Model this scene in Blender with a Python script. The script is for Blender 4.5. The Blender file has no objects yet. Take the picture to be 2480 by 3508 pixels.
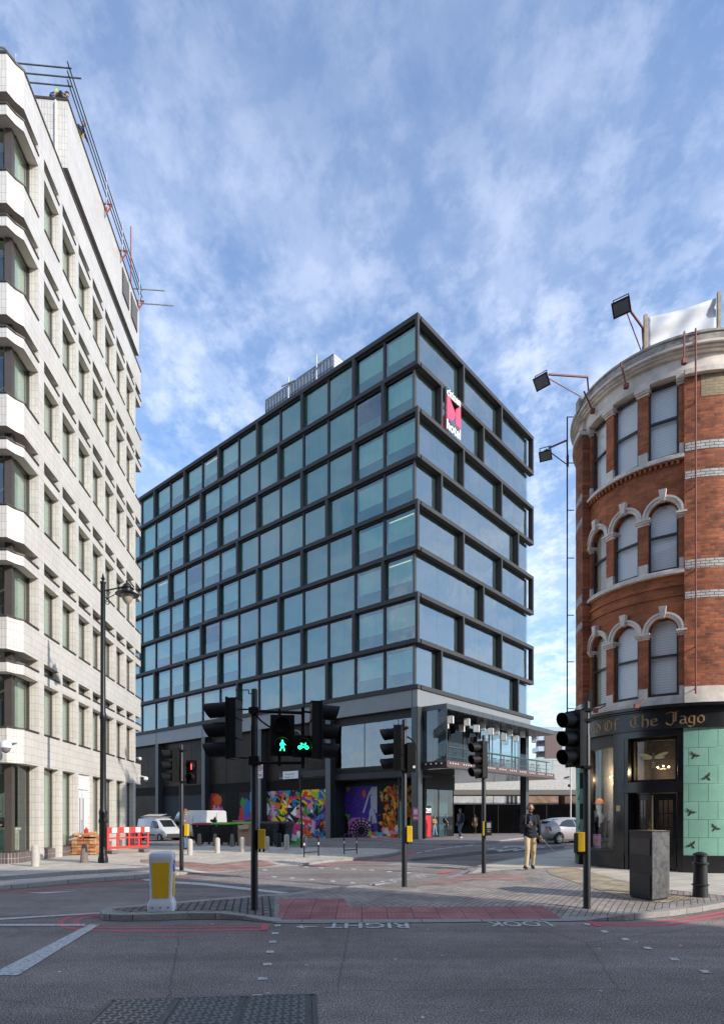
import bpy, bmesh, math, random
from mathutils import Matrix, Vector
R = math.radians; PI = math.pi
random.seed(7)
S = bpy.context.scene; C = S.collection
# ---------------------------------------------------------------- camera, sky, sun, exposure
F = 2073.0; HV = 2795.0; CH = 1.6          # photo focal length and horizon in pixels, eye height
cam = bpy.data.cameras.new('camera'); co = bpy.data.objects.new('camera', cam); C.objects.link(co)
co.location = (0, 0, CH); co.rotation_euler = (R(90), 0, 0)
cam.sensor_fit = 'HORIZONTAL'; cam.sensor_width = 36; cam.lens = F/2480*36; cam.shift_y = (HV-1754)/2480
cam.clip_start = .1; cam.clip_end = 3000; S.camera = co
SUN = Vector((.826*math.cos(R(26)), -.563*math.cos(R(26)), math.sin(R(26)))).normalized()
W = bpy.data.worlds.new('World'); S.world = W; W.use_nodes = True
nt = W.node_tree; N = nt.nodes; Lk = nt.links; bg = N['Background']
sky = N.new('ShaderNodeTexSky'); sky.sky_type = 'NISHITA'; sky.sun_disc = False
sky.sun_elevation = R(26); sky.sun_rotation = math.atan2(SUN.x, SUN.y); sky.air_density = 1.0; sky.dust_density = .6; sky.ozone_density = 2.5
tc = N.new('ShaderNodeTexCoord'); sx = N.new('ShaderNodeSeparateXYZ'); Lk.new(tc.outputs['Generated'], sx.inputs[0])
def wm(op, a, b=None, c=None):
    n = N.new('ShaderNodeMath'); n.operation = op
    for i, x in enumerate((a, b, c)):
        if x is None: continue
        if isinstance(x, (int, float)): n.inputs[i].default_value = x
        else: Lk.new(x, n.inputs[i])
    return n.outputs[0]
zz = wm('ADD', wm('MAXIMUM', sx.outputs[2], 0.0), .16)
cx = wm('DIVIDE', sx.outputs[0], zz); cy = wm('DIVIDE', sx.outputs[1], zz)
cb = N.new('ShaderNodeCombineXYZ'); Lk.new(cx, cb.inputs[0]); Lk.new(cy, cb.inputs[1])
def cloud(scale, det, rough, lo, hi, dist, sc=(1, 1, 1), rot=0, off=(0, 0, 0)):
    m = N.new('ShaderNodeMapping'); m.inputs['Scale'].default_value = sc; m.inputs['Rotation'].default_value = (0, 0, rot); m.inputs['Location'].default_value = off
    Lk.new(cb.outputs[0], m.inputs[0])
    n = N.new('ShaderNodeTexNoise'); n.inputs['Scale'].default_value = scale; n.inputs['Detail'].default_value = det; n.inputs['Roughness'].default_value = rough; n.inputs['Distortion'].default_value = dist
    Lk.new(m.outputs[0], n.inputs['Vector'])
    r = N.new('ShaderNodeMapRange'); r.interpolation_type = 'SMOOTHSTEP'; r.inputs[1].default_value = lo; r.inputs[2].default_value = hi
    Lk.new(n.outputs['Fac'], r.inputs[0]); return r.outputs[0]
big = cloud(.9, 4, .55, .30, .72, .3, off=(3.1, 1.3, 0))
fine = cloud(6.0, 12, .67, .41, .64, .12, sc=(1, .8, 1), rot=.5, off=(1.7, 4, 0))
dap = cloud(14, 8, .62, .44, .62, .1, sc=(1, .8, 1), rot=.3, off=(7, 2, 0))
veil = cloud(1.8, 5, .5, .3, .75, .15, sc=(1, .8, 1), rot=-.6)
fac = wm('MULTIPLY', wm('ADD', wm('MULTIPLY', fine, .42), wm('MULTIPLY', dap, .30)), wm('ADD', wm('MULTIPLY', big, .75), .25))
fac = wm('ADD', wm('ADD', wm('MULTIPLY', fac, .95), wm('MULTIPLY', veil, .20)), .06)
fac = wm('MULTIPLY', fac, wm('SUBTRACT', 1.12, wm('MULTIPLY', sx.outputs[2], .62)))
hz = wm('POWER', wm('SUBTRACT', 1.0, wm('MINIMUM', wm('MAXIMUM', sx.outputs[2], 0.0), 1.0)), 5.0)
fac = wm('MINIMUM', wm('ADD', fac, wm('MULTIPLY', hz, .30)), .93)
mx = N.new('ShaderNodeMix'); mx.data_type = 'RGBA'; Lk.new(fac, mx.inputs[0])
st_ = N.new('ShaderNodeMix'); st_.data_type = 'RGBA'; st_.blend_type = 'MULTIPLY'; st_.inputs[0].default_value = 1; Lk.new(sky.outputs[0], st_.inputs[6]); st_.inputs[7].default_value = (.72, .88, .96, 1); Lk.new(st_.outputs[2], mx.inputs[6]); mx.inputs[7].default_value = (5.0, 5.1, 5.5, 1)
tint = N.new('ShaderNodeMix'); tint.data_type = 'RGBA'; tint.blend_type = 'MULTIPLY'; tint.inputs[0].default_value = 1
Lk.new(mx.outputs[2], tint.inputs[6]); tint.inputs[7].default_value = (.95, .97, 1.02, 1)
Lk.new(tint.outputs[2], bg.inputs[0]); bg.inputs[1].default_value = .15
sl = bpy.data.lights.new('sun', 'SUN'); so = bpy.data.objects.new('sun', sl); C.objects.link(so)
sl.energy = 2.5; sl.angle = R(.5); sl.color = (1, .93, .84); so.rotation_euler = SUN.to_track_quat('Z', 'Y').to_euler()
vs = S.view_settings; vs.view_transform = 'Standard'; vs.look = 'None'; vs.exposure = .96; vs.gamma = 1
S.cycles.max_bounces = 8; S.cycles.transparent_max_bounces = 16; S.cycles.caustics_reflective = False; S.cycles.caustics_refractive = False
# ---------------------------------------------------------------- from photo rays to places
def D(u, v): return Vector(((u-1240)/F, 1, (HV-v)/F))
def G(u, v, z=0.0): t = (z-CH)/D(u, v).z; return Vector((0, 0, CH))+D(u, v)*t
def atY(u, v, Y): return Vector((0, 0, CH))+D(u, v)*Y
def RP(u, v, P, n):
    o = Vector((0, 0, CH)); d = D(u, v); n = Vector(n); return o+d*((Vector(P)-o).dot(n)/d.dot(n))
HC = Vector((3.59, 39, 0)); HR = Vector((.654, .7565, 0)); HL = Vector((-.7565, .654, 0))
def H(x, y):
    t = (x-HC.x)*HL.x+(y-HC.y)*HL.y; return -.02*min(max(0, t), 70)
def GH(u, v, dz=0.0):
    z = dz
    for _ in range(8):
        p = G(u, v, z); z = H(p.x, p.y)+dz
    return p
# ---------------------------------------------------------------- materials
MATS = {}
def nm(name):
    m = bpy.data.materials.new(name); m.use_nodes = True; return m, m.node_tree.nodes, m.node_tree.links, m.node_tree.nodes['Principled BSDF']
def mat(name, col, rough=.6, metal=0, var=.12, scale=6, bump=.0, bscale=40, spec=.5, emit=None, es=1, dirt=0, stretch=None):
    if name in MATS: return MATS[name]
    m, n, l, b = nm(name); MATS[name] = m
    b.inputs['Roughness'].default_value = rough; b.inputs['Metallic'].default_value = metal; b.inputs['Specular IOR Level'].default_value = spec
    t = n.new('ShaderNodeTexCoord'); src = t.outputs['Object']
    if stretch:
        mp = n.new('ShaderNodeMapping'); mp.inputs['Scale'].default_value = stretch; l.new(src, mp.inputs[0]); src = mp.outputs[0]
    no = n.new('ShaderNodeTexNoise'); no.inputs['Scale'].default_value = scale; no.inputs['Detail'].default_value = 6; no.inputs['Roughness'].default_value = .65; l.new(src, no.inputs['Vector'])
    cr = n.new('ShaderNodeValToRGB'); cr.color_ramp.elements[0].position = .3; cr.color_ramp.elements[1].position = .7
    cr.color_ramp.elements[0].color = [c*(1-var) for c in col]+[1]; cr.color_ramp.elements[1].color = [min(1, c*(1+var)) for c in col]+[1]
    l.new(no.outputs['Fac'], cr.inputs[0]); l.new(cr.outputs[0], b.inputs['Base Color'])
    if bump:
        n2 = n.new('ShaderNodeTexNoise'); n2.inputs['Scale'].default_value = bscale; n2.inputs['Detail'].default_value = 4; l.new(t.outputs['Object'], n2.inputs['Vector'])
        bp = n.new('ShaderNodeBump'); bp.inputs['Strength'].default_value = bump; bp.inputs['Distance'].default_value = .02; l.new(n2.outputs['Fac'], bp.inputs['Height']); l.new(bp.outputs[0], b.inputs['Normal'])
    if emit: b.inputs['Emission Color'].default_value = list(emit)+[1]; b.inputs['Emission Strength'].default_value = es
    return m
def brickmat(name, c1, c2, mortar, bw, bh, ms, rough=.7, offset=.5, var=.3, vs_=2.0, bump=.4, tint2=None, spec=.4, rot=0, patch=None, bias=0):
    if name in MATS: return MATS[name]
    m, n, l, b = nm(name); MATS[name] = m
    b.inputs['Roughness'].default_value = rough; b.inputs['Specular IOR Level'].default_value = spec
    t = n.new('ShaderNodeUVMap'); mp = n.new('ShaderNodeMapping'); mp.inputs['Rotation'].default_value = (0, 0, rot); l.new(t.outputs[0], mp.inputs[0])
    br = n.new('ShaderNodeTexBrick'); br.offset = offset; br.inputs['Scale'].default_value = 1; br.inputs['Brick Width'].default_value = bw; br.inputs['Row Height'].default_value = bh
    br.inputs['Mortar Size'].default_value = ms; br.inputs['Mortar Smooth'].default_value = .2; br.inputs['Color1'].default_value = list(c1)+[1]; br.inputs['Color2'].default_value = list(c2)+[1]; br.inputs['Mortar'].default_value = list(mortar)+[1]; br.inputs['Bias'].default_value = bias
    l.new(mp.outputs[0], br.inputs['Vector'])
    no = n.new('ShaderNodeTexNoise'); no.inputs['Scale'].default_value = vs_; no.inputs['Detail'].default_value = 7; no.inputs['Roughness'].default_value = .7; l.new(mp.outputs[0], no.inputs['Vector'])
    mr = n.new('ShaderNodeMapRange'); mr.inputs[1].default_value = .3; mr.inputs[2].default_value = .7; mr.inputs[3].default_value = 1-var; mr.inputs[4].default_value = 1+var*.6; l.new(no.outputs['Fac'], mr.inputs[0])
    mu = n.new('ShaderNodeVectorMath'); mu.operation = 'SCALE'; l.new(br.outputs['Color'], mu.inputs[0]); l.new(mr.outputs[0], mu.inputs['Scale']); l.new(mu.outputs[0], b.inputs['Base Color'])
    if bump:
        bp = n.new('ShaderNodeBump'); bp.invert = True; bp.inputs['Strength'].default_value = bump; bp.inputs['Distance'].default_value = .01; l.new(br.outputs['Fac'], bp.inputs['Height']); l.new(bp.outputs[0], b.inputs['Normal'])
    return m
def glass(name, tint, refl, rough=.0, edge=1.5, warp=0):
    if name in MATS: return MATS[name]
    m, n, l, b = nm(name); MATS[name] = m; n.remove(b)
    tr = n.new('ShaderNodeBsdfTransparent'); tr.inputs[0].default_value = list(tint)+[1]
    gl = n.new('ShaderNodeBsdfGlossy'); gl.inputs['Roughness'].default_value = rough; gl.inputs[0].default_value = (.92, .96, 1, 1)
    if warp:
        t = n.new('ShaderNodeTexCoord'); q = n.new('ShaderNodeTexNoise'); q.inputs['Scale'].default_value = .55; q.inputs['Detail'].default_value = 2; l.new(t.outputs['Object'], q.inputs['Vector']); bp = n.new('ShaderNodeBump'); bp.inputs['Strength'].default_value = 1; bp.inputs['Distance'].default_value = warp; l.new(q.outputs[0], bp.inputs['Height']); l.new(bp.outputs[0], gl.inputs['Normal'])
    fr = n.new('ShaderNodeFresnel'); fr.inputs[0].default_value = edge
    ad = n.new('ShaderNodeMath'); ad.operation = 'ADD'; ad.use_clamp = True; ad.inputs[1].default_value = refl; l.new(fr.outputs[0], ad.inputs[0])
    ge = n.new('ShaderNodeNewGeometry'); sb = n.new('ShaderNodeMath'); sb.operation = 'SUBTRACT'; sb.inputs[0].default_value = 1; l.new(ge.outputs['Backfacing'], sb.inputs[1]); mq_ = n.new('ShaderNodeMath'); mq_.operation = 'MULTIPLY'; l.new(ad.outputs[0], mq_.inputs[0]); l.new(sb.outputs[0], mq_.inputs[1]); ad = mq_
    mi = n.new('ShaderNodeMixShader'); l.new(ad.outputs[0], mi.inputs[0]); l.new(tr.outputs[0], mi.inputs[1]); l.new(gl.outputs[0], mi.inputs[2])
    l.new(mi.outputs[0], n['Material Output'].inputs[0]); return m
# ---------------------------------------------------------------- mesh building
class MB:
    def __init__(s): s.v = []; s.f = []; s.m = []; s.cur = 0
    def add(s, vs, fs):
        k = len(s.v); s.v += [tuple(p) for p in vs]
        for f in fs: s.f.append(tuple(i+k for i in f)); s.m.append(s.cur)
        return s
    def box(s, x0, x1, y0, y1, z0, z1):
        return s.add([(x, y, z) for z in (z0, z1) for y in (y0, y1) for x in (x0, x1)], [(0, 2, 3, 1), (4, 5, 7, 6), (0, 1, 5, 4), (2, 6, 7, 3), (0, 4, 6, 2), (1, 3, 7, 5)])
    def obox(s, c, ax, ay, az):
        c, ax, ay, az = map(Vector, (c, ax, ay, az))
        return s.add([c+ax*i+ay*j+az*k for k in (-1, 1) for j in (-1, 1) for i in (-1, 1)], [(0, 2, 3, 1), (4, 5, 7, 6), (0, 1, 5, 4), (2, 6, 7, 3), (0, 4, 6, 2), (1, 3, 7, 5)])
    def bar(s, p, q, w, h=None, up=(0, 0, 1)):
        h = h or w; p, q = Vector(p), Vector(q); d = q-p; dn = d.normalized(); up = Vector(up)
        if abs(dn.dot(up)) > .97: up = Vector((0, 1, 0))
        sd = dn.cross(up).normalized(); u2 = sd.cross(dn)
        return s.obox((p+q)/2, d/2, sd*w/2, u2*h/2)
    def cyl(s, p, q, r, r2=None, n=12, caps=True):
        r2 = r if r2 is None else r2; p, q = Vector(p), Vector(q); d = (q-p).normalized(); a = Vector((0, 0, 1)) if abs(d.z) < .9 else Vector((1, 0, 0))
        e = d.cross(a).normalized(); g = d.cross(e)
        vs = [c+(e*math.cos(2*PI*i/n)+g*math.sin(2*PI*i/n))*rr for c, rr in ((p, r), (q, r2)) for i in range(n)]
        fs = [(i, n+i, n+(i+1) % n, (i+1) % n) for i in range(n)]
        if caps: fs += [tuple(range(n)), tuple(range(2*n-1, n-1, -1))]
        return s.add(vs, fs)
    def tube(s, pts, r, n=8):
        for a, b in zip(pts, pts[1:]): s.cyl(a, b, r, r, n)
        for p in pts[1:-1]: s.ball(p, r, n, 4)
        return s
    def lathe(s, c, prof, n=20, axis=None):
        c = Vector(c); M = Matrix.Identity(3) if axis is None else Vector(axis).to_track_quat('Z', 'Y').to_matrix()
        vs = [c+M@Vector((r*math.cos(2*PI*i/n), r*math.sin(2*PI*i/n), z)) for r, z in prof for i in range(n)]
        fs = [(j*n+i, j*n+(i+1) % n, (j+1)*n+(i+1) % n, (j+1)*n+i) for j in range(len(prof)-1) for i in range(n)]
        fs += [tuple(range(n))[::-1], tuple(range((len(prof)-1)*n, len(prof)*n))]
        return s.add(vs, fs)
    def ball(s, c, r, n=12, k=8, sc=(1, 1, 1)):
        c = Vector(c); pr = [(math.sin(PI*(j+.001)/(k+.002)), -math.cos(PI*(j+.001)/(k+.002))) for j in range(k+1)]
        vs = [c+Vector((sc[0]*r*a*math.cos(2*PI*i/n), sc[1]*r*a*math.sin(2*PI*i/n), sc[2]*r*b)) for a, b in pr for i in range(n)]
        return s.add(vs, [(j*n+i, j*n+(i+1) % n, (j+1)*n+(i+1) % n, (j+1)*n+i) for j in range(k) for i in range(n)])
    def prism(s, poly, z0, z1):
        n = len(poly); A = sum(poly[i][0]*poly[(i+1) % n][1]-poly[(i+1) % n][0]*poly[i][1] for i in range(n))
        if A < 0: poly = poly[::-1]
        vs = [(p[0], p[1], z0) for p in poly]+[(p[0], p[1], z1) for p in poly]
        return s.add(vs, [tuple(range(n))[::-1], tuple(range(n, 2*n))]+[(i, (i+1) % n, n+(i+1) % n, n+i) for i in range(n)])
    def slab(s, poly3, th):       # polygon in space thickened along -normal
        P = [Vector(p) for p in poly3]; n = len(P); nn = (P[1]-P[0]).cross(P[2]-P[1]).normalized(); Q = [p-nn*th for p in P]
        return s.add(P+Q, [tuple(range(n)), tuple(range(2*n-1, n-1, -1))]+[(n+i, n+(i+1) % n, (i+1) % n, i) for i in range(n)])
    def arc(s, a0, a1, r0, r1, z0, z1, n=None):    # curved wall block, angles in degrees
        n = n or max(1, int(abs(a1-a0)/3)); k = len(s.v); vs = []
        for i in range(n+1):
            a = R(a0+(a1-a0)*i/n)
            for r, z in ((r0, z0), (r1, z0), (r1, z1), (r0, z1)): vs.append((r*math.cos(a), r*math.sin(a), z))
        fs = [(0, 3, 2, 1), (4*n, 4*n+1, 4*n+2, 4*n+3)] if a1 > a0 else [(0, 1, 2, 3)]
        for i in range(n):
            for j in range(4): fs.append((4*i+j, 4*i+(j+1) % 4, 4*i+4+(j+1) % 4, 4*i+4+j))
        return s.add(vs, fs)
    def mesh(s, name, uvf=None):
        me = bpy.data.meshes.new(name); me.from_pydata(s.v, [], s.f)
        uv = me.uv_layers.new(name='UVMap'); me.update(); vv = me.vertices
        for i, p in enumerate(me.polygons):
            p.material_index = s.m[i]; nn = p.normal
            for li in p.loop_indices:
                c = vv[me.loops[li].vertex_index].co
                if uvf: w = uvf(c, nn)
                elif abs(nn.z) > .7: w = (c.x, c.y)
                else:
                    k = math.hypot(nn.x, nn.y) or 1; w = ((-nn.y*c.x+nn.x*c.y)/k, c.z)
                uv.data[li].uv = w
        return me
    def build(s, name, m, parent=None, loc=None, smooth=False, uvf=None, bevel=0, recalc=True):
        me = s.mesh(name, uvf)
        for x in (m if isinstance(m, (list, tuple)) else [m]): me.materials.append(x)
        if recalc:
            b = bmesh.new(); b.from_mesh(me); bmesh.ops.recalc_face_normals(b, faces=b.faces); b.to_mesh(me); b.free()
        if parent is not None and parent.name.startswith('brick_building'): smooth = True
        if smooth: me.shade_smooth(); me.set_sharp_from_angle(angle=R(35))
        o = bpy.data.objects.new(name, me); C.objects.link(o)
        if parent: o.parent = parent
        if loc is not None: o.location = loc
        if bevel:
            bv = o.modifiers.new('bevel', 'BEVEL'); bv.width = bevel; bv.segments = 2; bv.limit_method = 'ANGLE'; bv.angle_limit = R(40)
        return o
def tag(o, label, cat, group=None):
    o['label'] = label; o['category'] = cat
    if group: o['group'] = group
    return o
def thing(name, label, cat, loc=(0, 0, 0), rz=0, group=None):
    o = bpy.data.objects.new(name, None); C.objects.link(o); o.location = loc; o.rotation_euler = (0, 0, rz); o.empty_display_size = .2
    return tag(o, label, cat, group)
def struct(o): o['kind'] = 'structure'; return o
def kids(o): return [c for c in bpy.data.objects if c.parent == o]
def copy_tree(o, loc=None, rz=None, label=None, parent=None):
    c = o.copy(); C.objects.link(c); c.parent = parent
    if loc is not None: c.location = loc
    if rz is not None: c.rotation_euler[2] = rz
    if label: c['label'] = label
    for k in kids(o): copy_tree(k, parent=c)
    return c
def textmesh(txt, size=1, ext=.01, bold=0, align='CENTER', xs=1, rot180=False):
    cu = bpy.data.curves.new('lettering', 'FONT'); cu.body = txt; cu.size = size; cu.extrude = ext; cu.offset = bold; cu.align_x = align; cu.align_y = 'CENTER'; cu.resolution_u = 3
    o = bpy.data.objects.new('lettering', cu); C.objects.link(o); dg = bpy.context.evaluated_depsgraph_get()
    me = bpy.data.meshes.new_from_object(o.evaluated_get(dg)); vs = [(v.co.x*xs, v.co.y, v.co.z) for v in me.vertices]; fs = [tuple(p.vertices) for p in me.polygons]
    bpy.data.objects.remove(o); bpy.data.curves.remove(cu); bpy.data.meshes.remove(me)
    if rot180: vs = [(-a, -b, c) for a, b, c in vs]
    return vs, fs
def placed(vs, o, ex, ey, ez=None):
    o, ex, ey = Vector(o), Vector(ex), Vector(ey); ez = Vector(ez) if ez else ex.cross(ey).normalized()
    return [o+ex*a+ey*b+ez*c for a, b, c in vs]
# common materials
black = mat('black_paint', (.012, .012, .013), .42, var=.3, scale=9, spec=.4)
blackm = mat('matt_black', (.009, .009, .01), .75, var=.3)
steel = mat('galvanised_steel', (.34, .35, .36), .45, metal=.7, var=.2)
whitep = mat('white_paint', (.72, .72, .70), .5, var=.05)
granite = mat('granite_kerb', (.27, .26, .25), .8, var=.28, scale=30, bump=.3, bscale=90)
concrete = mat('pale_concrete', (.50, .48, .44), .85, var=.16, scale=3, bump=.2)
yellowp = mat('yellow_plastic', (.72, .44, .012), .45, var=.1)
# ================================================================= GROUND
def asphalt(name, base, rough=.88, agg=1.0):
    m, n, l, b = nm(name); MATS[name] = m; t = n.new('ShaderNodeTexCoord')
    def noise(sc, d=6, ro=.65):
        q = n.new('ShaderNodeTexNoise'); q.inputs['Scale'].default_value = sc; q.inputs['Detail'].default_value = d; q.inputs['Roughness'].default_value = ro; l.new(t.outputs['Object'], q.inputs['Vector']); return q.outputs['Fac']
    def ramp(x, stops):
        r = n.new('ShaderNodeValToRGB'); l.new(x, r.inputs[0]); e = r.color_ramp.elements
        e[0].position, e[1].position = stops[0][0], stops[-1][0]; e[0].color = list(stops[0][1])+[1]; e[1].color = list(stops[-1][1])+[1]
        for p, c in stops[1:-1]: q = e.new(p); q.color = list(c)+[1]
        return r.outputs[0]
    def mul(a, c):
        x = n.new('ShaderNodeMix'); x.data_type = 'RGBA'; x.blend_type = 'MULTIPLY'; x.inputs[0].default_value = 1; l.new(a, x.inputs[6]); l.new(c, x.inputs[7]); return x.outputs[2]
    g = lambda k: tuple(c*k for c in base)
    c1 = ramp(noise(.35, 5), [(.3, g(.74)), (.7, g(1.24))])
    c2 = ramp(noise(70, 3, .8), [(.36, (.22,)*3), (.5, (.9,)*3), (.62, (3.0*agg,)*3)])
    c3 = ramp(noise(4, 8), [(.3, (.86,)*3), (.7, (1.12,)*3)])
    mp = n.new('ShaderNodeMapping'); mp.inputs['Scale'].default_value = (.05, .8, 1); mp.inputs['Rotation'].default_value = (0, 0, R(-4)); l.new(t.outputs['Object'], mp.inputs[0]); tq = n.new('ShaderNodeTexNoise'); tq.inputs['Scale'].default_value = 1.6; tq.inputs['Detail'].default_value = 5; l.new(mp.outputs[0], tq.inputs['Vector']); c3 = mul(c3, ramp(tq.outputs['Fac'], [(.34, (.76,)*3), (.66, (1.2,)*3)]))
    vc = n.new('ShaderNodeTexVoronoi'); vc.feature = 'DISTANCE_TO_EDGE'; vc.inputs['Scale'].default_value = .33; wv = n.new('ShaderNodeMix'); wv.data_type = 'RGBA'; wv.inputs[0].default_value = .06; wn = n.new('ShaderNodeTexNoise'); wn.inputs['Scale'].default_value = 5; wn.inputs['Detail'].default_value = 6; l.new(t.outputs['Object'], wn.inputs['Vector']); l.new(t.outputs['Object'], wv.inputs[6]); l.new(wn.outputs['Color'], wv.inputs[7]); l.new(wv.outputs[2], vc.inputs['Vector']); c3 = mul(c3, ramp(vc.outputs['Distance'], [(0, (.62,)*3), (.0022, (.62,)*3), (.004, (1,)*3), (1, (1,)*3)]))
    vo = n.new('ShaderNodeTexVoronoi'); vo.inputs['Scale'].default_value = 2.3; l.new(t.outputs['Object'], vo.inputs['Vector'])
    sp = ramp(vo.outputs['Distance'], [(0, (3.6,)*3), (.035, (3.2,)*3), (.05, (1,)*3), (1, (1,)*3)])
    l.new(mul(mul(mul(c1, c2), c3), sp), b.inputs['Base Color']); b.inputs['Roughness'].default_value = rough; b.inputs['Specular IOR Level'].default_value = .35
    bp = n.new('ShaderNodeBump'); bp.inputs['Strength'].default_value = .55; bp.inputs['Distance'].default_value = .012; l.new(noise(70, 3, .8), bp.inputs['Height']); l.new(bp.outputs[0], b.inputs['Normal'])
    return m
M_ROAD = asphalt('asphalt', (.200, .165, .143))
M_SUNLIT = asphalt('sunlit_band_asphalt', (.24, .22, .20)); M_DARKP = asphalt('dark_band_asphalt', (.075, .068, .066))
xs = sorted(set([-900, -400, -200, -110]+list(range(-80, 84, 4))+[110, 200, 400, 900])); ys = sorted(set([-600, -200, -80]+list(range(-40, 132, 4))+[200, 400, 1200]))
g = MB(); g.add([(x, y, H(x, y)) for y in ys for x in xs], [(j*len(xs)+i, j*len(xs)+i+1, (j+1)*len(xs)+i+1, (j+1)*len(xs)+i) for j in range(len(ys)-1) for i in range(len(xs)-1)])
struct(g.build('road', M_ROAD))
def inset(P, ws):
    n = len(P); out = []
    for i in range(n):
        a, b, c = [Vector(P[(i+k) % n][:2]) for k in (-1, 0, 1)]; d1 = (b-a).normalized(); d2 = (c-b).normalized(); n1 = Vector((-d1.y, d1.x)); n2 = Vector((-d2.y, d2.x))
        m = (n1+n2); m = m.normalized() if m.length > 1e-4 else n1; k = max(.5, m.dot(n1)); out.append(b+m*ws[i]/k)
    return out
SEG = [(G(960, 3163, .015), G(2000, 3156, .015)), (G(1310, 3036, .03), G(1590, 2992, .03)), (G(680, 2992, .02), G(985, 2968, .02))]
def PH(x, y):       # pavement height, ramping down at the dropped kerbs
    p = Vector((x, y, 0)); m = 9
    for s0, s1 in SEG:
        s0 = Vector((s0.x, s0.y, 0)); d = Vector((s1.x, s1.y, 0))-s0; t = max(0, min(1, (p-s0).dot(d)/d.dot(d))); m = min(m, (p-s0-d*t).length)
    k = min(1, m/1.3); return .018+.082*k*k*(3-2*k)+H(x, y)
def PG(u, v, dz=0.0):
    z = PZ
    for _ in range(10): p = G(u, v, z+dz); z = PH(p.x, p.y)
    return Vector((p.x, p.y, z))
def surf(name, P2, m, dz, step=.35):
    s = MB(); s.add([(p[0], p[1], 0) for p in P2], [tuple(range(len(P2)))]); me = s.mesh(name); b = bmesh.new(); b.from_mesh(me)
    bmesh.ops.triangulate(b, faces=b.faces, ngon_method='EAR_CLIP')
    for ax, lo_, hi_ in ((0, -8, 9), (1, 7.8, 22)):
        k = lo_
        while k < hi_:
            bmesh.ops.bisect_plane(b, geom=b.verts[:]+b.edges[:]+b.faces[:], plane_co=(k, 0, 0) if ax == 0 else (0, k, 0), plane_no=(1, 0, 0) if ax == 0 else (0, 1, 0)); k += step
    for v_ in b.verts: v_.co.z = PH(v_.co.x, v_.co.y)+dz
    uv = b.loops.layers.uv.active or b.loops.layers.uv.new('UVMap')
    for f in b.faces:
        f.normal_update()
        if f.normal.z < 0: f.normal_flip()
        for lp in f.loops: lp[uv].uv = lp.vert.co.xy
    b.to_mesh(me); b.free(); me.materials.append(m); o = bpy.data.objects.new(name, me); C.objects.link(o); return struct(o)
def pavement(name, P, zt, m, kerbname):    # P: (x, y, ztop_of_kerb, kerb width) anticlockwise
    n = len(P); I = inset(P, [p[3] for p in P])
    k = MB(); vs = []
    for p, q in zip(P, I): vs += [(p[0], p[1], -.1+H(p[0], p[1])), (p[0], p[1], p[2]), (q.x, q.y, PH(q.x, q.y))]
    fs = []
    for i in range(n):
        j = (i+1) % n; fs += [(3*i, 3*j, 3*j+1, 3*i+1), (3*i+1, 3*j+1, 3*j+2, 3*i+2)]
    k.add(vs, fs); ko = struct(k.build(kerbname, m_kerb))
    return surf(name, [(q.x, q.y) for q in I], m, 0)
m_kerb = brickmat('kerb_stone', (.38, .35, .32), (.30, .28, .26), (.06, .06, .06), .9, 3, .008, var=.3, vs_=20, bump=.3)
m_block = brickmat('block_paving', (.42, .355, .305), (.31, .265, .23), (.05, .046, .042), .21, .105, .007, var=.42, vs_=1.2, rot=R(-62), bump=.5)
m_setts = brickmat('stone_setts', (.23, .21, .19), (.165, .15, .138), (.035, .033, .03), .2, .12, .016, var=.4, vs_=4, rot=R(80), bump=.9, rough=.65)
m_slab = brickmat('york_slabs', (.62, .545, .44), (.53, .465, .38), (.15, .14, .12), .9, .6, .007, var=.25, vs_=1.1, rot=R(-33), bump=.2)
m_slab2 = brickmat('york_slabs_shade', (.60, .53, .44), (.51, .45, .38), (.13, .125, .12), .85, .6, .007, var=.25, vs_=1.1, rot=R(-4), bump=.2)
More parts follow.
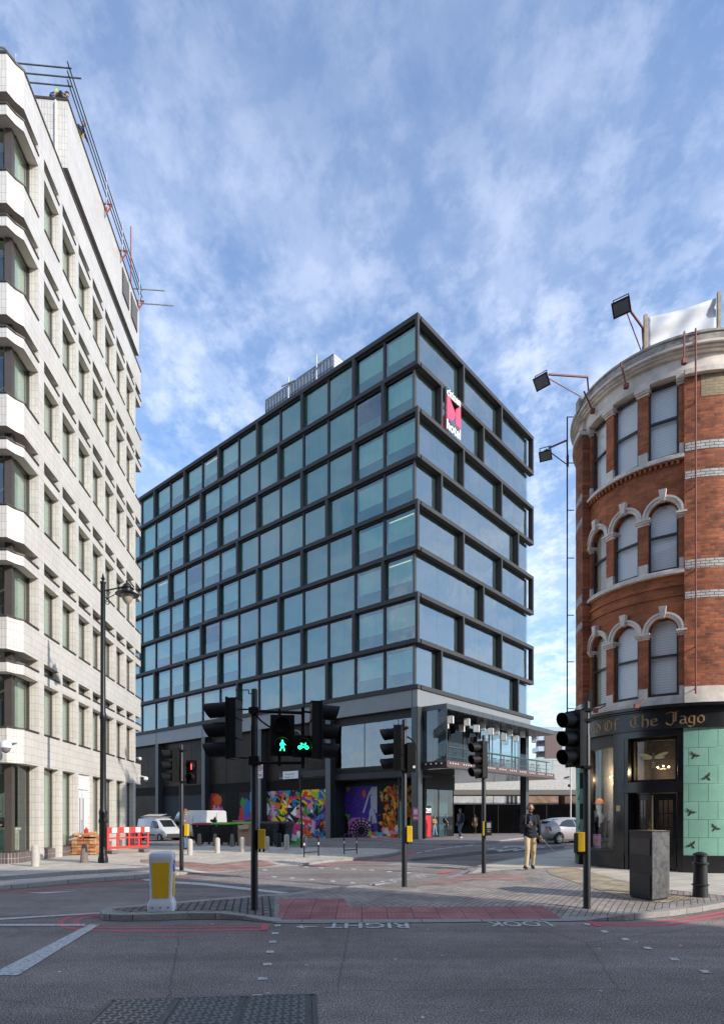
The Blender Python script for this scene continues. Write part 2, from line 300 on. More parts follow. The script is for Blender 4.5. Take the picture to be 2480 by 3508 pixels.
def tactile(name, col, line=False, rot=0):
    m, n, l, b = nm(name); MATS[name] = m; b.inputs['Roughness'].default_value = .75
    t = n.new('ShaderNodeUVMap'); mp = n.new('ShaderNodeMapping'); mp.inputs['Rotation'].default_value = (0, 0, rot); l.new(t.outputs[0], mp.inputs[0])
    sp = n.new('ShaderNodeSeparateXYZ'); l.new(mp.outputs[0], sp.inputs[0])
    def w(o, per):
        a = n.new('ShaderNodeMath'); a.operation = 'MULTIPLY'; a.inputs[1].default_value = 2*PI/per; l.new(o, a.inputs[0]); c = n.new('ShaderNodeMath'); c.operation = 'COSINE'; l.new(a.outputs[0], c.inputs[0]); return c.outputs[0]
    if line: h = w(sp.outputs[1], .085)
    else:
        q = n.new('ShaderNodeMath'); q.operation = 'ADD'; l.new(w(sp.outputs[0], .067), q.inputs[0]); l.new(w(sp.outputs[1], .067), q.inputs[1]); h = q.outputs[0]
    r = n.new('ShaderNodeMapRange'); r.inputs[1].default_value = .3 if line else .7; r.inputs[2].default_value = .7 if line else 1.3; l.new(h, r.inputs[0])
    br = n.new('ShaderNodeTexBrick'); br.offset = 0; br.inputs['Scale'].default_value = 1; br.inputs['Brick Width'].default_value = .4; br.inputs['Row Height'].default_value = .4; br.inputs['Mortar Size'].default_value = .006; br.inputs['Color1'].default_value = (1, 1, 1, 1); br.inputs['Color2'].default_value = (.72, .72, .72, 1); br.inputs['Mortar'].default_value = (.3, .3, .3, 1); l.new(mp.outputs[0], br.inputs['Vector'])
    no = n.new('ShaderNodeTexNoise'); no.inputs['Scale'].default_value = 2.2; no.inputs['Detail'].default_value = 7; l.new(t.outputs[0], no.inputs['Vector'])
    cr = n.new('ShaderNodeValToRGB'); cr.color_ramp.elements[0].position = .3; cr.color_ramp.elements[1].position = .7; cr.color_ramp.elements[0].color = [c*.72 for c in col]+[1]; cr.color_ramp.elements[1].color = [c*1.25 for c in col]+[1]; l.new(no.outputs[0], cr.inputs[0])
    mu = n.new('ShaderNodeMix'); mu.data_type = 'RGBA'; mu.blend_type = 'MULTIPLY'; mu.inputs[0].default_value = 1; l.new(cr.outputs[0], mu.inputs[6]); l.new(br.outputs[0], mu.inputs[7]); l.new(mu.outputs[2], b.inputs['Base Color'])
    bp = n.new('ShaderNodeBump'); bp.inputs['Strength'].default_value = .9; bp.inputs['Distance'].default_value = .012; l.new(r.outputs[0], bp.inputs['Height']); l.new(bp.outputs[0], b.inputs['Normal']); return m
m_red = tactile('red_tactile', (.44, .17, .155)); m_red2 = tactile('red_tactile_pale', (.40, .24, .20), rot=R(35)); m_cord = tactile('buff_tactile', (.44, .35, .23), True, rot=R(-52))
PZ = .1
def sheet(name, pts, m, z=None):
    if z is not None and z >= PZ: return surf(name, pts, m, z-PZ)
    s = MB(); s.add([(p[0], p[1], p[2] if z is None else z) for p in pts], [tuple(range(len(pts)))]); me = s.mesh(name)
    b = bmesh.new(); b.from_mesh(me)
    bmesh.ops.triangulate(b, faces=b.faces, ngon_method='EAR_CLIP')
    for f in b.faces:
        f.normal_update()
        if f.normal.z < 0: f.normal_flip()
    uv = b.loops.layers.uv.active
    for f in b.faces:
        for lp in f.loops: lp[uv].uv = lp.vert.co.xy
    b.to_mesh(me); b.free(); me.materials.append(m); o = bpy.data.objects.new(name, me); C.objects.link(o); return struct(o)
def gp(lst, z=PZ): return [PG(u, v) if z >= PZ else G(u, v, z) for u, v in lst]
# island and shop corner (front edge left to right, then back edge)
fr = [(343, 3122, .1), (352, 3133, .1), (421, 3136, .1), (519, 3134, .1), (638, 3130, .1), (754, 3130, .1), (832, 3139, .07), (954, 3163, .015), (1171, 3163.5, .015), (1383, 3162, .015), (1700, 3158, .015), (1936, 3156, .015), (2012, 3154, .02), (2142, 3135, .1), (2205, 3129, .1), (2294, 3121, .1), (2386, 3109, .1), (2473, 3094, .1)]
P = [(*G(u, v, z)[:2], z, .28 if z < .05 else .16) for u, v, z in fr]
P += [(30, 25.5, .1, .16), (60, 60, .1, .16), (34, 66, .1, .16), (20, 44, .1, .16)]
bk = [(1958, 2908.6), (1887, 2920.5), (1698, 2953), (1639, 2966), (1590, 2975.7), (1555, 2990.5), (1511, 3003), (1450, 3020), (1398, 3035), (1329, 3036), (1240, 3032), (1072, 3049.6), (984, 3062), (900, 3067), (721, 3080), (610, 3091), (513, 3098), (396, 3108), (355, 3116)]
P += [(*G(u, v, .1)[:2], .03 if 1300 < u < 1600 else .1, .2) for u, v in bk]
pavement('pavement', P, PZ, m_block, 'kerb')
sheet('pavement_setts', gp([(385, 3117), (430, 3126), (640, 3121), (760, 3121), (940, 3146), (940, 3070), (720, 3087), (520, 3105), (410, 3113)]), m_setts, PZ+.004)
sheet('pavement_slabs', [G(1610, 2985, 0.1), G(1800, 2980, .1), G(1900, 2974, .1), G(1974, 2975, .1), G(2115, 3016, .1), G(2294, 3050, .1), G(2478, 3070, .1), Vector((29, 25, .1)), Vector((58, 58.5, .1)), Vector((34.5, 64, .1)), Vector((20.3, 43.2, .1)), G(1960, 2911, .1), G(1890, 2924, .1), G(1702, 2956, .1), G(1650, 2970, .1)], m_slab, PZ+.004)
sheet('tactile_paving', gp([(956, 3081), (1178, 3081), (1193, 3109), (1860, 3107.6), (1925, 3149), (956, 3152)]), m_red, PZ+.004)
sheet('tactile_paving', gp([(1420, 3036), (1511, 3010), (1590, 2999), (1746, 2998), (1819, 3006), (1757, 3021), (1700, 3015), (1590, 3019), (1500, 3034)]), m_red2, PZ+.004)
sheet('tactile_paving', gp([(1925, 2972), (1974, 2974.7), (2115, 3018), (2381, 3083), (2278, 3094), (2164, 3088.6), (1882, 2996), (1871, 2983)]), m_cord, PZ+.008)
# left pavement with the square beyond
fr = [(-60, 3041, .1), (78, 3030, .1), (233, 3016, .1), (388, 3005, .1), (499, 2997, .1), (616, 2988, .1), (660, 2991, .03), (704, 2992.5, .015), (800, 2986.7, .015), (896, 2975, .015), (973, 2969, .015), (1018, 2966, .03), (1072, 2953.5, .1), (1146, 2945, .1), (1245, 2937.7, .1), (1319, 2929, .1), (1358, 2923, .1), (1376, 2917, .1), (1371, 2911, .1), (1329, 2908, .1), (1245, 2906.7, .1), (1097, 2904, .1), (979, 2904, .1)]
P = [(*G(u, v, z)[:2], z, .16) for u, v, z in fr]
P = [(-40, P[0][1]-3, .1, .16), (-16, P[0][1]-.8, .1, .16)]+P+[(-6, 30, .1, .16), (-10, 32.4, .1, .16), (-16, 34, .1, .16), (-40, 36, .1, .16)]
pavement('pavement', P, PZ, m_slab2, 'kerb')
sheet('tactile_paving', gp([(480, 2946), (540, 2946), (598, 2951), (659, 2955), (727, 2963), (861, 2948), (890, 2948), (955, 2965), (880, 2974), (800, 2983), (715, 2988), (690, 2986), (608, 2972), (480, 2956)]), m_red2, PZ+.004)
m_blk2 = brickmat('grey_blocks', (.25, .235, .225), (.20, .19, .18), (.06, .055, .05), .21, .105, .007, var=.3, vs_=1.2, rot=R(-70), bump=.5)
sheet('pavement_blocks', gp([(-60, 3022), (78, 3013), (233, 3001), (388, 2991), (499, 2984), (590, 2976), (590, 2968), (499, 2973), (388, 2978), (233, 2987), (78, 2999), (-60, 3008)]), m_blk2, PZ+.004)
# hotel pavement
hp = [(1440, 2888.5), (1511, 2891.6), (1607, 2889.7), (1696, 2882), (1751, 2875), (1792, 2871), (1960, 2862)]
Q = [G(u, v, .1) for u, v in hp]; Q = [HC+HL*44-HR*2.2, HC+HL*20-HR*2.2, HC+HL*8-HR*2.2, HC+HL*1-HR*2.4]+Q+[Vector((40, 60, 0)), Vector((40, 90, 0)), HC+HL*44+HR*30]
pavement('pavement', [(p.x, p.y, .1+H(p.x, p.y), .16) for p in Q], PZ, brickmat('brown_slabs', (.30, .25, .22), (.25, .21, .19), (.12, .1, .09), .5, .4, .006, var=.3, rot=R(41)), 'kerb')
# ------- road tone patches, one a painted sunlit band, and painted markings, sheets 4 mm apart
Z1, Z2 = .004, .008
sheet('road_tone_patch', gp([(1000, 3060), (1215, 3034), (1240, 3030), (1345, 3035), (1420, 3018), (1500, 2998), (1510, 2990), (1260, 2986), (980, 2976), (860, 2988), (720, 3000), (620, 3012)], 0), asphalt('brown_asphalt', (.20, .172, .158)), Z1-.001)
sheet('road_tone_patch', gp([(1320, 2962), (1400, 2955), (1640, 2968), (1590, 2974), (1400, 2974), (1330, 2966)], 0), M_SUNLIT, Z1)  # lighter sheet, the sunlit band on the road put into its colour
sheet('road_tone_patch', gp([(1395, 2946), (1560, 2927), (1700, 2912), (1930, 2900), (1935, 2908), (1700, 2926), (1560, 2938), (1420, 2952)], 0), M_DARKP, Z1)  # darker curved band along the road
def paint(name, col, lo, hi):
    m, n, l, b_ = nm(name); t = n.new('ShaderNodeTexCoord'); q = n.new('ShaderNodeTexNoise'); q.inputs['Scale'].default_value = 22; q.inputs['Detail'].default_value = 9; q.inputs['Roughness'].default_value = .75; l.new(t.outputs['Object'], q.inputs['Vector']); r = n.new('ShaderNodeValToRGB'); l.new(q.outputs[0], r.inputs[0]); x = r.color_ramp.elements
    x[0].position = lo; x[0].color = (.12, .105, .10, 1); x[1].position = hi; x[1].color = list(col)+[1]; l.new(r.outputs[0], b_.inputs['Base Color']); b_.inputs['Roughness'].default_value = .8; return m
m_line = paint('road_paint_white', (.60, .59, .56), .36, .50); m_rl = paint('road_paint_red', (.58, .115, .13), .30, .44)
def poly(name, pts, m=m_line, z=Z2): return sheet(name, gp(pts, z), m, z)
mk = []
mk.append([(305, 3169), (341, 3169), (61, 3343), (-20, 3343), (-15, 3331)]); mk.append([(0, 3167), (292, 3167), (292, 3173), (0, 3173.5), (-80, 3174), (-80, 3167.5)]); mk.append([(-60, 3150), (0, 3147), (343, 3127), (343, 3131), (0, 3153), (-60, 3156)])
mk.append([(565, 3018), (600, 3021), (700, 3026), (992, 3059), (960, 3063), (690, 3034), (600, 3028), (555, 3024)]); mk.append([(484, 3013), (540, 3012), (560, 3017), (500, 3019)])
mk.append([(85, 3060), (230, 3055), (270, 3049), (232, 3057), (150, 3063)])
for x, y in [(80, 315), (205, 323), (340, 334), (487, 345), (625, 356), (763, 369), (15, 267), (300, 247), (407, 253), (515, 257), (632, 261), (755, 268), (880, 279), (1012, 287)]:
    u, v = 900+x/2.029, 2850+y/2.029; mk.append([(u-9, v-1.6), (u+7, v-1.8), (u+10, v+1.6), (u-6, v+1.8)])
for x, y, k in [(1245, 356, .9), (1234, 391, 1), (1223, 429, 1.05), (1212, 474, 1.15), (1199, 530, 1.3), (1178, 594, 1.4), (1153, 672, 1.5)]:
    u, v = x/1.309, 2900+y/1.309; mk.append([(u-11*k, v-3*k), (u+12*k, v-3.4*k), (u+11*k, v+3*k), (u-12*k, v+3.4*k)])
for x, y in [(1010, 350), (1088, 383), (1181, 417), (1281, 457), (1402, 507), (1538, 562)]:
    u, v = 1240+x/1.309, 2900+y/1.309; k = .8+(y-350)/500; mk.append([(u-18*k, v-4*k), (u+6*k, v-4.2*k), (u+18*k, v+4*k), (u-7*k, v+4.2*k)])
for a, b in [((1424, 2924), (1446, 2921)), ((1455, 2918), (1480, 2914)), ((1486, 2912), (1520, 2907.5)), ((1524, 2907), (1552, 2903.5)), ((1556, 2903), (1582, 2900.5)), ((1592, 2899), (1620, 2897)), ((1640, 2968), (1680, 2961))]:
    if a[0] < 1630: mk.append([(a[0], a[1]-1), (b[0], b[1]-1), (b[0]+1, b[1]+1), (a[0]+1, a[1]+1.2)])
for p in mk: poly('road_marking', p)
def ribbon(pts, w, m, name, z=Z1, closed=False):
    P = [G(u, v, z) for u, v in pts]; L_, R_ = [], []
    for i, p in enumerate(P):
        a, b = P[max(0, i-1)], P[min(len(P)-1, i+1)]; d = (b-a).normalized(); nn = Vector((-d.y, d.x, 0))*w/2; L_.append(p+nn); R_.append(p-nn)
    s = MB(); n = len(P); s.add([(p.x, p.y, z) for p in L_+R_], [(i, i+1, n+i+1, n+i) for i in range(n-1)]); return struct(s.build(name, m))
RL = lambda pts, w=.09: ribbon(pts, w, m_rl, 'red_line')
RL([(-40, 3063.5), (90, 3056), (180, 3050), (300, 3036), (400, 3026), (490, 3017)]); RL([(-40, 3058), (90, 3052), (180, 3045), (300, 3031), (400, 3022), (490, 3014)])
RL([(598, 3010), (650, 3005), (735, 2997)], .1); RL([(340, 3134), (300, 3134), (240, 3143), (212, 3155), (206, 3167), (222, 3178), (290, 3188), (420, 3192), (640, 3191), (780, 3188), (918, 3186)], .1)
RL([(340, 3138), (300, 3141), (268, 3152), (258, 3165), (275, 3174), (330, 3179), (470, 3180), (690, 3178), (800, 3177), (918, 3174)], .09)
poly('red_line', [(895, 3168), (921, 3168), (918, 3188), (893, 3188)], m_rl, Z2)
RL([(1048, 2969.5), (1150, 2961), (1230, 2954), (1330, 2947), (1390, 2938), (1416, 2928), (1412, 2920), (1385, 2914), (1330, 2911)], .13); RL([(1190, 2955), (1300, 2946), (1370, 2936), (1392, 2928), (1392, 2920), (1370, 2915.5)], .1)
poly('red_line', [(1495, 2992), (1530, 2985), (1568, 2979), (1548, 2988), (1505, 2995)], m_rl, Z2)
RL([(2020, 3160), (2060, 3171), (2180, 3173), (2290, 3170), (2380, 3155), (2480, 3138), (2600, 3118)]); RL([(2010, 3157), (2065, 3165), (2180, 3165), (2260, 3161), (2370, 3145), (2480, 3125), (2600, 3104)]); poly('red_line', [(2005, 3156), (2030, 3158), (2062, 3175), (2040, 3174)], m_rl, Z2)
ribbon([(1610, 2893), (1700, 2886), (1800, 2878), (1960, 2868)], .1, m_rl, 'red_line')
def rtext(txt, u0, u1, v, hgt, rot180=True, d=None, name='road_lettering'):
    a, b = G(u0, v), G(u1, v); vs, fs = textmesh(txt, 1, .0, .012, rot180=rot180); xs_ = [p[0] for p in vs]; ys_ = [p[1] for p in vs]; w = max(xs_)-min(xs_); hh = max(ys_)-min(ys_); mxx = (max(xs_)+min(xs_))/2; myy = (max(ys_)+min(ys_))/2
    c = (a+b)/2; L = (b-a).length; e = d or (b-a).normalized(); f_ = Vector((-e.y, e.x, 0)); s = MB()
    s.add([c+e*((x-mxx)/w*L)+f_*((y-myy)/hh*hgt)+Vector((0, 0, Z2+.001)) for x, y, z in vs], fs); return struct(s.build(name, m_line))
rtext('RIGHT', 1114, 1400, 3174, .40); rtext('LOOK', 1668, 1886, 3168.5, .40)
poly('road_marking', [(1012, 3176), (1036, 3170), (1036, 3174), (1085, 3174.5), (1086, 3177), (1036, 3177.5), (1050, 3182), (1036, 3182)])
def rtext2(txt, p, q, hgt):
    a, b = G(*p), G(*q); vs, fs = textmesh(txt, 1, 0, .012); xs_ = [t[0] for t in vs]; ys_ = [t[1] for t in vs]; L = (b-a).length; e = (b-a).normalized(); f_ = Vector((-e.y, e.x, 0)); s = MB()
    s.add([a+e*((x-min(xs_))/(max(xs_)-min(xs_))*L)+f_*((y-min(ys_))/(max(ys_)-min(ys_))*hgt)+Vector((0, 0, Z2+.001)) for x, y, z in vs], fs); struct(s.build('road_lettering', m_line))
rtext2('LOOK LEFT', (1325, 3031), (1497, 3000), .42); poly('road_marking', [(1268, 3033), (1292, 3028), (1290, 3030), (1318, 3026), (1322, 3029), (1294, 3034), (1298, 3035)])
for a in ([(1665, 2911), (1690, 2905), (1700, 2906), (1680, 2911), (1725, 2912), (1720, 2915)], [(1700, 2916), (1770, 2908), (1775, 2910), (1712, 2919)], [(1728, 2901), (1760, 2898), (1762, 2900), (1738, 2903), (1735, 2906), (1722, 2904)], [(1755, 2915), (1800, 2907), (1780, 2904), (1795, 2903), (1812, 2907), (1765, 2917)], [(1760, 2899), (1800, 2900), (1800, 2902), (1765, 2902)], [(1812, 2901), (1865, 2903), (1865, 2905), (1812, 2903)]): poly('road_marking', a)
# gum spots and litter left on the tarmac, flat paint flecks
random.seed(3); fl = MB()
for i in range(46):
    u, v = random.uniform(-20, 2500), random.choice([random.uniform(3190, 3500), random.uniform(3200, 3330)]); p = G(u, v); r = random.uniform(.008, .022); k = random.randint(5, 8)
    fl.add([(p.x+r*math.cos(2*PI*j/k)*random.uniform(.6, 1.5), p.y+r*math.sin(2*PI*j/k)*random.uniform(.6, 1.3), Z1) for j in range(k)], [tuple(range(k))])
o = fl.build('gum_spots', mat('gum', (.33, .32, .31), .8)); o['kind'] = 'stuff'
# cast cover in the carriageway
t = thing('inspection_cover', 'large rectangular cast iron inspection cover set in the road', 'cover', G(760, 3470))
mc = mat('cast_iron', (.12, .115, .11), .5, metal=.3, var=.35, scale=20, bump=.2, spec=.5); o0 = t.location
A_, B_ = G(392, 3431)-o0, G(1068, 3412)-o0; ex = (B_-A_).normalized(); ey = Vector((-ex.y, ex.x, 0)); Wd = (B_-A_).length; Dp = .95
c = MB()
for i in range(3):
    a0 = A_+ex*(Wd*i/3+.008)-ey*.01; c.add([a0+Vector((0, 0, .003)), a0+ex*(Wd/3-.016)+Vector((0, 0, .003)), a0+ex*(Wd/3-.016)-ey*Dp+Vector((0, 0, .003)), a0-ey*Dp+Vector((0, 0, .003)), a0+Vector((0, 0, .009)), a0+ex*(Wd/3-.016)+Vector((0, 0, .009)), a0+ex*(Wd/3-.016)-ey*Dp+Vector((0, 0, .009)), a0-ey*Dp+Vector((0, 0, .009))], [(4, 5, 6, 7), (0, 1, 5, 4), (1, 2, 6, 5), (2, 3, 7, 6), (3, 0, 4, 7)])
    pl = c.build('cover_plate', mc, t); c = MB(); tr = MB()
    nT = int((Wd/3-.04)/.062)
    for a in range(nT):
        for b_ in range(15):
            cc = a0+ex*(.04+a*.062)-ey*(.04+b_*.062)+Vector((0, 0, .012))
            d = (ex*.8+ey*.6) if (a+b_) % 2 else (ex*-.6+ey*.8)
            tr.obox(cc, d*.026, Vector((-d.y, d.x, 0))*.008, Vector((0, 0, .004)))
    tr.build('tread_pattern', mat('worn_iron', (.34, .33, .32), .38, metal=.5, var=.2), pl)
fr_ = MB(); fr_.bar(A_-ex*.03+Vector((0, 0, .004)), B_+ex*.03+Vector((0, 0, .004)), .04, .01); fr_.bar(B_+ex*.02+Vector((0, 0, .004)), B_+ex*.02-ey*Dp+Vector((0, 0, .004)), .04, .01); fr_.bar(A_-ex*.02+Vector((0, 0, .004)), A_-ex*.02-ey*Dp+Vector((0, 0, .004)), .04, .01); fr_.build('cover_frame', mc, t)
# ================================================================= HOTEL (local x along the right face, local y along the left face)
hot = thing('hotel_building', 'dark framed glass hotel of eight staggered storeys over columns, in the centre', 'hotel', HC, math.atan2(HR.y, HR.x))
WPOS = lambda x, y, z=0: HC+HR*x+HL*y+Vector((0, 0, z))
def LOC(p): q = p-HC; return Vector((q.dot(HR), q.dot(HL), p.z))
m_fr = mat('anodised_frame', (.052, .050, .050), .55, metal=0, var=.12, scale=2, spec=.2); m_beam = mat('steel_fascia', (.085, .09, .095), .45, metal=.5, var=.08, scale=1.5)
m_pane = glass('hotel_glass', (.62, .80, .75), .13, edge=1.5, warp=.02); m_pane2 = glass('right_glass', (.68, .74, .72), .20, edge=1.5, warp=.02)
def curtainmat(name, col, amp=.12, fr=38, emit=0):
    m, n, l, b = nm(name); MATS[name] = m; b.inputs['Roughness'].default_value = .9
    t = n.new('ShaderNodeTexCoord'); w = n.new('ShaderNodeTexNoise'); mp = n.new('ShaderNodeMapping'); mp.inputs['Scale'].default_value = (fr, fr, .15); l.new(t.outputs['Object'], mp.inputs[0]); l.new(mp.outputs[0], w.inputs['Vector']); w.inputs['Scale'].default_value = .35; w.inputs['Detail'].default_value = 3
    c = n.new('ShaderNodeValToRGB'); c.color_ramp.elements[0].position = .35; c.color_ramp.elements[1].position = .65; c.color_ramp.elements[0].color = [x*(1-amp) for x in col]+[1]; c.color_ramp.elements[1].color = [x*(1+amp) for x in col]+[1]
    l.new(w.outputs[0], c.inputs[0]); l.new(c.outputs[0], b.inputs['Base Color']); return m
m_cur = curtainmat('sheer_curtain', (.92, .95, .93), .05); m_cur2 = curtainmat('tinted_backing', (.25, .37, .36), .06); m_low = mat('fritted_lower_panel', (.22, .32, .32), .6, var=.08); m_dkp = mat('dark_backing', (.03, .035, .04), .8)
def FL(d0, d1, s0, s1, z0, z1, mb): mb.box(d0, d1, s0, s1, z0, z1)          # left face
def FR(d0, d1, s0, s1, z0, z1, mb): mb.box(s0, s1, d0, d1, z0, z1)          # right face
ZB = lambda r: 10.1+2.9975*(r-1); MOD = lambda i: .28+2.642*i; MR = 2.84
LT = {8: range(2, 17, 2), 7: (1, 5, 9, 13), 6: range(2, 17, 2), 5: (3, 7, 11, 15), 4: range(2, 17, 2), 3: (1, 5, 9, 13), 2: range(2, 17, 2), 1: (3, 7, 11, 15)}
RT = {8: (2, 4), 7: (1, 3), 6: (2, 4), 5: (1, 5), 4: (2, 4), 3: (3,), 2: (2, 4), 1: (1, 5)}
LEND, REND = 42.6, 17.04
for r in range(1, 9):
    z0, z1 = ZB(r), ZB(r+1)-.28
    f_ = MB(); FL(0, .31, 0, LEND, z0-.28, z0, f_)
    if r == 8: FL(0, .31, 0, LEND, z1, z1+.3, f_)
    if r % 2 == 0: f_.box(0, .2, 0, .2, z0, z1)
    for i in LT[r]: FL(.003, .31, MOD(i)-.13, MOD(i)+.13, z0, z1, f_)
    f_.build('left_facade_frame', m_fr, hot)
    f_ = MB(); FR(0, .42, .42, REND, z0-.28, z0, f_)
    if r == 8: FR(0, .42, .42, REND, z1, z1+.3, f_)
    for i in RT[r]: FR(.003, .42, MR*i-.09, MR*i+.09, z0, z1, f_)
    if r % 2 == 0: FR(.003, .42, REND-.22, REND, z0, z1, f_)
    f_.build('right_facade_frame', m_fr, hot)
lit = mat('warm_strip_lamp', (1, .8, .6), emit=(1, .72, .5), es=.9)
random.seed(11)
def win(i, r, mb=None):
    s0, s1 = MOD(i) if i else .0, MOD(i+1); z0, z1 = ZB(r), ZB(r+1)-.28
    if i == 0: s0 = .21 if r % 2 == 0 else .43
    fr_ = MB(); e = .085
    for a in ((s0, s0+e, z0, z1), (s1-e, s1, z0, z1), (s0+e, s1-e, z0, z0+e), (s0+e, s1-e, z1-e, z1)): FL(.20, .31, *a, fr_)
    w = fr_.build('window', m_fr, hot); p = MB(); FL(.27, .28, s0+e, s1-e, z0+e, z1-e, p); p.build('pane', m_pane, w)
    c = MB(); boxed = i in (0, 1) or i >= 7
    if boxed:
        lo = z0+.95; FL(.40, .42, s0+.30, s1-.22, lo, z1-.30, c); k = random.random(); c.build('curtain', m_cur if (i, r) not in ((1, 7), (9, 5), (8, 3)) else mat('open_curtain', (.05, .08, .12), .8, var=.3), w)
        b = MB(); FL(.38, .395, s0+.22, s1-.14, z1-.30, z1-.22, b); FL(.38, .395, s0+.22, s0+.30, lo, z1-.30, b); FL(.38, .395, s1-.22, s1-.14, lo, z1-.30, b); b.build('inner_frame', m_cur2, w)
        b = MB(); FL(.33, .34, s0+e, s1-e, z0+e, lo, b); b.build('lower_panel', m_low, w)
        b = MB(); FL(.44, .45, s0+e, s1-e, z0+e, z1-e, b); b.build('surround', m_cur2, w)
        if (i, r) in ((0, 4), (0, 3), (11, 5), (8, 8)): b = MB(); FL(.385, .392, s0+.36, s1-.3, z1-.40, z1-.36, b); b.build('strip_lamp', lit, w)
    else: FL(.36, .37, s0+e, s1-e, z0+e, z1-e, c); c.build('curtain', random.choice(curtV), w)
curtV = [curtainmat('full_curtain_%s' % n_, col_, .07) for n_, col_ in (('a', (.44, .56, .53)), ('b', (.37, .51, .48)), ('c', (.50, .60, .57)))]
for r in range(1, 9):
    for i in range(12): win(i, r)
far = MB(); farp = MB(); farc = MB()
for r in range(1, 9):
    for i in range(12, 16):
        s0, s1 = MOD(i), MOD(i+1); z0, z1 = ZB(r), ZB(r+1)-.28; FL(.20, .31, s0, s0+.085, z0, z1, far); FL(.20, .31, s1-.085, s1, z0, z1, far); FL(.27, .28, s0+.085, s1-.085, z0, z1, farp); FL(.36, .37, s0+.085, s1-.045, z0, z1, farc)
w = far.build('window', m_fr, hot); w['kind'] = 'stuff'; p = farp.build('pane', m_pane, w); farc.build('curtain', m_cur, w)
m_rb = mat('grey_blue_backing', (.20, .21, .20), .8, var=.06, scale=.5)
for r in range(1, 9):
    z0, z1 = ZB(r), ZB(r+1)-.28
    for i in range(6):
        a, b = max(.43, MR*i+.008), min(16.6, MR*(i+1)-.008)
        p = MB(); FR(.40, .41, a, b, z0, z1, p); q = p.build('glazed_panel', m_pane2, hot)
        c = MB(); FR(.5, .51, a, b, z0, z1, c); c.build('backing', m_rb, q)
core = MB(); core.box(.6, 16.5, .62, LEND, 9.82, 33.7); core.box(7.4, 16.5, 6, LEND, 8.6, 9.82); core.box(.75, 7.3, 8.0, LEND, 0-.8, 9.81); core.box(2.45, 7.3, 2.45, 8.0, -.8, 9.81); core.build('core_wall', m_dkp, hot)
cr_ = MB(); cr_.box(.05, 16.55, .05, LEND, 34.0, 34.06); cr_.build('roof', m_beam, hot)
# fascia beams and columns
b = MB(); b.box(.10, .42, .0+.1, LEND, 8.66, 9.815); b.box(.42, 16.6, .10, .42, 8.7, 9.815); b.build('fascia_beam', mat('fascia', (.23, .235, .235), .5, metal=.2, var=.05, scale=1), hot)
gr = MB()
for k in range(6): gr.box(.08, .1, 7.8*k+.52, 7.8*k+.54, 8.66, 9.815)
gr.build('fascia_joint', m_fr, hot)
for k in range(6):
    c = MB(); y = 7.8*k; c.box(.0, .06, y, y+.5, -.9, 8.655); c.box(.44, .5, y, y+.5, -.9, 8.655); c.box(.06, .44, y+.2, y+.3, -.9, 8.655)
    if k == 0: c.box(.0, .5, -.0-.004, .056, -.9, 8.655)
    c.build('column', m_beam, hot)
c = MB(); c.box(15.75, 16.3, .1, .16, -.2, 8.66); c.box(15.75, 16.3, .58, .64, -.2, 8.66); c.box(15.98, 16.07, .16, .58, -.2, 8.66); c.box(15.745, 15.80, .16, .58, -.2, 8.66); c.build('column', m_beam, hot)
# left side upper glazing bay 1
m_clear = glass('clear_glass', (.75, .82, .84), .05); 
for a, bb in ((.52, 2.0), (2.04, 5.0), (5.04, 7.78)):
    p = MB(); p.box(.6, .61, a, bb, 4.95, 8.1); w = p.build('upper_glazing', glass('upper_glass', (.5, .56, .58), .14, warp=.05), hot)
    c = MB(); c.box(1.2, 1.22, a, bb, 4.9, 8.1); c.build('curtain', curtainmat('blue_curtain', (.20, .30, .36), .3, 60) if a > 5 else m_dkp, w)
f_ = MB(); f_.box(.55, .66, .5, 7.8, 8.1, 8.66); f_.box(.5, .66, .5, 7.8, 4.3, 4.95); f_.box(.5, 2.4, .5, 7.8, 4.18, 4.3)
for y in (2.02, 5.02): f_.box(.58, .63, y-.02, y+.02, 4.95, 8.1)
f_.build('glazing_frame', m_fr, hot)
s_ = MB(); s_.box(.7, 2.39, .5, 7.8, 4.1, 4.17); s_.build('soffit', blackm, hot)
m_brown = mat('bronze_panel', (.040, .027, .020), .35, metal=0, var=.35, scale=.8, spec=.08); m_louv = mat('louvre_black', (.022, .019, .017), .6, var=.2, spec=.1)
for k in range(1, 6):
    a, b = 7.8*k+.5, 7.8*k+7.8
    for j in range(3):
        y0, y1 = a+(b-a)*j/3, a+(b-a)*(j+1)/3; p = MB(); p.box(.6, .66, y0+.015, y1-.015, 4.45, 8.64); p.build('bronze_glass_panel', m_brown, hot)
    lv = MB(); lv.box(.62, .68, a, b, 3.6, 4.45)
    for q in range(7): lv.box(.56, .62, a, b, 3.68+q*.09, 3.72+q*.09)
    lv.box(.5, .62, a, b, 4.36, 4.45); lv.build('louvre_band', m_louv, hot)
    if k > 3: p = MB(); p.box(.6, .66, a, b, -1, 3.6); p.build('dark_wall_panel', m_brown, hot)
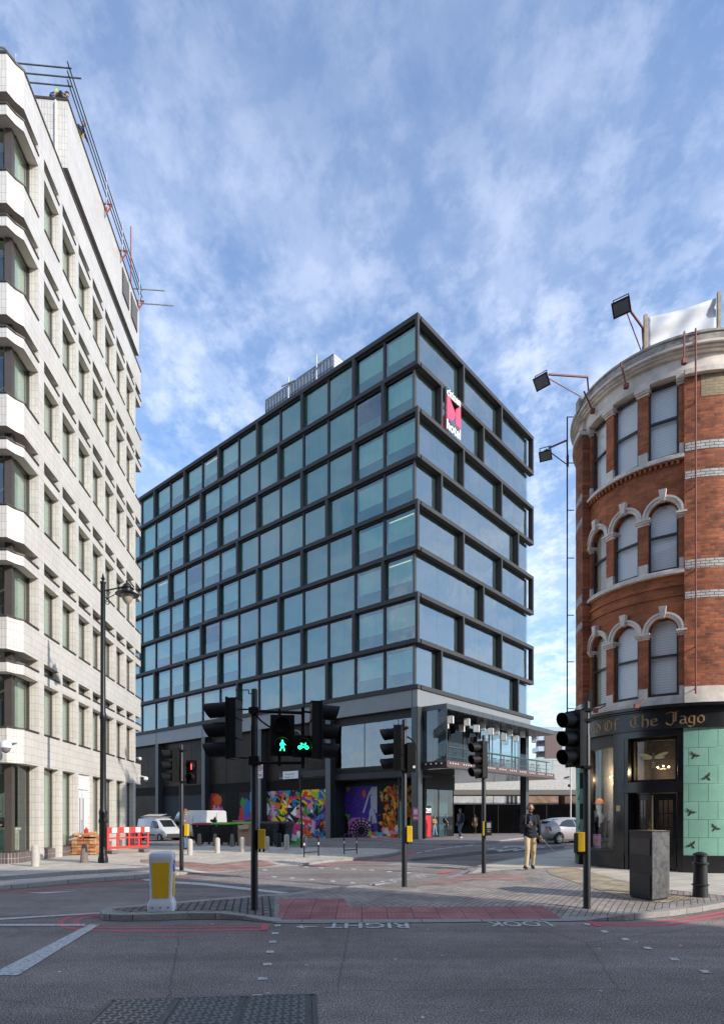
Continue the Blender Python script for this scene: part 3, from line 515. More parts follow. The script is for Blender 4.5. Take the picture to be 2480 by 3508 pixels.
# murals: a grid of small coloured tiles, painted with shapes
def mural(name, y0, y1, z0, z1, x, paint, res=.045, holes=()):
    nx, nz = int((y1-y0)/res), int((z1-z0)/res); cols = paint(nx, nz)
    vs = [(x, y0+(y1-y0)*i/nx, z0+(z1-z0)*j/nz) for j in range(nz+1) for i in range(nx+1)]
    fs = [(j*(nx+1)+i, (j+1)*(nx+1)+i, (j+1)*(nx+1)+i+1, j*(nx+1)+i+1) for j in range(nz) for i in range(nx)]
    me = bpy.data.meshes.new(name); me.from_pydata(vs, [], fs); at = me.color_attributes.new('paint', 'FLOAT_COLOR', 'CORNER')
    buf = []
    for j in range(nz):
        for i in range(nx): c = cols[j][i]; buf += [c[0], c[1], c[2], 1]*4
    at.data.foreach_set('color', buf)
    if 'mural_paint' not in MATS:
        m, n, l, b = nm('mural_paint'); MATS['mural_paint'] = m; a = n.new('ShaderNodeVertexColor'); a.layer_name = 'paint'; l.new(a.outputs[0], b.inputs['Base Color']); b.inputs['Roughness'].default_value = .5; b.inputs['Specular IOR Level'].default_value = .12
    me.materials.append(MATS['mural_paint']); o = bpy.data.objects.new(name, me); C.objects.link(o); o.parent = hot; return o
PAL = [(.80, .03, .02), (.92, .58, .01), (.16, .02, .34), (.85, .85, .80), (.05, .28, .04), (.55, .04, .20), (.03, .12, .42), (.01, .01, .01), (.65, .16, .01), (.02, .30, .33), (.30, .52, .03), (.24, .03, .30), (.68, .25, .38), (.01, .01, .01)]
class Canvas:
    def __init__(s, nx, nz, bgc): s.nx, s.nz = nx, nz; s.g = [[bgc]*nx for _ in range(nz)]
    def poly(s, P, c, outline=None):
        xs_ = [p[0] for p in P]; ys_ = [p[1] for p in P]; n = len(P)
        for j in range(max(0, int(min(ys_)*s.nz)), min(s.nz, int(max(ys_)*s.nz)+1)):
            y = (j+.5)/s.nz; X = []
            for k in range(n):
                (xa, ya), (xb, yb) = P[k], P[(k+1) % n]
                if (ya <= y) != (yb <= y): X.append(xa+(y-ya)/(yb-ya)*(xb-xa))
            X.sort()
            for a, b in zip(X[::2], X[1::2]):
                for i in range(max(0, int(a*s.nx)), min(s.nx, int(b*s.nx)+1)): s.g[j][i] = c
    def line(s, p, q, w, c):
        dx, dy = (q[0]-p[0])*s.nx, (q[1]-p[1])*s.nz; L = math.hypot(dx, dy) or 1; nx_, ny_ = -dy/L*w/2/s.nx, dx/L*w/2/s.nz
        s.poly([(p[0]+nx_, p[1]+ny_), (q[0]+nx_, q[1]+ny_), (q[0]-nx_, q[1]-ny_), (p[0]-nx_, p[1]-ny_)], c)
    def blob(s, x, y, rx, ry, c, rough=.25, seed=None):
        k = 18; ph = [1+random.uniform(-rough, rough) for _ in range(k)]; s.poly([(x+rx*ph[i]*math.cos(2*PI*i/k), y+ry*ph[i]*math.sin(2*PI*i/k)) for i in range(k)], c)
def shards(nx, nz, n=150, bgc=(.01, .01, .01)):
    cv = Canvas(nx, nz, bgc)
    for i in range(18): cv.blob(random.random(), random.random(), random.uniform(.05, .14), random.uniform(.08, .22), random.choice(PAL))
    for i in range(n):
        x, y = random.random(), random.random(); a = random.gauss(PI/2, .9); L = random.uniform(.15, .6); w = random.uniform(.03, .10); dx, dy = math.cos(a)*L*.5, math.sin(a)*L*.6
        t_ = random.random(); c = random.choice(PAL)
        if t_ < .7: cv.poly([(x-w/2*math.sin(a), y+w*math.cos(a)), (x+w/2*math.sin(a), y-w*math.cos(a)), (x+dx, y+dy)], c)
        else: cv.line((x, y), (x+dx, y+dy), random.uniform(2, 5), c)
    for i in range(7):
        x, y = random.random(), random.random(); c = random.choice(PAL)
        for k in range(14): a = random.uniform(0, 2*PI); cv.line((x, y), (x+math.cos(a)*.07, y+math.sin(a)*.13), 1.3, (.66, .4, .5) if i < 4 else c)
    return cv.g
def flowery(nx, nz):
    cv = Canvas(nx, nz, (.01, .01, .012)); cv.blob(.8, .7, .3, .4, (.6, .03, .03)); cv.blob(.75, .25, .3, .22, (.02, .09, .14)); cv.blob(.45, .2, .22, .2, (.10, .33, .12)); cv.blob(.3, .6, .2, .1, (.5, .06, .3)); cv.blob(.2, .35, .15, .2, (.7, .3, .02)); cv.blob(.5, .85, .3, .12, (.66, .12, .02))
    for k in range(60): a = random.uniform(0, 2*PI); q = random.uniform(.2, 1); cv.line((.62, .58), (.62+math.cos(a)*.34*q, .58+math.sin(a)*.2*q), 1.5, (.62, .34, .42))
    return cv.g
def magenta(nx, nz):
    cv = Canvas(nx, nz, (.012, .012, .014)); cv.blob(.75, .3, .3, .3, (.55, .03, .28), .1); cv.blob(.62, .66, .2, .18, (.02, .15, .40)); cv.blob(.8, .78, .12, .1, (.06, .25, .05)); cv.blob(.85, .55, .1, .12, (.6, .04, .04))
    for x, c in ((.42, (.2, .45, .6)), (.22, (.7, .4, .02)), (.12, (.05, .1, .4)), (.05, (.65, .12, .02)), (.33, (.06, .02, .2)), (.27, (.6, .6, .6))): cv.line((x, .2), (x+random.uniform(-.1, .1), 1), 4, c)
    for y in (.86, .72): cv.line((0, y), (.5, y+.04), 3, (.08, .2, .5))
    for k in range(9): cv.line((random.uniform(.2, .5), random.uniform(0, .2)), (random.uniform(.1, .45), random.uniform(.35, .6)), 4, random.choice([(.7, .2, .02), (.65, .6, .5), (.6, .05, .03), (.7, .45, .02)]))
    return cv.g
def blaze(nx, nz):      # x runs right to left in the photo, so 1 is the left edge
    cv = Canvas(nx, nz, (.012, .01, .012)); cv.poly([(.5, 0), (1, 0), (1, 1), (.5, 1)], (.075, .03, .27))
    for i in range(40): x, y = random.uniform(.72, .98), random.uniform(.45, .95); cv.blob(x, y, .025, .035, (.07, .04, .30), .1); cv.blob(x, y, .014, .02, (.035, .02, .14), .1)
    cv.blob(.95, .96, .03, .05, (.3, .2, .02)); cv.blob(.70, .85, .025, .07, (.6, .1, .02)); cv.blob(.78, .2, .2, .22, (.5, .22, .42), .15); cv.blob(.97, .42, .05, .05, (.1, .35, .03)); cv.blob(.99, .2, .04, .2, (.01, .01, .01))
    gry = (.42, .42, .44)
    cv.poly([(.58, .97), (.51, .98), (.51, .5), (.53, .5), (.55, .88), (.62, .82), (.7, .5), (.72, .5), (.63, .85)], gry); cv.poly([(.55, .9), (.6, .8), (.59, .6), (.62, .5), (.57, .42), (.54, .6)], gry)
    for a, b in (((.57, .6), (.56, .3)), ((.6, .55), (.62, .25)), ((.55, .5), (.52, .3))): cv.line(a, b, 3, gry)
    for k in range(16):
        a = 2*PI*k/16; cv.line((.74, .15), (.74+math.cos(a)*.2, .15+math.sin(a)*.25), 1.6, (.01, .01, .012))
    for q in (.25, .45, .65, .9):
        for k in range(16): a, b = 2*PI*k/16, 2*PI*(k+1)/16; cv.line((.74+math.cos(a)*.2*q, .15+math.sin(a)*.25*q), (.74+math.cos(b)*.2*q, .15+math.sin(b)*.25*q), 1.3, (.01, .01, .012))
    fire = [(.62, .12, .01), (.72, .40, .02), (.45, .05, .01), (.30, .10, .02), (.02, .012, .01), (.02, .012, .01), (.55, .28, .05)]
    for i in range(300): x, y = random.gauss(.22, .13), random.uniform(.2, .95); cv.blob(min(.45, max(.01, x)), y, random.uniform(.01, .035), random.uniform(.02, .07), random.choice(fire), .5)
    for i in range(60): x = random.uniform(0, .62); cv.blob(x, random.uniform(0, .22)*(1 if x < .4 else .6), random.uniform(.02, .05), random.uniform(.02, .05), random.choice([(.7, .10, .02), (.75, .5, .02), (.7, .25, .4), (.12, .35, .5), (.62, .04, .02), (.35, .5, .04), (.68, .6, .5)]), .5)
    cv.poly([(0, 0), (.05, 0), (.02, .4), (0, .5)], (.25, .5, .03)); return cv.g
random.seed(5); mural('mural', 1.55, 7.75, -.1, 3.75, 1.55, blaze)
random.seed(8); mural('mural', 8.32, 15.55, -.3, 3.58, .59, lambda a, b: shards(a, b, 190))
mural('mural', 16.3, 19.3, -.4, 3.58, .59, magenta); mural('mural', 21.2, 23.35, -.5, 3.58, .59, flowery)
random.seed(9)
lv = MB(); lv.box(.6, .66, 19.3, 21.2, -.5, 3.6)
for q in range(44): lv.box(.56, .6, 19.32, 21.18, .6+q*.068, .63+q*.068)
lv.build('vent_panel', m_louv, hot)
p = MB(); p.box(1.56, 1.6, .5, 7.8, -.3, 4.1); p.build('recess_wall', blackm, hot)
# lobby glass and undercroft
for a, b in ((.7, 2.2), (2.24, 3.8), (3.84, 5.4), (5.44, 7.38)):
    p = MB(); p.box(a, b, 2.0, 2.012, -.1, 3.5); w = p.build('lobby_glazing', m_clear, hot); c = MB()
    n = 26
    for q in range(n): x = a+(b-a)*(.12+.7*q/n); c.box(x, x+.025, 2.24+.03*math.sin(q*1.3), 2.27+.03*math.sin(q*1.3), 0, 3.5)
    c.build('curtain', mat('teal_drape', (.16, .33, .36), .85, var=.2), w)
f_ = MB(); f_.box(.6, 7.45, 1.9, 2.1, 3.5, 4.58)
for x in (.66, 2.22, 3.82, 5.42, 7.4): f_.box(x-.03, x+.03, 1.97, 2.05, -.1, 3.5)
f_.build('lobby_frame', blackm, hot)
p = MB(); p.box(7.4, 7.42, 2.1, 16, -.1, 4.58); p.build('lobby_side_wall', m_brown, hot)
def mirror_wavy():
    m, n, l, b = nm('rippled_mirror'); b.inputs['Metallic'].default_value = 1; b.inputs['Roughness'].default_value = .03; b.inputs['Base Color'].default_value = (.85, .85, .85, 1)
    t = n.new('ShaderNodeTexCoord'); mp = n.new('ShaderNodeMapping'); mp.inputs['Scale'].default_value = (1.2, 6, 1); l.new(t.outputs['Object'], mp.inputs[0]); no = n.new('ShaderNodeTexNoise'); no.inputs['Scale'].default_value = 1.4; no.inputs['Detail'].default_value = 4; l.new(mp.outputs[0], no.inputs['Vector'])
    bp = n.new('ShaderNodeBump'); bp.inputs['Strength'].default_value = .35; bp.inputs['Distance'].default_value = .05; l.new(no.outputs[0], bp.inputs['Height']); l.new(bp.outputs[0], b.inputs['Normal']); return m
p = MB(); p.box(.6, 16.3, -1.85, 14, 4.585, 4.60); p.build('mirror_soffit', mirror_wavy(), hot)
# upper bar floor glazing on the right
for i in range(8):
    a = .7+i*1.9; p = MB(); p.box(a, a+1.86, .5, .512, 5.05, 8.3); w = p.build('bar_glazing', glass('bar_glass_dark_reflection', (.5, .55, .55), .0, edge=1.25) if i < 4 else glass('bar_glass', (.55, .62, .63), .08), hot)  # left panes mirror less, a dark reflection put into the material
f_ = MB()
for i in range(9): a = .68+i*1.9; f_.box(a-.04, a+.04, .46, .54, 5.05, 8.66); f_.box(a+.5, a+.56, .48, .52, 5.05, 8.3) if i % 2 else 0
f_.box(.5, 16.3, .46, .54, 8.3, 8.7); f_.build('bar_frame', m_fr, hot)
p = MB(); p.box(.7, 12.2, 2.35, 2.4, 5, 8.6); p.build('bar_back_wall', mat('bar_wall', (.05, .05, .055), .7), hot)
p = MB(); p.box(.5, 16.4, -1.85, 14, 4.605, 5.04); p.build('floor_slab', m_fr, hot)
# terrace
r_ = MB(); r_.box(.5, 17.0, -1.875, .095, 8.36, 8.69); r_.build('terrace_roof', m_beam, hot)
p = MB(); p.box(.52, 16.98, -1.86, .09, 8.34, 8.358); p.build('terrace_ceiling', mat('gloss_black_ceiling', (.012, .012, .012), .25, spec=.5), hot)
jn = MB()
for i in range(1, 12): jn.box(.5+i*1.5-.008, .5+i*1.5+.008, -1.882, -1.875, 8.36, 8.69)
jn.build('roof_joint', m_fr, hot)
m_cor = mat('corten_brown', (.13, .070, .062), .45, metal=.3, var=.15, scale=2)
p = MB(); p.box(.5, 16.9, -1.9, -1.86, 4.68, 5.08); p.box(.5, .54, -1.86, .0, 4.68, 5.08); ter = p.build('parapet', m_cor, hot)
p = MB(); p.box(.5, 17.0, -1.96, -1.84, 4.60, 4.68); p.build('edge_flange', m_fr, hot)
st = MB()
for i in range(10):
    for k in range(4): x = .85+i*1.62+k*.3; st.cyl((x, -1.9, 4.92), (x, -1.94, 4.92), .055, n=8)
for k in range(4): st.cyl((.5, -1.5+k*.4, 4.92), (.46, -1.5+k*.4, 4.92), .055, n=8)
st.build('stud', mat('bright_stud', (.8, .8, .8), .3, metal=.3), ter)
m_bal = glass('balustrade_glass', (.88, .93, .92), .0, edge=1.3)
for i in range(10):
    a = .56+i*1.63; p = MB(); p.box(a, a+1.6, -1.87, -1.855, 5.08, 6.28 if i else 6.28); p.build('balustrade_pane', m_bal, hot)
p = MB(); p.box(.515, .53, -1.84, 0, 5.08, 8.35); p.build('side_screen', glass('side_glass', (.5, .55, .58), .08), hot)
f_ = MB(); f_.box(.5, .55, -1.87, -1.83, 5.08, 8.36); f_.box(1, 16.6, -1.65, -1.35, 6.0, 6.06)
for i in range(9): f_.box(1.3+i*1.85, 1.36+i*1.85, -1.55, -1.49, 5.04, 6.0)
f_.box(1, 16.6, -1.55, -1.5, 5.4, 5.44); f_.build('bar_counter', mat('counter_dark', (.04, .038, .036), .5), hot)
# roof plant enclosure
xs_p = 6.0; cpt = RP(1144, 1211, WPOS(xs_p, 0), HR); lc = LOC(cpt); ept = LOC(RP(911, 1370, WPOS(xs_p, 0), HR)); 
m_mesh = glass('perforated_metal', (.55, .57, .60), .12, rough=.5); MATS['perforated_metal'].node_tree.nodes['Transparent BSDF'].inputs[0].default_value = (.62, .66, .72, 1)
p = MB(); zt = lc.z
p.box(xs_p, xs_p+.03, lc.y, ept.y, 34.1, zt); p.box(xs_p+.03, xs_p+3.5, lc.y, lc.y+.03, 34.1, zt); pe = p.build('plant_screen', mat('pale_metal_mesh', (.42, .44, .46), .5, metal=.4, var=.3, scale=3), hot)
b = MB(); n = 22
for i in range(n+1): y = lc.y+(ept.y-lc.y)*i/n; b.box(xs_p-.06, xs_p, y-.025, y+.025, 34.1, zt)
for k in range(8): z = 34.3+(zt-34.35)*k/7; b.box(xs_p-.09, xs_p-.06, ept.y if ept.y < lc.y else lc.y, lc.y if ept.y < lc.y else ept.y, z-.03, z+.03)
b.build('screen_frame', mat('screen_grey', (.20, .21, .22), .5, metal=.4), pe)
b = MB()
for i in range(26): z = 34.1+(zt-34.1)*i/26; b.box(xs_p, xs_p+3.5, lc.y-.03, lc.y, z, z+.05)
b.build('screen_louvre', whitep, pe)
an = MB(); q = LOC(RP(1084, 1215, WPOS(xs_p-1, 0), HR)); an.cyl((q.x, q.y, 34), (q.x, q.y, q.z), .05); an.bar((q.x, q.y-.7, q.z-1), (q.x, q.y+.5, q.z-1.3), .08); q = LOC(RP(988, 1292, WPOS(xs_p-1, 0), HR)); an.cyl((q.x, q.y, 34), (q.x, q.y, q.z), .05); an.bar((q.x, q.y-1.0, q.z-.7), (q.x, q.y+.9, q.z-.4), .08); an.build('antenna', steel, hot)
# sign on the right facade
sg = thing('hotel_sign', 'white and pink hotel sign reading citizen hotel, high on the sunlit right facade', 'sign', WPOS(4.2, -.12, 28.1), hot.rotation_euler[2])
m_sw = mat('sign_white', (.85, .85, .85), .3, emit=(1, 1, 1), es=.12); m_sr = mat('sign_red', (.75, .05, .10), .35, emit=(.9, .08, .14), es=.2)
a0 = LOC(RP(1531, 1352, WPOS(0, -.12), HL)); a1 = LOC(RP(1577, 1352, WPOS(0, -.12), HL)); wS = a1.x-a0.x; sg.location = WPOS((a0.x+a1.x)/2, -.12, 28.05)
def stext(t_, z, name, h_):
    vs, fs = textmesh(t_, 1, .02, .012); w_ = max(p[0] for p in vs)-min(p[0] for p in vs); mm = (max(p[0] for p in vs)+min(p[0] for p in vs))/2
    o = MB(); o.add([((p[0]-mm)/w_*wS, -p[2], z+p[1]*h_) for p in vs], fs); o.build(name, m_sw, sg, recalc=False)
stext('citizen', 2.62, 'lettering', .78); stext('hotel', .36, 'lettering', .98)
o = MB(); X = lambda k: -wS/2+k*wS
for PP in ([(0, .82), (0, 2.3), (.18, 2.3), (.6, 1.55), (.6, 1.45), (.34, .82)], [(1, .82), (1, 2.3), (.9, 2.3), (.64, 1.9), (.62, .82)]):
    n = len(PP); o.add([(X(a), -.03, b) for a, b in PP]+[(X(a), .03, b) for a, b in PP], [tuple(range(n)), tuple(range(2*n-1, n-1, -1))]+[(i, n+i, n+(i+1) % n, (i+1) % n) for i in range(n)])
o.build('emblem', m_sr, sg); o = MB(); o.box(-wS/2-.12, -wS/2-.04, .04, .12, .05, 2.9); o.box(-wS/2-.08, wS/2, .04, .1, .6, .66); o.box(-wS/2-.08, wS/2, .04, .1, 2.35, 2.4); o.build('sign_frame', m_fr, sg)
# ================================================================= WHITE TILED OFFICE BUILDING (local x outwards, local y along the street)
offL = Vector((-10.73, 19.2, 0)); oth = math.atan2(.0803, .9968)
off = thing('office_building', 'white glazed tile office block with chamfered corner bays, at the left edge', 'office building', offL, oth)
def OW(x, y, z=0): return offL+Vector((.9968*x-.0803*y, .0803*x+.9968*y, z))
def OLoc(p): q = p-offL; return Vector((q.x*.9968+q.y*.0803, -q.x*.0803+q.y*.9968, q.z))
m_tile = brickmat('white_glazed_tile', (.72, .68, .61), (.65, .61, .55), (.36, .31, .27), .105, .255, .006, rough=.28, offset=0, var=.12, vs_=.7, bump=.15, spec=.5)
m_cap = mat('bronze_cap', (.085, .072, .062), .4, metal=.4, var=.15); m_brf = mat('bronze_frame', (.10, .083, .070), .4, metal=.3, var=.1); m_sof = mat('soffit_render', (.80, .73, .65), .8, var=.06)
m_opane = glass('green_tinted_glass', (.87, .92, .88), .10, edge=1.5); m_bl = curtainmat('pale_blind', (.52, .54, .48), .12, 30)
outer = [(-12.3, .51), (-.307, -.447), (-.1755, -.186), (0, 0), (0, 13.06)]; inner = [(-.42, 13.06), (-.42, .1), (-.62, -.06), (-12.3, .87)]
def off_out(e): return [(-12.3, .51-e), (-.307+e*.35, -.447-e), (-.1755+e*.9, -.186-e*.45), (e, 0), (e, 13.06+e)]
SILLS = []; zs = [4.33+3.453*k for k in range(6)]; YO = [1.46+1.525*k for k in range(8)]
wl = MB()
bands = [(3.25, 4.33)]+[(z+2.45, z+3.453) for z in zs[:5]]+[(zs[5]+2.45, 25.22)]
for a, b in bands: wl.prism(outer+inner, a, b)
for z in zs: wl.prism(outer+inner, z+1.74, z+2.05)
w0 = wl.build('wall', m_tile, off); pr = MB()
for ya, yb in [(1.02, 1.46)]+[(YO[k]+1.2, YO[k+1]) for k in range(7)]:
    pr = MB(); pr.box(-.417, -.003, ya, yb, .0, 25.21); pr.build('pier', m_tile, off)
pr = MB(); pr.box(-3.4, -2.95, -.212, .2, 0, 25.2); pr.build('pier', m_tile, off)
for z in zs:
    for za in (z, z+2.05):
        cp = MB(); cp.prism(off_out(.035)[:3]+[(.035, 0), (.035, 1.02), (-.40, 1.02), (-.42, .1), (-.62, -.06), (-12.3, .87)], za+.0005, za+.05); cp.build('sill', m_cap, off)
for k in range(7):
    for z in zs:
        cp = MB(); cp.box(-.40, .035, YO[k]+.001, YO[k]+1.199, z+.0005, z+.05); SILLS.append(cp); cp = MB(); cp.box(-.40, .035, YO[k]+.001, YO[k]+1.199, z+2.0505, z+2.10); SILLS.append(cp)
for k, cp in enumerate(SILLS): cp.build('window_sill', m_cap, off)
for z in zs: cp = MB(); cp.box(-.40, .035, 12.06, 13.09, z+.0005, z+.05); cp.build('sill', m_cap, off); cp = MB(); cp.box(-.40, .035, 12.06, 13.09, z+2.0505, z+2.1); cp.build('sill', m_cap, off)
cp = MB(); cp.prism(off_out(.03)+[(-.5, 13.0), (-.5, .3), (-12.3, 1.2)], 25.22, 25.30); cp.build('roof_edge_cap', m_cap, off)
# cut the sills where piers stand proud: piers above keep their own faces
sf = MB()
for a, b in bands[:]: sf.prism([(-12.2, .60), (-.33, -.37), (-.23, -.14), (-.05, .03), (-.05, 13.0)]+inner, a-.004, a-.001)
for z in zs: sf.prism([(-12.2, .60), (-.33, -.37), (-.23, -.14), (-.05, .03), (-.05, 13.0)]+inner, z+1.736, z+1.739)
sf.build('soffit', m_sof, off)
def owin(y0, y1, z0, z1, nm_='window', x=-.23):
    e = .05 if z1-z0 > 1 else .03; f_ = MB()
    for a in ((y0, y0+e, z0, z1), (y1-e*1.6, y1, z0, z1), (y0+e, y1-e*1.6, z0, z0+e), (y0+e, y1-e*1.6, z1-e, z1)): f_.box(x-.05, x, *a)
    w = f_.build(nm_, m_brf, off); p = MB(); p.box(x-.03, x-.022, y0+e, y1-e*1.6, z0+e, z1-e); p.build('pane', m_opane, w)
    if 1: c = MB(); c.box(x-.13, x-.12, y0, y1, z0, z1); c.build('blind', m_bl, w)  # also added in the transom windows as a pale sheet to brighten them
    return w
for k in range(7):
    for z in zs: owin(YO[k], YO[k]+1.2, z+.05, z+1.74); owin(YO[k], YO[k]+1.2, z+2.10, z+2.45, 'transom_window')
    if k in (2,): continue
    g0 = MB(); g0.box(-.42, -.12, YO[k], YO[k]+1.2, 0, .42); g0.build('plinth', brickmat('brown_plinth_tile', (.13, .10, .095), (.10, .08, .075), (.33, .29, .27), .105, .25, .01, rough=.35, offset=0), off)
    owin(YO[k], YO[k]+1.2, .42, 3.25, 'shop_window')
# white service doors
d = MB(); d.box(-.16, -.10, YO[2], YO[2]+1.2, .1, 2.62); d.box(-.14, -.08, YO[2], YO[2]+1.2, 2.64, 3.25); dd = d.build('door', whitep, off)
d = MB(); d.box(-.10, -.092, YO[2]+.36, YO[2]+.42, .9, 2.3); d.box(-.10, -.092, YO[2]+.70, YO[2]+.76, .9, 2.3); d.box(-.10, -.094, YO[2]+.594, YO[2]+.602, .1, 2.62); d.build('vision_panel', blackm, dd)
d = MB(); d.tube([(-.10, YO[2]+.52, .9), (-.03, YO[2]+.52, .9), (-.03, YO[2]+.52, 1.4), (-.10, YO[2]+.52, 1.4)], .014); d.build('handle', steel, dd)
# corner bay windows
for z in zs+[None]:
    za, zb = (z+.05, z+1.74) if z else (.42, 3.25)
    f_ = MB(); f_.box(-.56, -.34, -.06, .14, za, zb); f_.box(-.36, -.28, .98, 1.02, za, zb); f_.box(-.36, -.30, .14, .98, za, za+.06); f_.box(-.36, -.30, .14, .98, zb-.05, zb)
    f_.box(-2.95, -.62, -.03, .03, za, za+.06); f_.box(-2.95, -.62, -.03, .03, zb-.05, zb); w = f_.build('bay_window', m_brf, off)
    p = MB(); p.box(-.34, -.332, .14, .98, za+.06, zb-.05); p.box(-2.95, -.62, -.004, .004, za+.06, zb-.05); p.build('pane', m_opane, w)
    if z:
        p = MB(); p.box(-.46, -.45, .3, 1.0, za, zb); p.build('blind', m_bl, w)
        f_ = MB(); f_.box(-.56, -.34, -.06, .14, z+2.10, z+2.45); f_.box(-.42, -.38, .14, 1.0, z+2.1, z+2.13); f_.box(-2.95, -.62, -.02, .02, z+2.1, z+2.13); w2 = f_.build('transom_window', m_brf, off); p = MB(); p.box(-.34, -.332, .14, .98, z+2.13, z+2.45); p.box(-2.95, -.62, -.004, .004, z+2.13, z+2.45); p.build('pane', m_opane, w2)
g0 = MB(); g0.prism([(-3, -.13), (-.35, -.30), (-.15, .0), (-.15, 1.02), (-.42, 1.02), (-.45, .1), (-3, .15)], 0, .42); g0.build('plinth', MATS['brown_plinth_tile'], off)
# far open corner
for z in zs+[None]:
    za, zb = (z+.05, z+1.74) if z else (.3, 3.25)
    f_ = MB(); f_.box(-.60, -.42, 12.6, 12.78, za, zb); w = f_.build('corner_window', m_brf, off); p = MB(); p.box(-.45, -.442, 12.06, 12.6, za, zb); p.box(-12, -.6, 12.69, 12.70, za, zb); p.build('pane', m_opane, w)
ib = MB(); ib.box(-12, -.9, 1.6, 12.5, .1, 25.0); ib.box(-12, -5, .9, 1.6, .1, 25); ib.build('inner_wall', mat('office_interior', (.16, .18, .15), .8, var=.4, scale=.6), off)
fl = MB()
for z in zs+[25.2]: fl.box(-12.2, -.45, .62, 13.0, z-.9, z-.02)
fl.build('floor_slab', m_sof, off)
ct = MB(); ct.box(-12.3, -.02, .9, 13.05, 25.20, 25.215); ct.build('roof', mat('roof_grey', (.2, .2, .2), .9), off)
rb = MB(); rb.box(-12, -.3, 3.5, 13.0, 25.3, 25.86); rb.build('shadow_gap', m_cap, off)
ub = MB(); ub.box(-12, -.003, 3.45, 12.75, 25.86, 28.36); ub.build('upper_wall', m_tile, off)
uc = MB(); uc.box(-12, .03, 3.42, 12.78, 28.36, 28.44); uc.build('coping', m_cap, off)
def louvre(nm_, fx, n=7):
    f_ = MB(); fx(f_, None); w = f_.build(nm_, m_cap, off); s = MB(); fx(s, n); s.build('slat', mat('slat_grey', (.30, .29, .28), .5), w)
def lf1(m, n):
    if n is None: m.box(-1.95, -1.15, 3.40, 3.449, 26.9, 27.95)
    else:
        for q in range(n): m.box(-1.88, -1.22, 3.36, 3.40, 26.98+q*.13, 27.04+q*.13)
louvre('louvre', lf1)
def lf2(m, n):
    y = LY
    if n is None: m.box(.001, .03, y, y+1.05, 26.75, 28.0)
    else:
        for q in range(9): m.box(.03, .06, y+.08, y+.97, 26.82+q*.13, 26.88+q*.13)
for LY in (9.9, 11.3): louvre('louvre', lf2)
dp = MB(); dp.cyl((-.42, 3.40, 25.9), (-.42, 3.40, 28.3), .035); dp.build('downpipe', m_tile, off)
hd = MB(); hd.tube([OLoc(atY(u, v, 19.6)) for u, v in [(-40, 160), (0, 160), (18, 163), (30, 178), (40, 205), (48, 222)]], .03); hd.build('roof_handrail', steel, off)
# office interior: reception desk seen through the corner glass
ds = thing('reception_desk', 'pale green reception desk behind the ground floor corner glass', 'desk', OW(-1.6, .75, .1), oth)
q = MB(); q.box(-1.2, 1.05, -.28, .28, 1.02, 1.10); q.build('desk_top', mat('desk_white', (.6, .68, .6), .4), ds); q = MB(); q.box(-1.15, 1.0, -.24, .24, 0, 1.02); q.build('desk_front', mat('desk_green', (.38, .50, .42), .5), ds)
# scaffold guard rail on the roof
sc = thing('scaffold_rail', 'grey tube scaffold guard rail with red brackets along the office roof', 'scaffold', OW(-1, 3.3, 28.44), oth)
s0 = MB(); zr = (28.75, 29.08, 29.42)
o3 = Vector((-1, 3.3, 28.44))
def sv(x, y, z): return Vector((x, y, z))-o3
for z in zr: s0.cyl(sv(-2.75, 3.3, z), sv(.2 if z != 29.08 else .55, 3.3, z), .025, n=8); s0.cyl(sv(.12, 3.1, z), sv(.12, 12.9, z), .025, n=8)
s0.build('ledger_tube', mat('scaffold_tube', (.13, .14, .14), .5, metal=.5, var=.3), sc)
tm = mat('scaffold_bright', (.42, .43, .43), .4, metal=.6, var=.3); rm = mat('rusty_red', (.30, .07, .035), .7, var=.4)
for x, y, a, b in ((-1.8, 3.3, 28.3, 29.75), (.12, 7.35, 28.3, 29.9), (.12, 9.55, 28.2, 29.8), (.12, 12.35, 28.2, 29.9)):
    s1 = MB(); s1.cyl(sv(x, y, a), sv(x, y, b), .032, n=8); st_ = s1.build('standard_tube', tm, sc)
    s1 = MB(); s1.bar(sv(x, y, 28.5), sv(x, y, 28.0), .05); s1.bar(sv(x-.3 if x > 0 else x, y, 28.45), sv(x+.25, y, 28.45), .05); s1.bar(sv(x, y, 28.05), sv(x+.22, y, 28.4), .04); s1.build('bracket', rm, st_)
s1 = MB(); s1.cyl(sv(.12, 10.9, 28.2), sv(.12, 10.9, 30.9), .03, n=8); s1.build('standard_tube', rm, sc)
s1 = MB(); s1.cyl(sv(-.3, 12.4, 29.1), sv(1.4, 12.4, 29.1), .03, n=8); s1.cyl(sv(-.3, 12.7, 28.6), sv(1.8, 12.7, 28.6), .03, n=8); s1.build('transom_tube', tm, sc)
# ================================================================= RED BRICK CORNER BUILDING
bc = Vector((9.5, 18.4, 0)); bk_ = thing('brick_building', 'red brick Victorian corner building with white arches and rounded front, at the right edge', 'building', bc)
def ANG(u, Rr):
    r = (u-1240)/F; d = Vector((r, 1)).normalized(); cd = bc.x*d.x+bc.y*d.y; pp = bc.x*d.y-bc.y*d.x; t = cd-math.sqrt(max(0, Rr*Rr-pp*pp)); p = d*t-Vector((bc.x, bc.y)); return math.degrees(math.atan2(p.y, p.x)) % 360
def PC(a, r, z=0): return Vector((r*math.cos(R(a)), r*math.sin(R(a)), z))
polar = lambda c, n: (math.atan2(c.y, c.x) % (2*PI)*2.65, c.z) if abs(n.z) < .7 else (c.x, c.y)
m_brk = brickmat('red_brick', (.52, .145, .052), (.27, .070, .032), (.20, .15, .11), .215, .075, .009, rough=.85, var=.62, vs_=2.2, bump=.7)
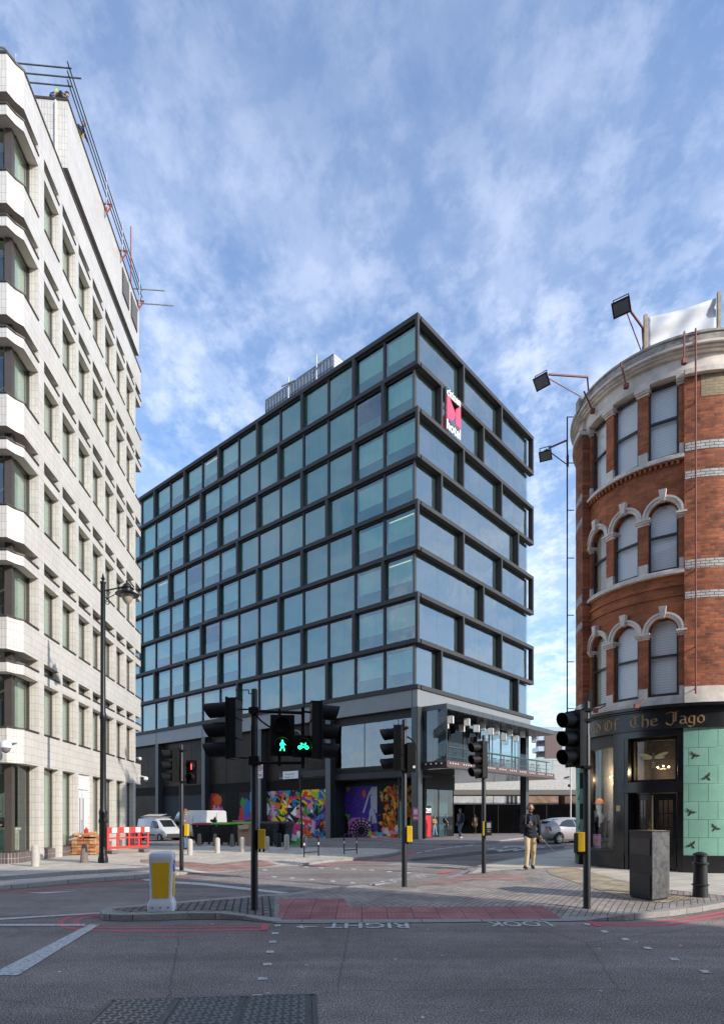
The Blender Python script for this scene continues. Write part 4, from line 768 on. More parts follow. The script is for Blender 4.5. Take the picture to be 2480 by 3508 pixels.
m_arc = brickmat('rubbed_orange_brick', (.54, .16, .055), (.39, .105, .038), (.22, .15, .10), .215, .068, .007, rough=.85, var=.5, vs_=1.6, bump=.5)
m_wbr = brickmat('white_glazed_brick', (.62, .60, .55), (.50, .48, .44), (.14, .11, .09), .215, .075, .010, rough=.4, var=.3, vs_=3, bump=.5)
m_st = mat('painted_stone', (.72, .64, .55), .75, var=.25, scale=2.5, bump=.2); m_stc = mat('weathered_stone', (.38, .34, .29), .9, var=.42, scale=4, bump=.5, bscale=20)
m_sash = mat('dark_sash', (.035, .028, .024), .5, var=.3)
A0, A1 = 181.8, 247.6; CW = (192.0, 214.4, 236.7); HW = 8.2; RB, RP_, RQ = 2.60, 2.69, 2.83
b = MB(); b.arc(120, A0, 2.2, RQ, 4.5, 13.3); b.arc(A1, 292, 2.2, RP_, 4.5, 13.3)
e0, e1 = PC(292, RP_), PC(120, RP_); td = Vector((math.sin(R(68)), math.cos(R(68)), 0)); 
b.bar(e0+Vector((.94, .34, 0))*8+Vector((-.10, .27, 8.9)), e0+Vector((-.10, .27, 8.9)), .56, 8.8); b.bar(e1+Vector((.866, .5, 0))*14+Vector((.15, -.27, 8.9)), e1+Vector((.15, -.27, 8.9)), .6, 8.8)
b.build('wall', m_brk, bk_, uvf=polar)
def runs(hw, z0, z1):
    q = MB(); n0 = Vector((.342, -.94, 0)); n1 = Vector((-.5, .866, 0))
    for s_, n_, dd, L_ in ((e0, n0, Vector((.94, .342, 0)), 8), (e1, n1, Vector((.866, .5, 0)), 14)): q.bar(s_+n_*(hw-.35)+Vector((0, 0, (z0+z1)/2)), s_+dd*L_+n_*(hw-.35)+Vector((0, 0, (z0+z1)/2)), .7, z1-z0)
    return q
b = MB(); b.arc(A0, A1, 2.25, RB-.03, 7.05+.0, 8.02); b.arc(A0, A1, 2.25, RB-.03, 10.2, 11.06)
edges = [A0]+[x for c in CW for x in (c-HW, c+HW)]+[A1]
for z0, z1 in ((4.55, 6.42), (8.16, 9.56), (11.2, 13.05)):
    for i in range(0, 8, 2): b.arc(edges[i], edges[i+1], 2.25, RB, z0+.28, z1)
hwm = R(HW)*RB
for zsp, zt in ((6.52, 7.05), (9.66, 10.2)):
    for i in range(0, 8, 2): b.arc(edges[i], edges[i+1], 2.25, RB, zsp, zt)
    for c in CW:
        n = 14
        for i in range(n):
            a, a2 = c-HW+2*HW*i/n, c-HW+2*HW*(i+1)/n; f_ = lambda q: zsp+math.sqrt(max(0, hwm**2-(R(q-c)*RB)**2))
            za, zb = f_(a), f_(a2); b.add([PC(a, 2.25, za), PC(a, RB, za), PC(a, RB, zt), PC(a, 2.25, zt), PC(a2, 2.25, zb), PC(a2, RB, zb), PC(a2, RB, zt), PC(a2, 2.25, zt)], [(0, 1, 5, 4), (1, 2, 6, 5), (3, 0, 4, 7)])
b.build('bay_wall', m_arc, bk_, uvf=polar)
for z0, z1 in ((11.17, 11.41), (10.45, 10.65), (8.08, 8.31), (7.3, 7.48)):
    for a, a2 in ((125, A0-.4), (A1+.4, 292)): wb = MB(); wb.arc(a, a2, 2.4, (RQ if a < 150 else RP_)+.006, z0, z1); wb.build('glazed_band', m_wbr, bk_, uvf=polar)
pb = MB(); pb.arc(256, 275, 2.5, RP_+.005, 12.55, 13.2); pb.build('brick_patch', brickmat('buff_brick', (.42, .33, .20), (.36, .28, .17), (.25, .2, .15), .215, .075, .008, rough=.9), bk_, uvf=polar)
for z in (8.02, 11.06): s = MB(); s.arc(A0, A1, 2.25, RB+.10, z, z+.08); s.arc(A0, A1, 2.25, RB+.05, z+.08, z+.14); s.build('sill_course', m_st, bk_)
s = MB(); s.arc(A0, A1, 2.2, RB+.03, 4.52, 4.80); s.arc(A1, 292, 2.2, RP_+.05, 4.52, 4.98); s.arc(120, A0, 2.2, RQ+.04, 4.52, 4.98); s.build('sill_course', m_st, bk_)
for z0, z1 in ((4.8, 5.05), (8.16, 8.44), (11.2, 11.48)):
    for i in range(0, 8, 2): s = MB(); s.arc(edges[i]+(.3 if i else 0), edges[i+1]-(.3 if i < 6 else 0), 2.25, RB+.015, z0, z1); s.build('pier_base', m_st, bk_)
for z in (6.38, 9.5, 13.04):
    for i in range(0, 8, 2):
        a, a2 = edges[i], edges[i+1]; s = MB(); s.arc(a-.5, a2+.5, 2.25, RB+.03, z, z+.06); s.arc(a-1, a2+1, 2.25, RB+.07, z+.06, z+.11); s.arc(a-1.4, a2+1.4, 2.25, RB+.10, z+.11, z+.16+(.05 if z > 13 else 0)); s.build('stone_capital', m_st, bk_)
for zsp in (6.54, 9.66):
    for c in CW:
        h = MB(); n = 18
        for ra, rb_, ro in ((hwm-.005, hwm+.075, RB+.05), (hwm+.075, hwm+.13, RB+.085)):
            for i in range(n):
                q = []
                for t in (PI*i/n, PI*(i+1)/n):
                    for rr in (ra, rb_):
                        aa = c-math.degrees(rr*math.cos(t)/RB); z = zsp+rr*math.sin(t); q += [PC(aa, RB-.02, z), PC(aa, ro, z)]
                h.add(q, [(1, 3, 7, 5), (0, 1, 5, 4), (2, 6, 7, 3)])
        kz = zsp+hwm; h.add([PC(c-1.1, RB+.14, kz-.03), PC(c+1.1, RB+.14, kz-.03), PC(c+2, RB+.15, kz+.27), PC(c-2, RB+.15, kz+.27), PC(c-1.1, RB, kz-.03), PC(c+1.1, RB, kz-.03), PC(c+2, RB, kz+.27), PC(c-2, RB, kz+.27)], [(0, 1, 2, 3), (0, 4, 5, 1), (3, 2, 6, 7), (1, 5, 6, 2), (0, 3, 7, 4)])
        h.build('arch_moulding', m_st, bk_)
dn = MB()
a = A0+1
while a < A1-1: dn.arc(a, a+1.4, 2.5, RB+.05, 10.94, 11.055); a += 2.9
dn.build('dentil_course', m_arc, bk_, uvf=polar)
dn = MB(); dn.arc(A0, A1, 2.5, RB+.02, 7.72, 7.80); dn.arc(A0, A1, 2.5, RB+.01, 7.45, 7.5); dn.build('string_course', m_arc, bk_, uvf=polar)
m_blk0 = mat('fascia_black', (.012, .013, .016), .28, var=.6, scale=2.5, spec=.55)
cn = MB()
for r0_, za, zb in ((2.70, 13.25, 13.35), (2.66, 13.35, 13.70), (2.76, 13.70, 13.76), (2.82, 13.76, 13.82), (2.90, 13.82, 13.88)): cn.arc(120, 292, 2.2, r0_, za, zb); cn.arc(120, 178, 2.2, r0_+.10, za+.001, zb-.001)
cn.arc(A1-.5, 292, 2.2, 2.82, 13.13, 13.25); cn.arc(120, A0+.5, 2.2, 2.93, 13.13, 13.25); cn.build('cornice', m_st, bk_)
for h_, z0, z1 in ((.02, 13.302, 13.70), (.10, 13.70, 13.76), (.2, 13.762, 13.88)): runs(h_, z0, z1).build('cornice', m_st, bk_)
runs(.14, 13.882, 14.155).build('parapet', m_stc, bk_); runs(.12, 3.9, 4.46).build('fascia', m_blk0, bk_)
pp = MB(); pp.arc(120, 292, 2.3, 2.84, 13.88, 14.10); pp.arc(120, 292, 2.27, 2.87, 14.10, 14.16); pp.arc(177, 183, 2.2, 2.95, 13.9, 14.24)
pp.build('parapet', m_stc, bk_)
rf = MB(); rf.prism([(2.3*math.cos(R(a)), 2.3*math.sin(R(a))) for a in range(120, 293, 8)]+[(9, 1), (10, 8)], 13.7, 13.8); rf.build('roof', MATS['roof_grey'], bk_)
# sash windows with blinds
def blindmat(name, col, sh):
    m, n, l, b_ = nm(name); b_.inputs['Roughness'].default_value = .6; t = n.new('ShaderNodeTexCoord'); w = n.new('ShaderNodeTexWave'); w.wave_type = 'BANDS'; w.bands_direction = 'Z'; w.inputs['Scale'].default_value = 4.4; w.inputs['Distortion'].default_value = .15; l.new(t.outputs['Object'], w.inputs['Vector'])
    c = n.new('ShaderNodeValToRGB'); c.color_ramp.elements[0].color = [x*sh for x in col]+[1]; c.color_ramp.elements[1].color = list(col)+[1]; c.color_ramp.elements[1].position = .6; l.new(w.outputs[0], c.inputs[0]); l.new(c.outputs[0], b_.inputs['Base Color']); MATS[name] = m; return m
mb1 = blindmat('white_blind', (.90, .87, .81), .84); mb2 = blindmat('cream_blind', (.60, .53, .38), .6); m_sp = glass('sash_glass', (.97, .98, .98), .02, edge=1.4)
for r_i, (z0, z1, arch) in enumerate(((4.80, 6.54, 1), (8.16, 9.66, 1), (11.2, 13.2, 0))):
    for ci, c in enumerate(CW):
        n = PC(c, 1); t_ = Vector((-n.y, n.x, 0)); ctr = PC(c, 2.44); hw = R(HW)*2.44+.02; zt = z1+(hwm if arch else 0); f_ = MB()
        def bx(s0, s1, za, zb, d0=0, d1=.06, mm=None): (mm or f_).obox(ctr+t_*((s0+s1)/2)+n*((d0+d1)/2)+Vector((0, 0, (za+zb)/2)), t_*(s1-s0)/2, n*(d1-d0)/2, Vector((0, 0, (zb-za)/2)))
        e = .055; zm = z0+(zt-z0)*.52
        bx(-hw, -hw+e, z0, zt); bx(hw-e, hw, z0, zt); bx(-hw+e, hw-e, z0, z0+.09); bx(-hw+e, hw-e, zt-.05, zt); bx(-hw+e, hw-e, zm-.03, zm+.03, .002, .065)
        w = f_.build('sash_window', m_sash, bk_); p = MB(); bx(-hw+e, hw-e, z0+.09, zt-.05, .02, .028, p); p.build('pane', m_sp, w)
        p = MB(); bx(-hw, hw, z0 if (r_i, ci) != (1, 2) else z0+.0, zt, -.06, -.05, p); p.build('blind', mb2 if (r_i == 0 and ci == 0) or ci == 0 and r_i == 1 else mb1, w)
ic = MB(); ic.arc(122, 290, 1.0, 2.2, 4.5, 13.25); ic.build('inner_wall', m_dkp, bk_)
# ---- shopfront
m_tilg = brickmat('green_faience', (.25, .47, .36), (.22, .43, .33), (.02, .05, .04), .46, .47, .006, rough=.3, var=.13, vs_=2, bump=.3)
m_tilt = brickmat('teal_faience', (.10, .34, .29), (.09, .31, .27), (.02, .04, .04), .46, .47, .006, rough=.3, var=.13, vs_=2, bump=.3)
m_blk = mat('black_tile', (.010, .011, .013), .22, var=.5, scale=3, spec=.6)
a_p = ANG(1996, 2.74); a_w0, a_w1 = ANG(2003, 2.74), ANG(2100, 2.74); a_d0, a_d1 = ANG(2138, 2.74), ANG(2336, 2.74); a_g = ANG(2341, 2.74)
for a, a2 in ((120, a_p), (a_g, 292)): s = MB(); s.arc(a, a2, 2.3, 2.83 if a < 150 else 2.74, .555, 3.9); s.build('green_tile_panel', m_tilg, bk_, uvf=lambda c, n: (math.atan2(c.y, c.x) % (2*PI)*2.72-.12, c.z-.08))
s = MB(); s.arc(a_p, a_d0, 2.3, 2.76, -.05, .555); s.arc(120, a_p, 2.3, 2.86, -.05, .555); s.arc(a_d1, 292, 2.3, 2.77, -.05, .555); s.arc(a_w1, a_d0, 2.3, 2.74, .555, 3.9); s.arc(a_d1, a_g, 2.2, 2.745, .555, 3.9); s.arc(a_p+.05, a_w0, 2.3, 2.70, .555, 3.9); s.build('black_tile_pier', m_blk, bk_, uvf=polar)
s = MB(); s.arc(120, 292, 2.2, 2.80, 3.9, 4.44); s.arc(120, 172, 2.2, 2.88, 3.9, 4.44); s.build('fascia', mat('fascia_black', (.012, .013, .016), .28, var=.6, scale=2.5, spec=.55), bk_)
s = MB(); s.arc(120, 292, 2.2, 2.98, 4.44, 4.52); s.arc(120, 292, 2.2, 2.88, 4.40, 4.44); s.build('fascia_cornice', m_blk, bk_)
ex_ = [e0+Vector((.94, .34, 0))*8, e0]
s = MB(); s.bar(ex_[0]+Vector((-.10, .27, 2.2)), ex_[1]+Vector((-.10, .27, 2.2)), .6, 4.5); s.bar(e1+Vector((.866, .5, 0))*14+Vector((.15, -.27, 2.2)), e1+Vector((.15, -.27, 2.2)), .6, 4.5); s.build('side_wall', m_tilg, bk_)
# shop window
s = MB(); s.arc(a_w0, a_w0+1.2, 2.5, 2.68, .56, 3.9); s.arc(a_w1-1.0, a_w1, 2.5, 2.68, .56, 3.9); s.arc(a_w0+1.2, a_w1-1, 2.5, 2.68, 3.55, 3.9); s.arc(a_w0+1.2, a_w1-1, 2.5, 2.7, .56, .64); w = s.build('shop_window', m_sash, bk_)
s = MB(); s.arc(a_w0+1.2, a_w1-1, 2.56, 2.568, .64, 3.55); s.build('pane', m_sp, w)
def paper():
    m, n, l, b_ = nm('crumpled_backdrop'); t = n.new('ShaderNodeTexCoord'); v = n.new('ShaderNodeTexVoronoi'); v.inputs['Scale'].default_value = 9; v.feature = 'F1'; l.new(t.outputs['Object'], v.inputs['Vector']); c = n.new('ShaderNodeValToRGB'); c.color_ramp.elements[0].color = (.66, .61, .54, 1); c.color_ramp.elements[1].color = (.46, .42, .36, 1); l.new(v.outputs[0], c.inputs[0]); l.new(c.outputs[0], b_.inputs['Base Color']); return m
s = MB(); s.arc(a_w0-6, a_w1+5, 2.12, 2.14, .82, 3.88); s.build('window_backdrop', paper(), bk_)
s = MB(); s.arc(a_w0-1, a_w1+1, 1.95, 2.5, .62, .82); s.build('window_shelf', m_blk, bk_)
# entrance
s = MB(); s.arc(a_d0, a_d1, 2.2, 2.74, 3.72, 3.9); s.arc(a_d0, a_d0+2.2, 2.2, 2.73, 0, 3.72); s.arc(a_d1-2.2, a_d1, 2.2, 2.73, 0, 3.72); s.arc(a_d0-.6, a_d1+.1, 2.3, 2.90, 2.22, 2.5); s.build('entrance_surround', m_blk, bk_)
s = MB(); s.arc(a_d0+2.2, a_d0+3.2, 2.4, 2.5, 2.5, 3.72); s.arc(a_d1-3.2, a_d1-2.2, 2.4, 2.5, 2.5, 3.72); s.arc(a_d0+3.2, a_d1-3.2, 2.4, 2.5, 3.64, 3.72); s.arc(a_d0+3.2, a_d1-3.2, 2.4, 2.5, 2.5, 2.58); fw = s.build('fanlight', blackm, bk_)
s = MB(); s.arc(a_d0+3.2, a_d1-3.2, 2.44, 2.447, 2.58, 3.64); s.build('pane', m_sp, fw)
s = MB(); s.arc(a_d0-1, a_d1+1, 1.2, 1.22, .1, 3.85); s.arc(a_d0-1.5, a_d0-1, 1.2, 2.3, .1, 3.85); s.arc(a_d1+1, a_d1+1.5, 1.2, 2.3, .1, 3.85); s.arc(a_d0-1, a_d1+1, 1.22, 2.3, 3.86, 3.88); s.build('shop_interior', mat('shop_dark', (.05, .045, .05), .8, var=.6, scale=2), bk_)
am = (a_d0+a_d1)/2
for k, (a, a2) in enumerate(((a_d0+2.6, am-.2), (am+.2, a_d1-2.6))):
    s = MB(); s.arc(a, a+2, 2.28, 2.34, .1, 2.2); s.arc(a2-2, a2, 2.28, 2.34, .1, 2.2); s.arc(a+2, a2-2, 2.28, 2.34, 2.02, 2.2); s.arc(a+2, a2-2, 2.28, 2.34, .1, .55)
    for q in (1, 2): aa = a+2+(a2-a-4)*q/3; s.arc(aa-.3, aa+.3, 2.29, 2.33, .55, 2.02)
    for q in (1, 2, 3): z = .55+1.47*q/4; s.arc(a+2, a2-2, 2.29, 2.33, z-.012, z+.012)
    dr = s.build('door', m_blk, bk_); s = MB(); s.arc(a+2, a2-2, 2.305, 2.312, .55, 2.02); s.build('pane', m_sp, dr)
s = MB(); s.cyl(PC(am-1, 2.42, 1.0), PC(am-1, 2.42, 2.15), .025); s.build('door_handle', mat('worn_brass', (.45, .35, .25), .5, metal=.5), bk_)
s = MB(); aa = (a_w1+a_d0)/2; s.arc(aa-1.4, aa+1.2, 2.735, 2.75, 1.72, 1.88); s.build('notice_plate', mat('buff_plate', (.5, .36, .2), .6), bk_)
# blackletter sign, drawn with a broad pen
GL = {'A': ([[(.05, 0), (.28, .95)], [(.28, .95), (.55, 0)], [(.12, .4), (.45, .4)], [(.08, .92), (.33, .95)]], .62), 'G': ([[(.5, .85), (.3, .97), (.08, .75), (.05, .35), (.25, .03), (.5, .15), (.5, .5), (.35, .5)], [(.27, .85), (.24, .2)]], .62),
 'u': ([[(.03, .6), (.06, .15), (.18, .03), (.32, .15)], [(.32, .6), (.32, .1), (.4, .02)]], .46), 'i': ([[(.02, .55), (.08, .6), (.08, .1), (.16, .02)], [(.08, .8), (.1, .84)]], .24), 'l': ([[(.08, 1), (.08, .1), (.18, .02)]], .25), 'd': ([[(.0, .95), (.3, .65), (.35, .3), (.2, .03), (.05, .15), (.05, .45), (.2, .6), (.32, .5)]], .45),
 'O': ([[(.3, .97), (.08, .75), (.05, .3), (.25, .03), (.48, .2), (.5, .65), (.3, .97)], [(.24, .8), (.22, .2)]], .6), 'f': ([[(.38, .92), (.22, 1), (.14, .85), (.14, 0)], [(0, .58), (.3, .6)]], .38), 'T': ([[(0, .85), (.15, .97), (.45, .88), (.6, .97)], [(.3, .85), (.1, .6), (.1, .25), (.3, .03), (.5, .15)], [(.34, .85), (.34, .2)]], .64),
 'h': ([[(.06, 1), (.06, .02)], [(.06, .5), (.2, .62), (.32, .5), (.32, .1), (.25, -.05)]], .42), 'e': ([[(.06, .3), (.32, .4), (.25, .6), (.06, .5), (.06, .15), (.18, .03), (.35, .12)]], .4), 'J': ([[(0, .85), (.2, .97), (.5, .9), (.6, 1.02)], [(.38, .9), (.38, .2), (.25, -.05), (.05, .05), (.02, .2)], [(.5, .9), (.48, .25)]], .66),
 'a': ([[(.05, .55), (.2, .62), (.3, .5), (.3, .1), (.38, .02)], [(.3, .35), (.08, .3), (.05, .1), (.15, .02), (.3, .1)]], .44), 'g': ([[(.3, .55), (.15, .62), (.04, .45), (.05, .15), (.18, .05), (.3, .15)], [(.3, .62), (.3, -.1), (.15, -.25), (0, -.15)]], .44), 'o': ([[(.2, .62), (.04, .45), (.05, .15), (.2, .02), (.34, .18), (.33, .47), (.2, .62)]], .42)}
Rs = 2.806; mgl = mat('dull_gold', (.33, .20, .085), .5, metal=.2, var=.2)
for word, u0, u1, zb, hh in (('A', 1974, 1988, 3.99, .30), ('Guild', 1994, 2061, 3.99, .31), ('Of', 2069, 2122, 3.99, .32), ('The', 2154, 2256, 3.99, .34), ('Jago', 2281, 2417, 4.00, .34)):
    s = MB(); tot = sum(GL[c][1] for c in word); b0, b1 = ANG(u0, Rs), ANG(u1, Rs); cur = 0
    for ch in word:
        for pl in GL[ch][0]:
            for p, q in zip(pl, pl[1:]):
                nx_, ny_ = .055, .05; P4 = []
                for (x, y), sg_ in ((p, 1), (q, 1), (q, -1), (p, -1)): P4.append((x+nx_*sg_*.8, y+ny_*sg_*.6))
                A_2 = [PC(b0+(b1-b0)*(cur+x)/tot, Rs, zb+y*hh) for x, y in P4]; s.add(A_2, [(0, 1, 2, 3)])
                P4 = [(p[0], p[1]-.03), (q[0], q[1]-.03), (q[0], q[1]+.03), (p[0], p[1]+.03)]; s.add([PC(b0+(b1-b0)*(cur+x)/tot, Rs+.0015, zb+y*hh) for x, y in P4], [(0, 1, 2, 3)])
        cur += GL[ch][1]
    s.build('sign_lettering', mgl, bk_, recalc=False)
# bees on the tiles and on the fanlight
def bee(nm_, a, r, z, size, rot, m1, m2):
    n = PC(a, 1); t_ = Vector((-n.y, n.x, 0)); k = Vector((0, 0, 1)); ex, ey = t_*math.cos(rot)+k*math.sin(rot), -t_*math.sin(rot)+k*math.cos(rot); o = PC(a, r, z)
    def P2(x, y, d=.003): return o+ex*x*size+ey*y*size+n*d
    def el(mb, cx_, cy_, rx, ry, ang=0, d=.004, n_=12): mb.add([P2(cx_+rx*math.cos(2*PI*i/n_)*math.cos(ang)-ry*math.sin(2*PI*i/n_)*math.sin(ang), cy_+rx*math.cos(2*PI*i/n_)*math.sin(ang)+ry*math.sin(2*PI*i/n_)*math.cos(ang), d) for i in range(n_)], [tuple(range(n_))])
    b_ = MB(); el(b_, 0, -.28, .13, .30); el(b_, 0, .12, .12, .15, 0, .005); el(b_, 0, .32, .08, .09, 0, .006)
    for sx_ in (-1, 1):
        for y, dx, dy in ((.2, .35, .2), (.08, .42, -.1), (-.0, .38, -.4)):
            b_.add([P2(sx_*.08, y+.015, .004), P2(sx_*.08, y-.015, .004), P2(sx_*dx*.7, y+dy*.3-.012, .004), P2(sx_*dx*.7, y+dy*.3+.012, .004)], [(0, 1, 2, 3)]); b_.add([P2(sx_*dx*.7, y+dy*.3+.012, .005), P2(sx_*dx*.7, y+dy*.3-.012, .005), P2(sx_*dx, y+dy-.01, .005), P2(sx_*dx, y+dy+.01, .005)], [(0, 1, 2, 3)])
        b_.add([P2(sx_*.03, .38), P2(sx_*.05, .38), P2(sx_*.16, .52), P2(sx_*.14, .53)], [(0, 1, 2, 3)])
    q = b_.build(nm_, m1, bk_, recalc=False); w_ = MB()
    for sx_ in (-1, 1): el(w_, sx_*.42, .26, .38, .10, sx_*.32, .008); el(w_, sx_*.33, .10, .28, .07, sx_*.05, .009)
    w_.build('wing', m2, q, recalc=False)
    if m1 is m2 or size > .3:
        w_ = MB()
        for y in (-.15, -.25, -.35, -.45): el(w_, 0, y, .12, .022, 0, .010)
        w_.build('stripe', m2, q, recalc=False)
mbd, mbw = mat('bee_dark', (.02, .015, .01), .5), mat('bee_wing', (.045, .03, .012), .5); mgd, mgw = mat('bee_gold', (.13, .10, .045), .4), mat('bee_gold_wing', (.60, .50, .22), .4)
for u, v, rot in ((2377, 2590, -.5), (2423, 2665, .7), (2364, 2785, -.4), (2448, 2839, -.6), (2370, 2898, .6)):
    a = ANG(u, 2.74); Y = (bc+PC(a, 2.74)).y; bee('bee_motif', a, 2.742, CH+(HV-v)/F*Y, .17, rot, mbd, mbw)
for v in (2735, 2836): a = ANG(1984, 2.83); Y = (bc+PC(a, 2.83)).y; bee('bee_motif', a, 2.833, CH+(HV-v)/F*Y, .17, .8, mbd, mbw)
a = ANG(2238, 2.46); Y = (bc+PC(a, 2.46)).y; bee('bee_emblem', a, 2.455, CH+(HV-2604)/F*Y, .48, 0, mgd, mgw)
# things in the shop window
mq = thing('mannequin_head', 'white mannequin head in an orange bowler hat inside the shop window', 'mannequin', bc+PC(ANG(2053, 2.38), 2.38, 1.75), 0)
q = MB(); q.ball((0, 0, .12), .10, 14, 10, (.85, .9, 1.15)); q.cyl((0, 0, -.12), (0, 0, .06), .05, .045); q.lathe((0, 0, -.5), [(.02, 0), (.02, .4)]); q.build('head', mat('mannequin_white', (.7, .68, .65), .5), mq, smooth=True)
q = MB(); q.lathe((0, 0, .20), [(.17, 0), (.175, .01), (.12, .02), (.115, .09), (.09, .14), (.03, .165), (.001, .168)], 20); q.build('hat', mat('orange_felt', (.75, .25, .03), .8), mq, smooth=True)
q = MB(); q.slab([(-.05, -.1, -.1), (.02, -.1, -.1), (.04, -.12, -.34), (-.03, -.12, -.4)], .01); q.slab([(.02, -.09, -.1), (.08, -.09, -.12), (.14, -.1, -.3), (.08, -.1, -.34)], .01); q.build('cravat', mat('silk_white', (.62, .62, .66), .4), mq)
jk = thing('hanging_clothes', 'dark striped clothes hanging low inside the shop window', 'clothes', bc+PC(ANG(2065, 2.2), 2.2, .85))
random.seed(4); q = MB()
for k in range(22): a = ANG(2012+k*4, 2.15); d_ = PC(a, 2.20+random.uniform(0, .1))-PC(ANG(2065, 2.2), 2.2); z = random.uniform(.42, .62); q.obox(d_+Vector((0, 0, z/2+.1)), PC(a+90, .022), PC(a, .02), (0, 0, z/2))
q.build('garment', mat('dark_garments', (.09, .075, .06), .8, var=.85, scale=22), jk)
ps = thing('clearance_poster', 'pink poster with orange clearance lettering low in the shop window', 'poster', bc+PC(ANG(2043, 2.5), 2.5, .62)); a = ANG(2043, 2.5); n = PC(a, 1); t_ = Vector((-n.y, n.x, 0)); ps.rotation_euler = (0, 0, math.atan2(t_.y, t_.x))
q = MB(); q.box(-.30, .26, .0, .008, .02, .42); q.build('sheet', mat('pink_card', (.62, .30, .52), .6), ps)
def flat(txt, par, x, y, z, w_, h_, m, nm_='lettering', face=-1):
    vs, fs = textmesh(txt, 1, .0, .01); X0, X1 = min(p[0] for p in vs), max(p[0] for p in vs); Y0, Y1 = min(p[1] for p in vs), max(p[1] for p in vs)
    o = MB(); o.add([(x+((p[0]-X0)/(X1-X0)-.5)*w_*(1 if face < 0 else -1), y, z+((p[1]-Y0)/(Y1-Y0)-.5)*h_) for p in vs], fs); return o.build(nm_, m, par, recalc=False)
flat('CLEARANCE', ps, -.02, -.006, .22, .52, .17, mat('poster_orange', (.8, .36, .06), .6)); flat('SHOES & SAMPLE', ps, -.02, -.006, .38, .48, .04, mat('poster_blue', (.05, .05, .2), .6)); flat('LEATHERWEAR & BAGS', ps, -.02, -.006, .06, .5, .05, MATS['poster_blue'])
lb = mat('lamp_bulb', (1, .8, .5), emit=(1, .62, .28), es=14)
ch = thing('chandelier', 'small lit chandelier with three warm bulbs behind the fanlight', 'chandelier', bc+PC(ANG(2272, 1.9), 1.9, 2.95)); q = MB()
for k in (-1, 0, 1): q.ball(PC(ANG(2272, 1.9)+90, k*.14)+Vector((0, 0, .0 if k else .03)), .022, 8, 6)
q.build('bulb', lb, ch); q = MB(); q.cyl((0, 0, 0), (0, 0, .7), .01); q.bar(PC(ANG(2272, 1.9)+90, -.14)+Vector((0, 0, -.05)), PC(ANG(2272, 1.9)+90, .14)+Vector((0, 0, -.05)), .015); q.build('stem', m_sash, ch)
wlmp = thing('wall_lamp', 'small lit lamp high on the left inside the shop window', 'lamp', bc+PC(ANG(2092, 2.3), 2.3, 2.72)); q = MB(); q.ball((0, 0, 0), .025, 8, 6); q.build('bulb', lb, wlmp); q = MB(); q.cyl((0, 0, .02), (0, 0, .12), .008); q.build('stem', m_sash, wlmp)
for par_, e_, dz in ((wlmp, 10, 0), (ch, 16, -.1)):
    L_ = bpy.data.lights.new('lamp_light', 'POINT'); L_.energy = e_; L_.color = (1, .72, .42); L_.shadow_soft_size = .03; lo_ = bpy.data.objects.new('lamp_light', L_); C.objects.link(lo_); lo_.location = par_.location+Vector((0, 0, dz))+PC(214, .06)
# floodlights on brackets, banner, pipes
m_rr = mat('red_oxide_steel', (.20, .05, .035), .6, var=.3); m_fl = mat('floodlight_black', (.02, .022, .022), .45); m_lens = mat('floodlight_glass', (.16, .17, .18), .15)
def flood(label, Y, hu, hv, pts, aim, sz=.42):
    base = atY(pts[-1][0], pts[-1][1], Y[1]); hd_ = atY(hu, hv, Y[0]); t = thing('floodlight', label, 'floodlight', base, 0, 'floodlights on the brick building'); h0 = hd_-base
    q = MB(); zp = [atY(a, b_, Y[0]+(Y[1]-Y[0])*i/(len(pts)-1))-base for i, (a, b_) in enumerate(pts)]
    for p_, q_ in zip(zp, zp[1:]): q.bar(p_, q_, .045)
    q.bar(zp[-1], zp[-1]+Vector((0, 0, -.35)), .06); q.bar(h0+Vector((0, 0, .16)), zp[-1]+Vector((0, 0, -.3)), .022); q.build('arm', m_rr, t)
    aim = Vector(aim).normalized(); sd = aim.cross(Vector((0, 0, 1))).normalized(); up = sd.cross(aim); o = MB()
    f4 = [h0+aim*.13+sd*a*sz/2+up*b_*sz*.40 for a, b_ in ((-1, -1), (1, -1), (1, 1), (-1, 1))]; b4 = [h0-aim*.06+sd*a*sz*.36+up*b_*sz*.20 for a, b_ in ((-1, -1), (1, -1), (1, 1), (-1, 1))]
    o.add(f4+b4, [(0, 1, 2, 3), (7, 6, 5, 4)]+[(i, 4+i, 4+(i+1) % 4, (i+1) % 4) for i in range(4)]); o.obox(h0-aim*.12, sd*sz*.2, up*.07, aim*.07); hh_ = o.build('lamp_housing', m_fl, t)
    o = MB(); o.obox(h0+aim*.135, sd*sz*.40, up*sz*.30, aim*.004); o.build('lens', m_lens, hh_)
    o = MB(); o.tube([h0+sd*sz*.42+aim*.05, h0+sd*sz*.42-aim*.0+up*.2, h0-sd*sz*.42+up*.2, h0-sd*sz*.42+aim*.05], .012, 6); o.build('yoke', m_fl, t)
flood('highest floodlight, raised on a red arm beside the white banner', (16.1, 16.9), 2131, 1048, [(2154, 1056), (2200, 1120), (2204, 1185)], (-.4, -.55, -.75), .46)
flood('left floodlight on the long horizontal red arm at parapet height', (18.2, 18.8), 1860, 1303, [(1880, 1282), (2012, 1291), (2016, 1340)], (-.5, -.5, -.7), .46)
flood('small lowest floodlight on the left edge of the curved facade', (18.6, 19.0), 1870, 1556, [(1880, 1535), (1942, 1508), (1944, 1560)], (-.3, -.6, -.75), .38)
bn = thing('roof_banner', 'blank white banner sheet slung between posts on the brick building roof', 'banner', atY(2335, 1150, 16.6)); bo = bn.location
m_cloth = mat('white_sheet', (.62, .63, .64), .8, var=.06, scale=3)
nx_, ny_ = 24, 8; vs = []
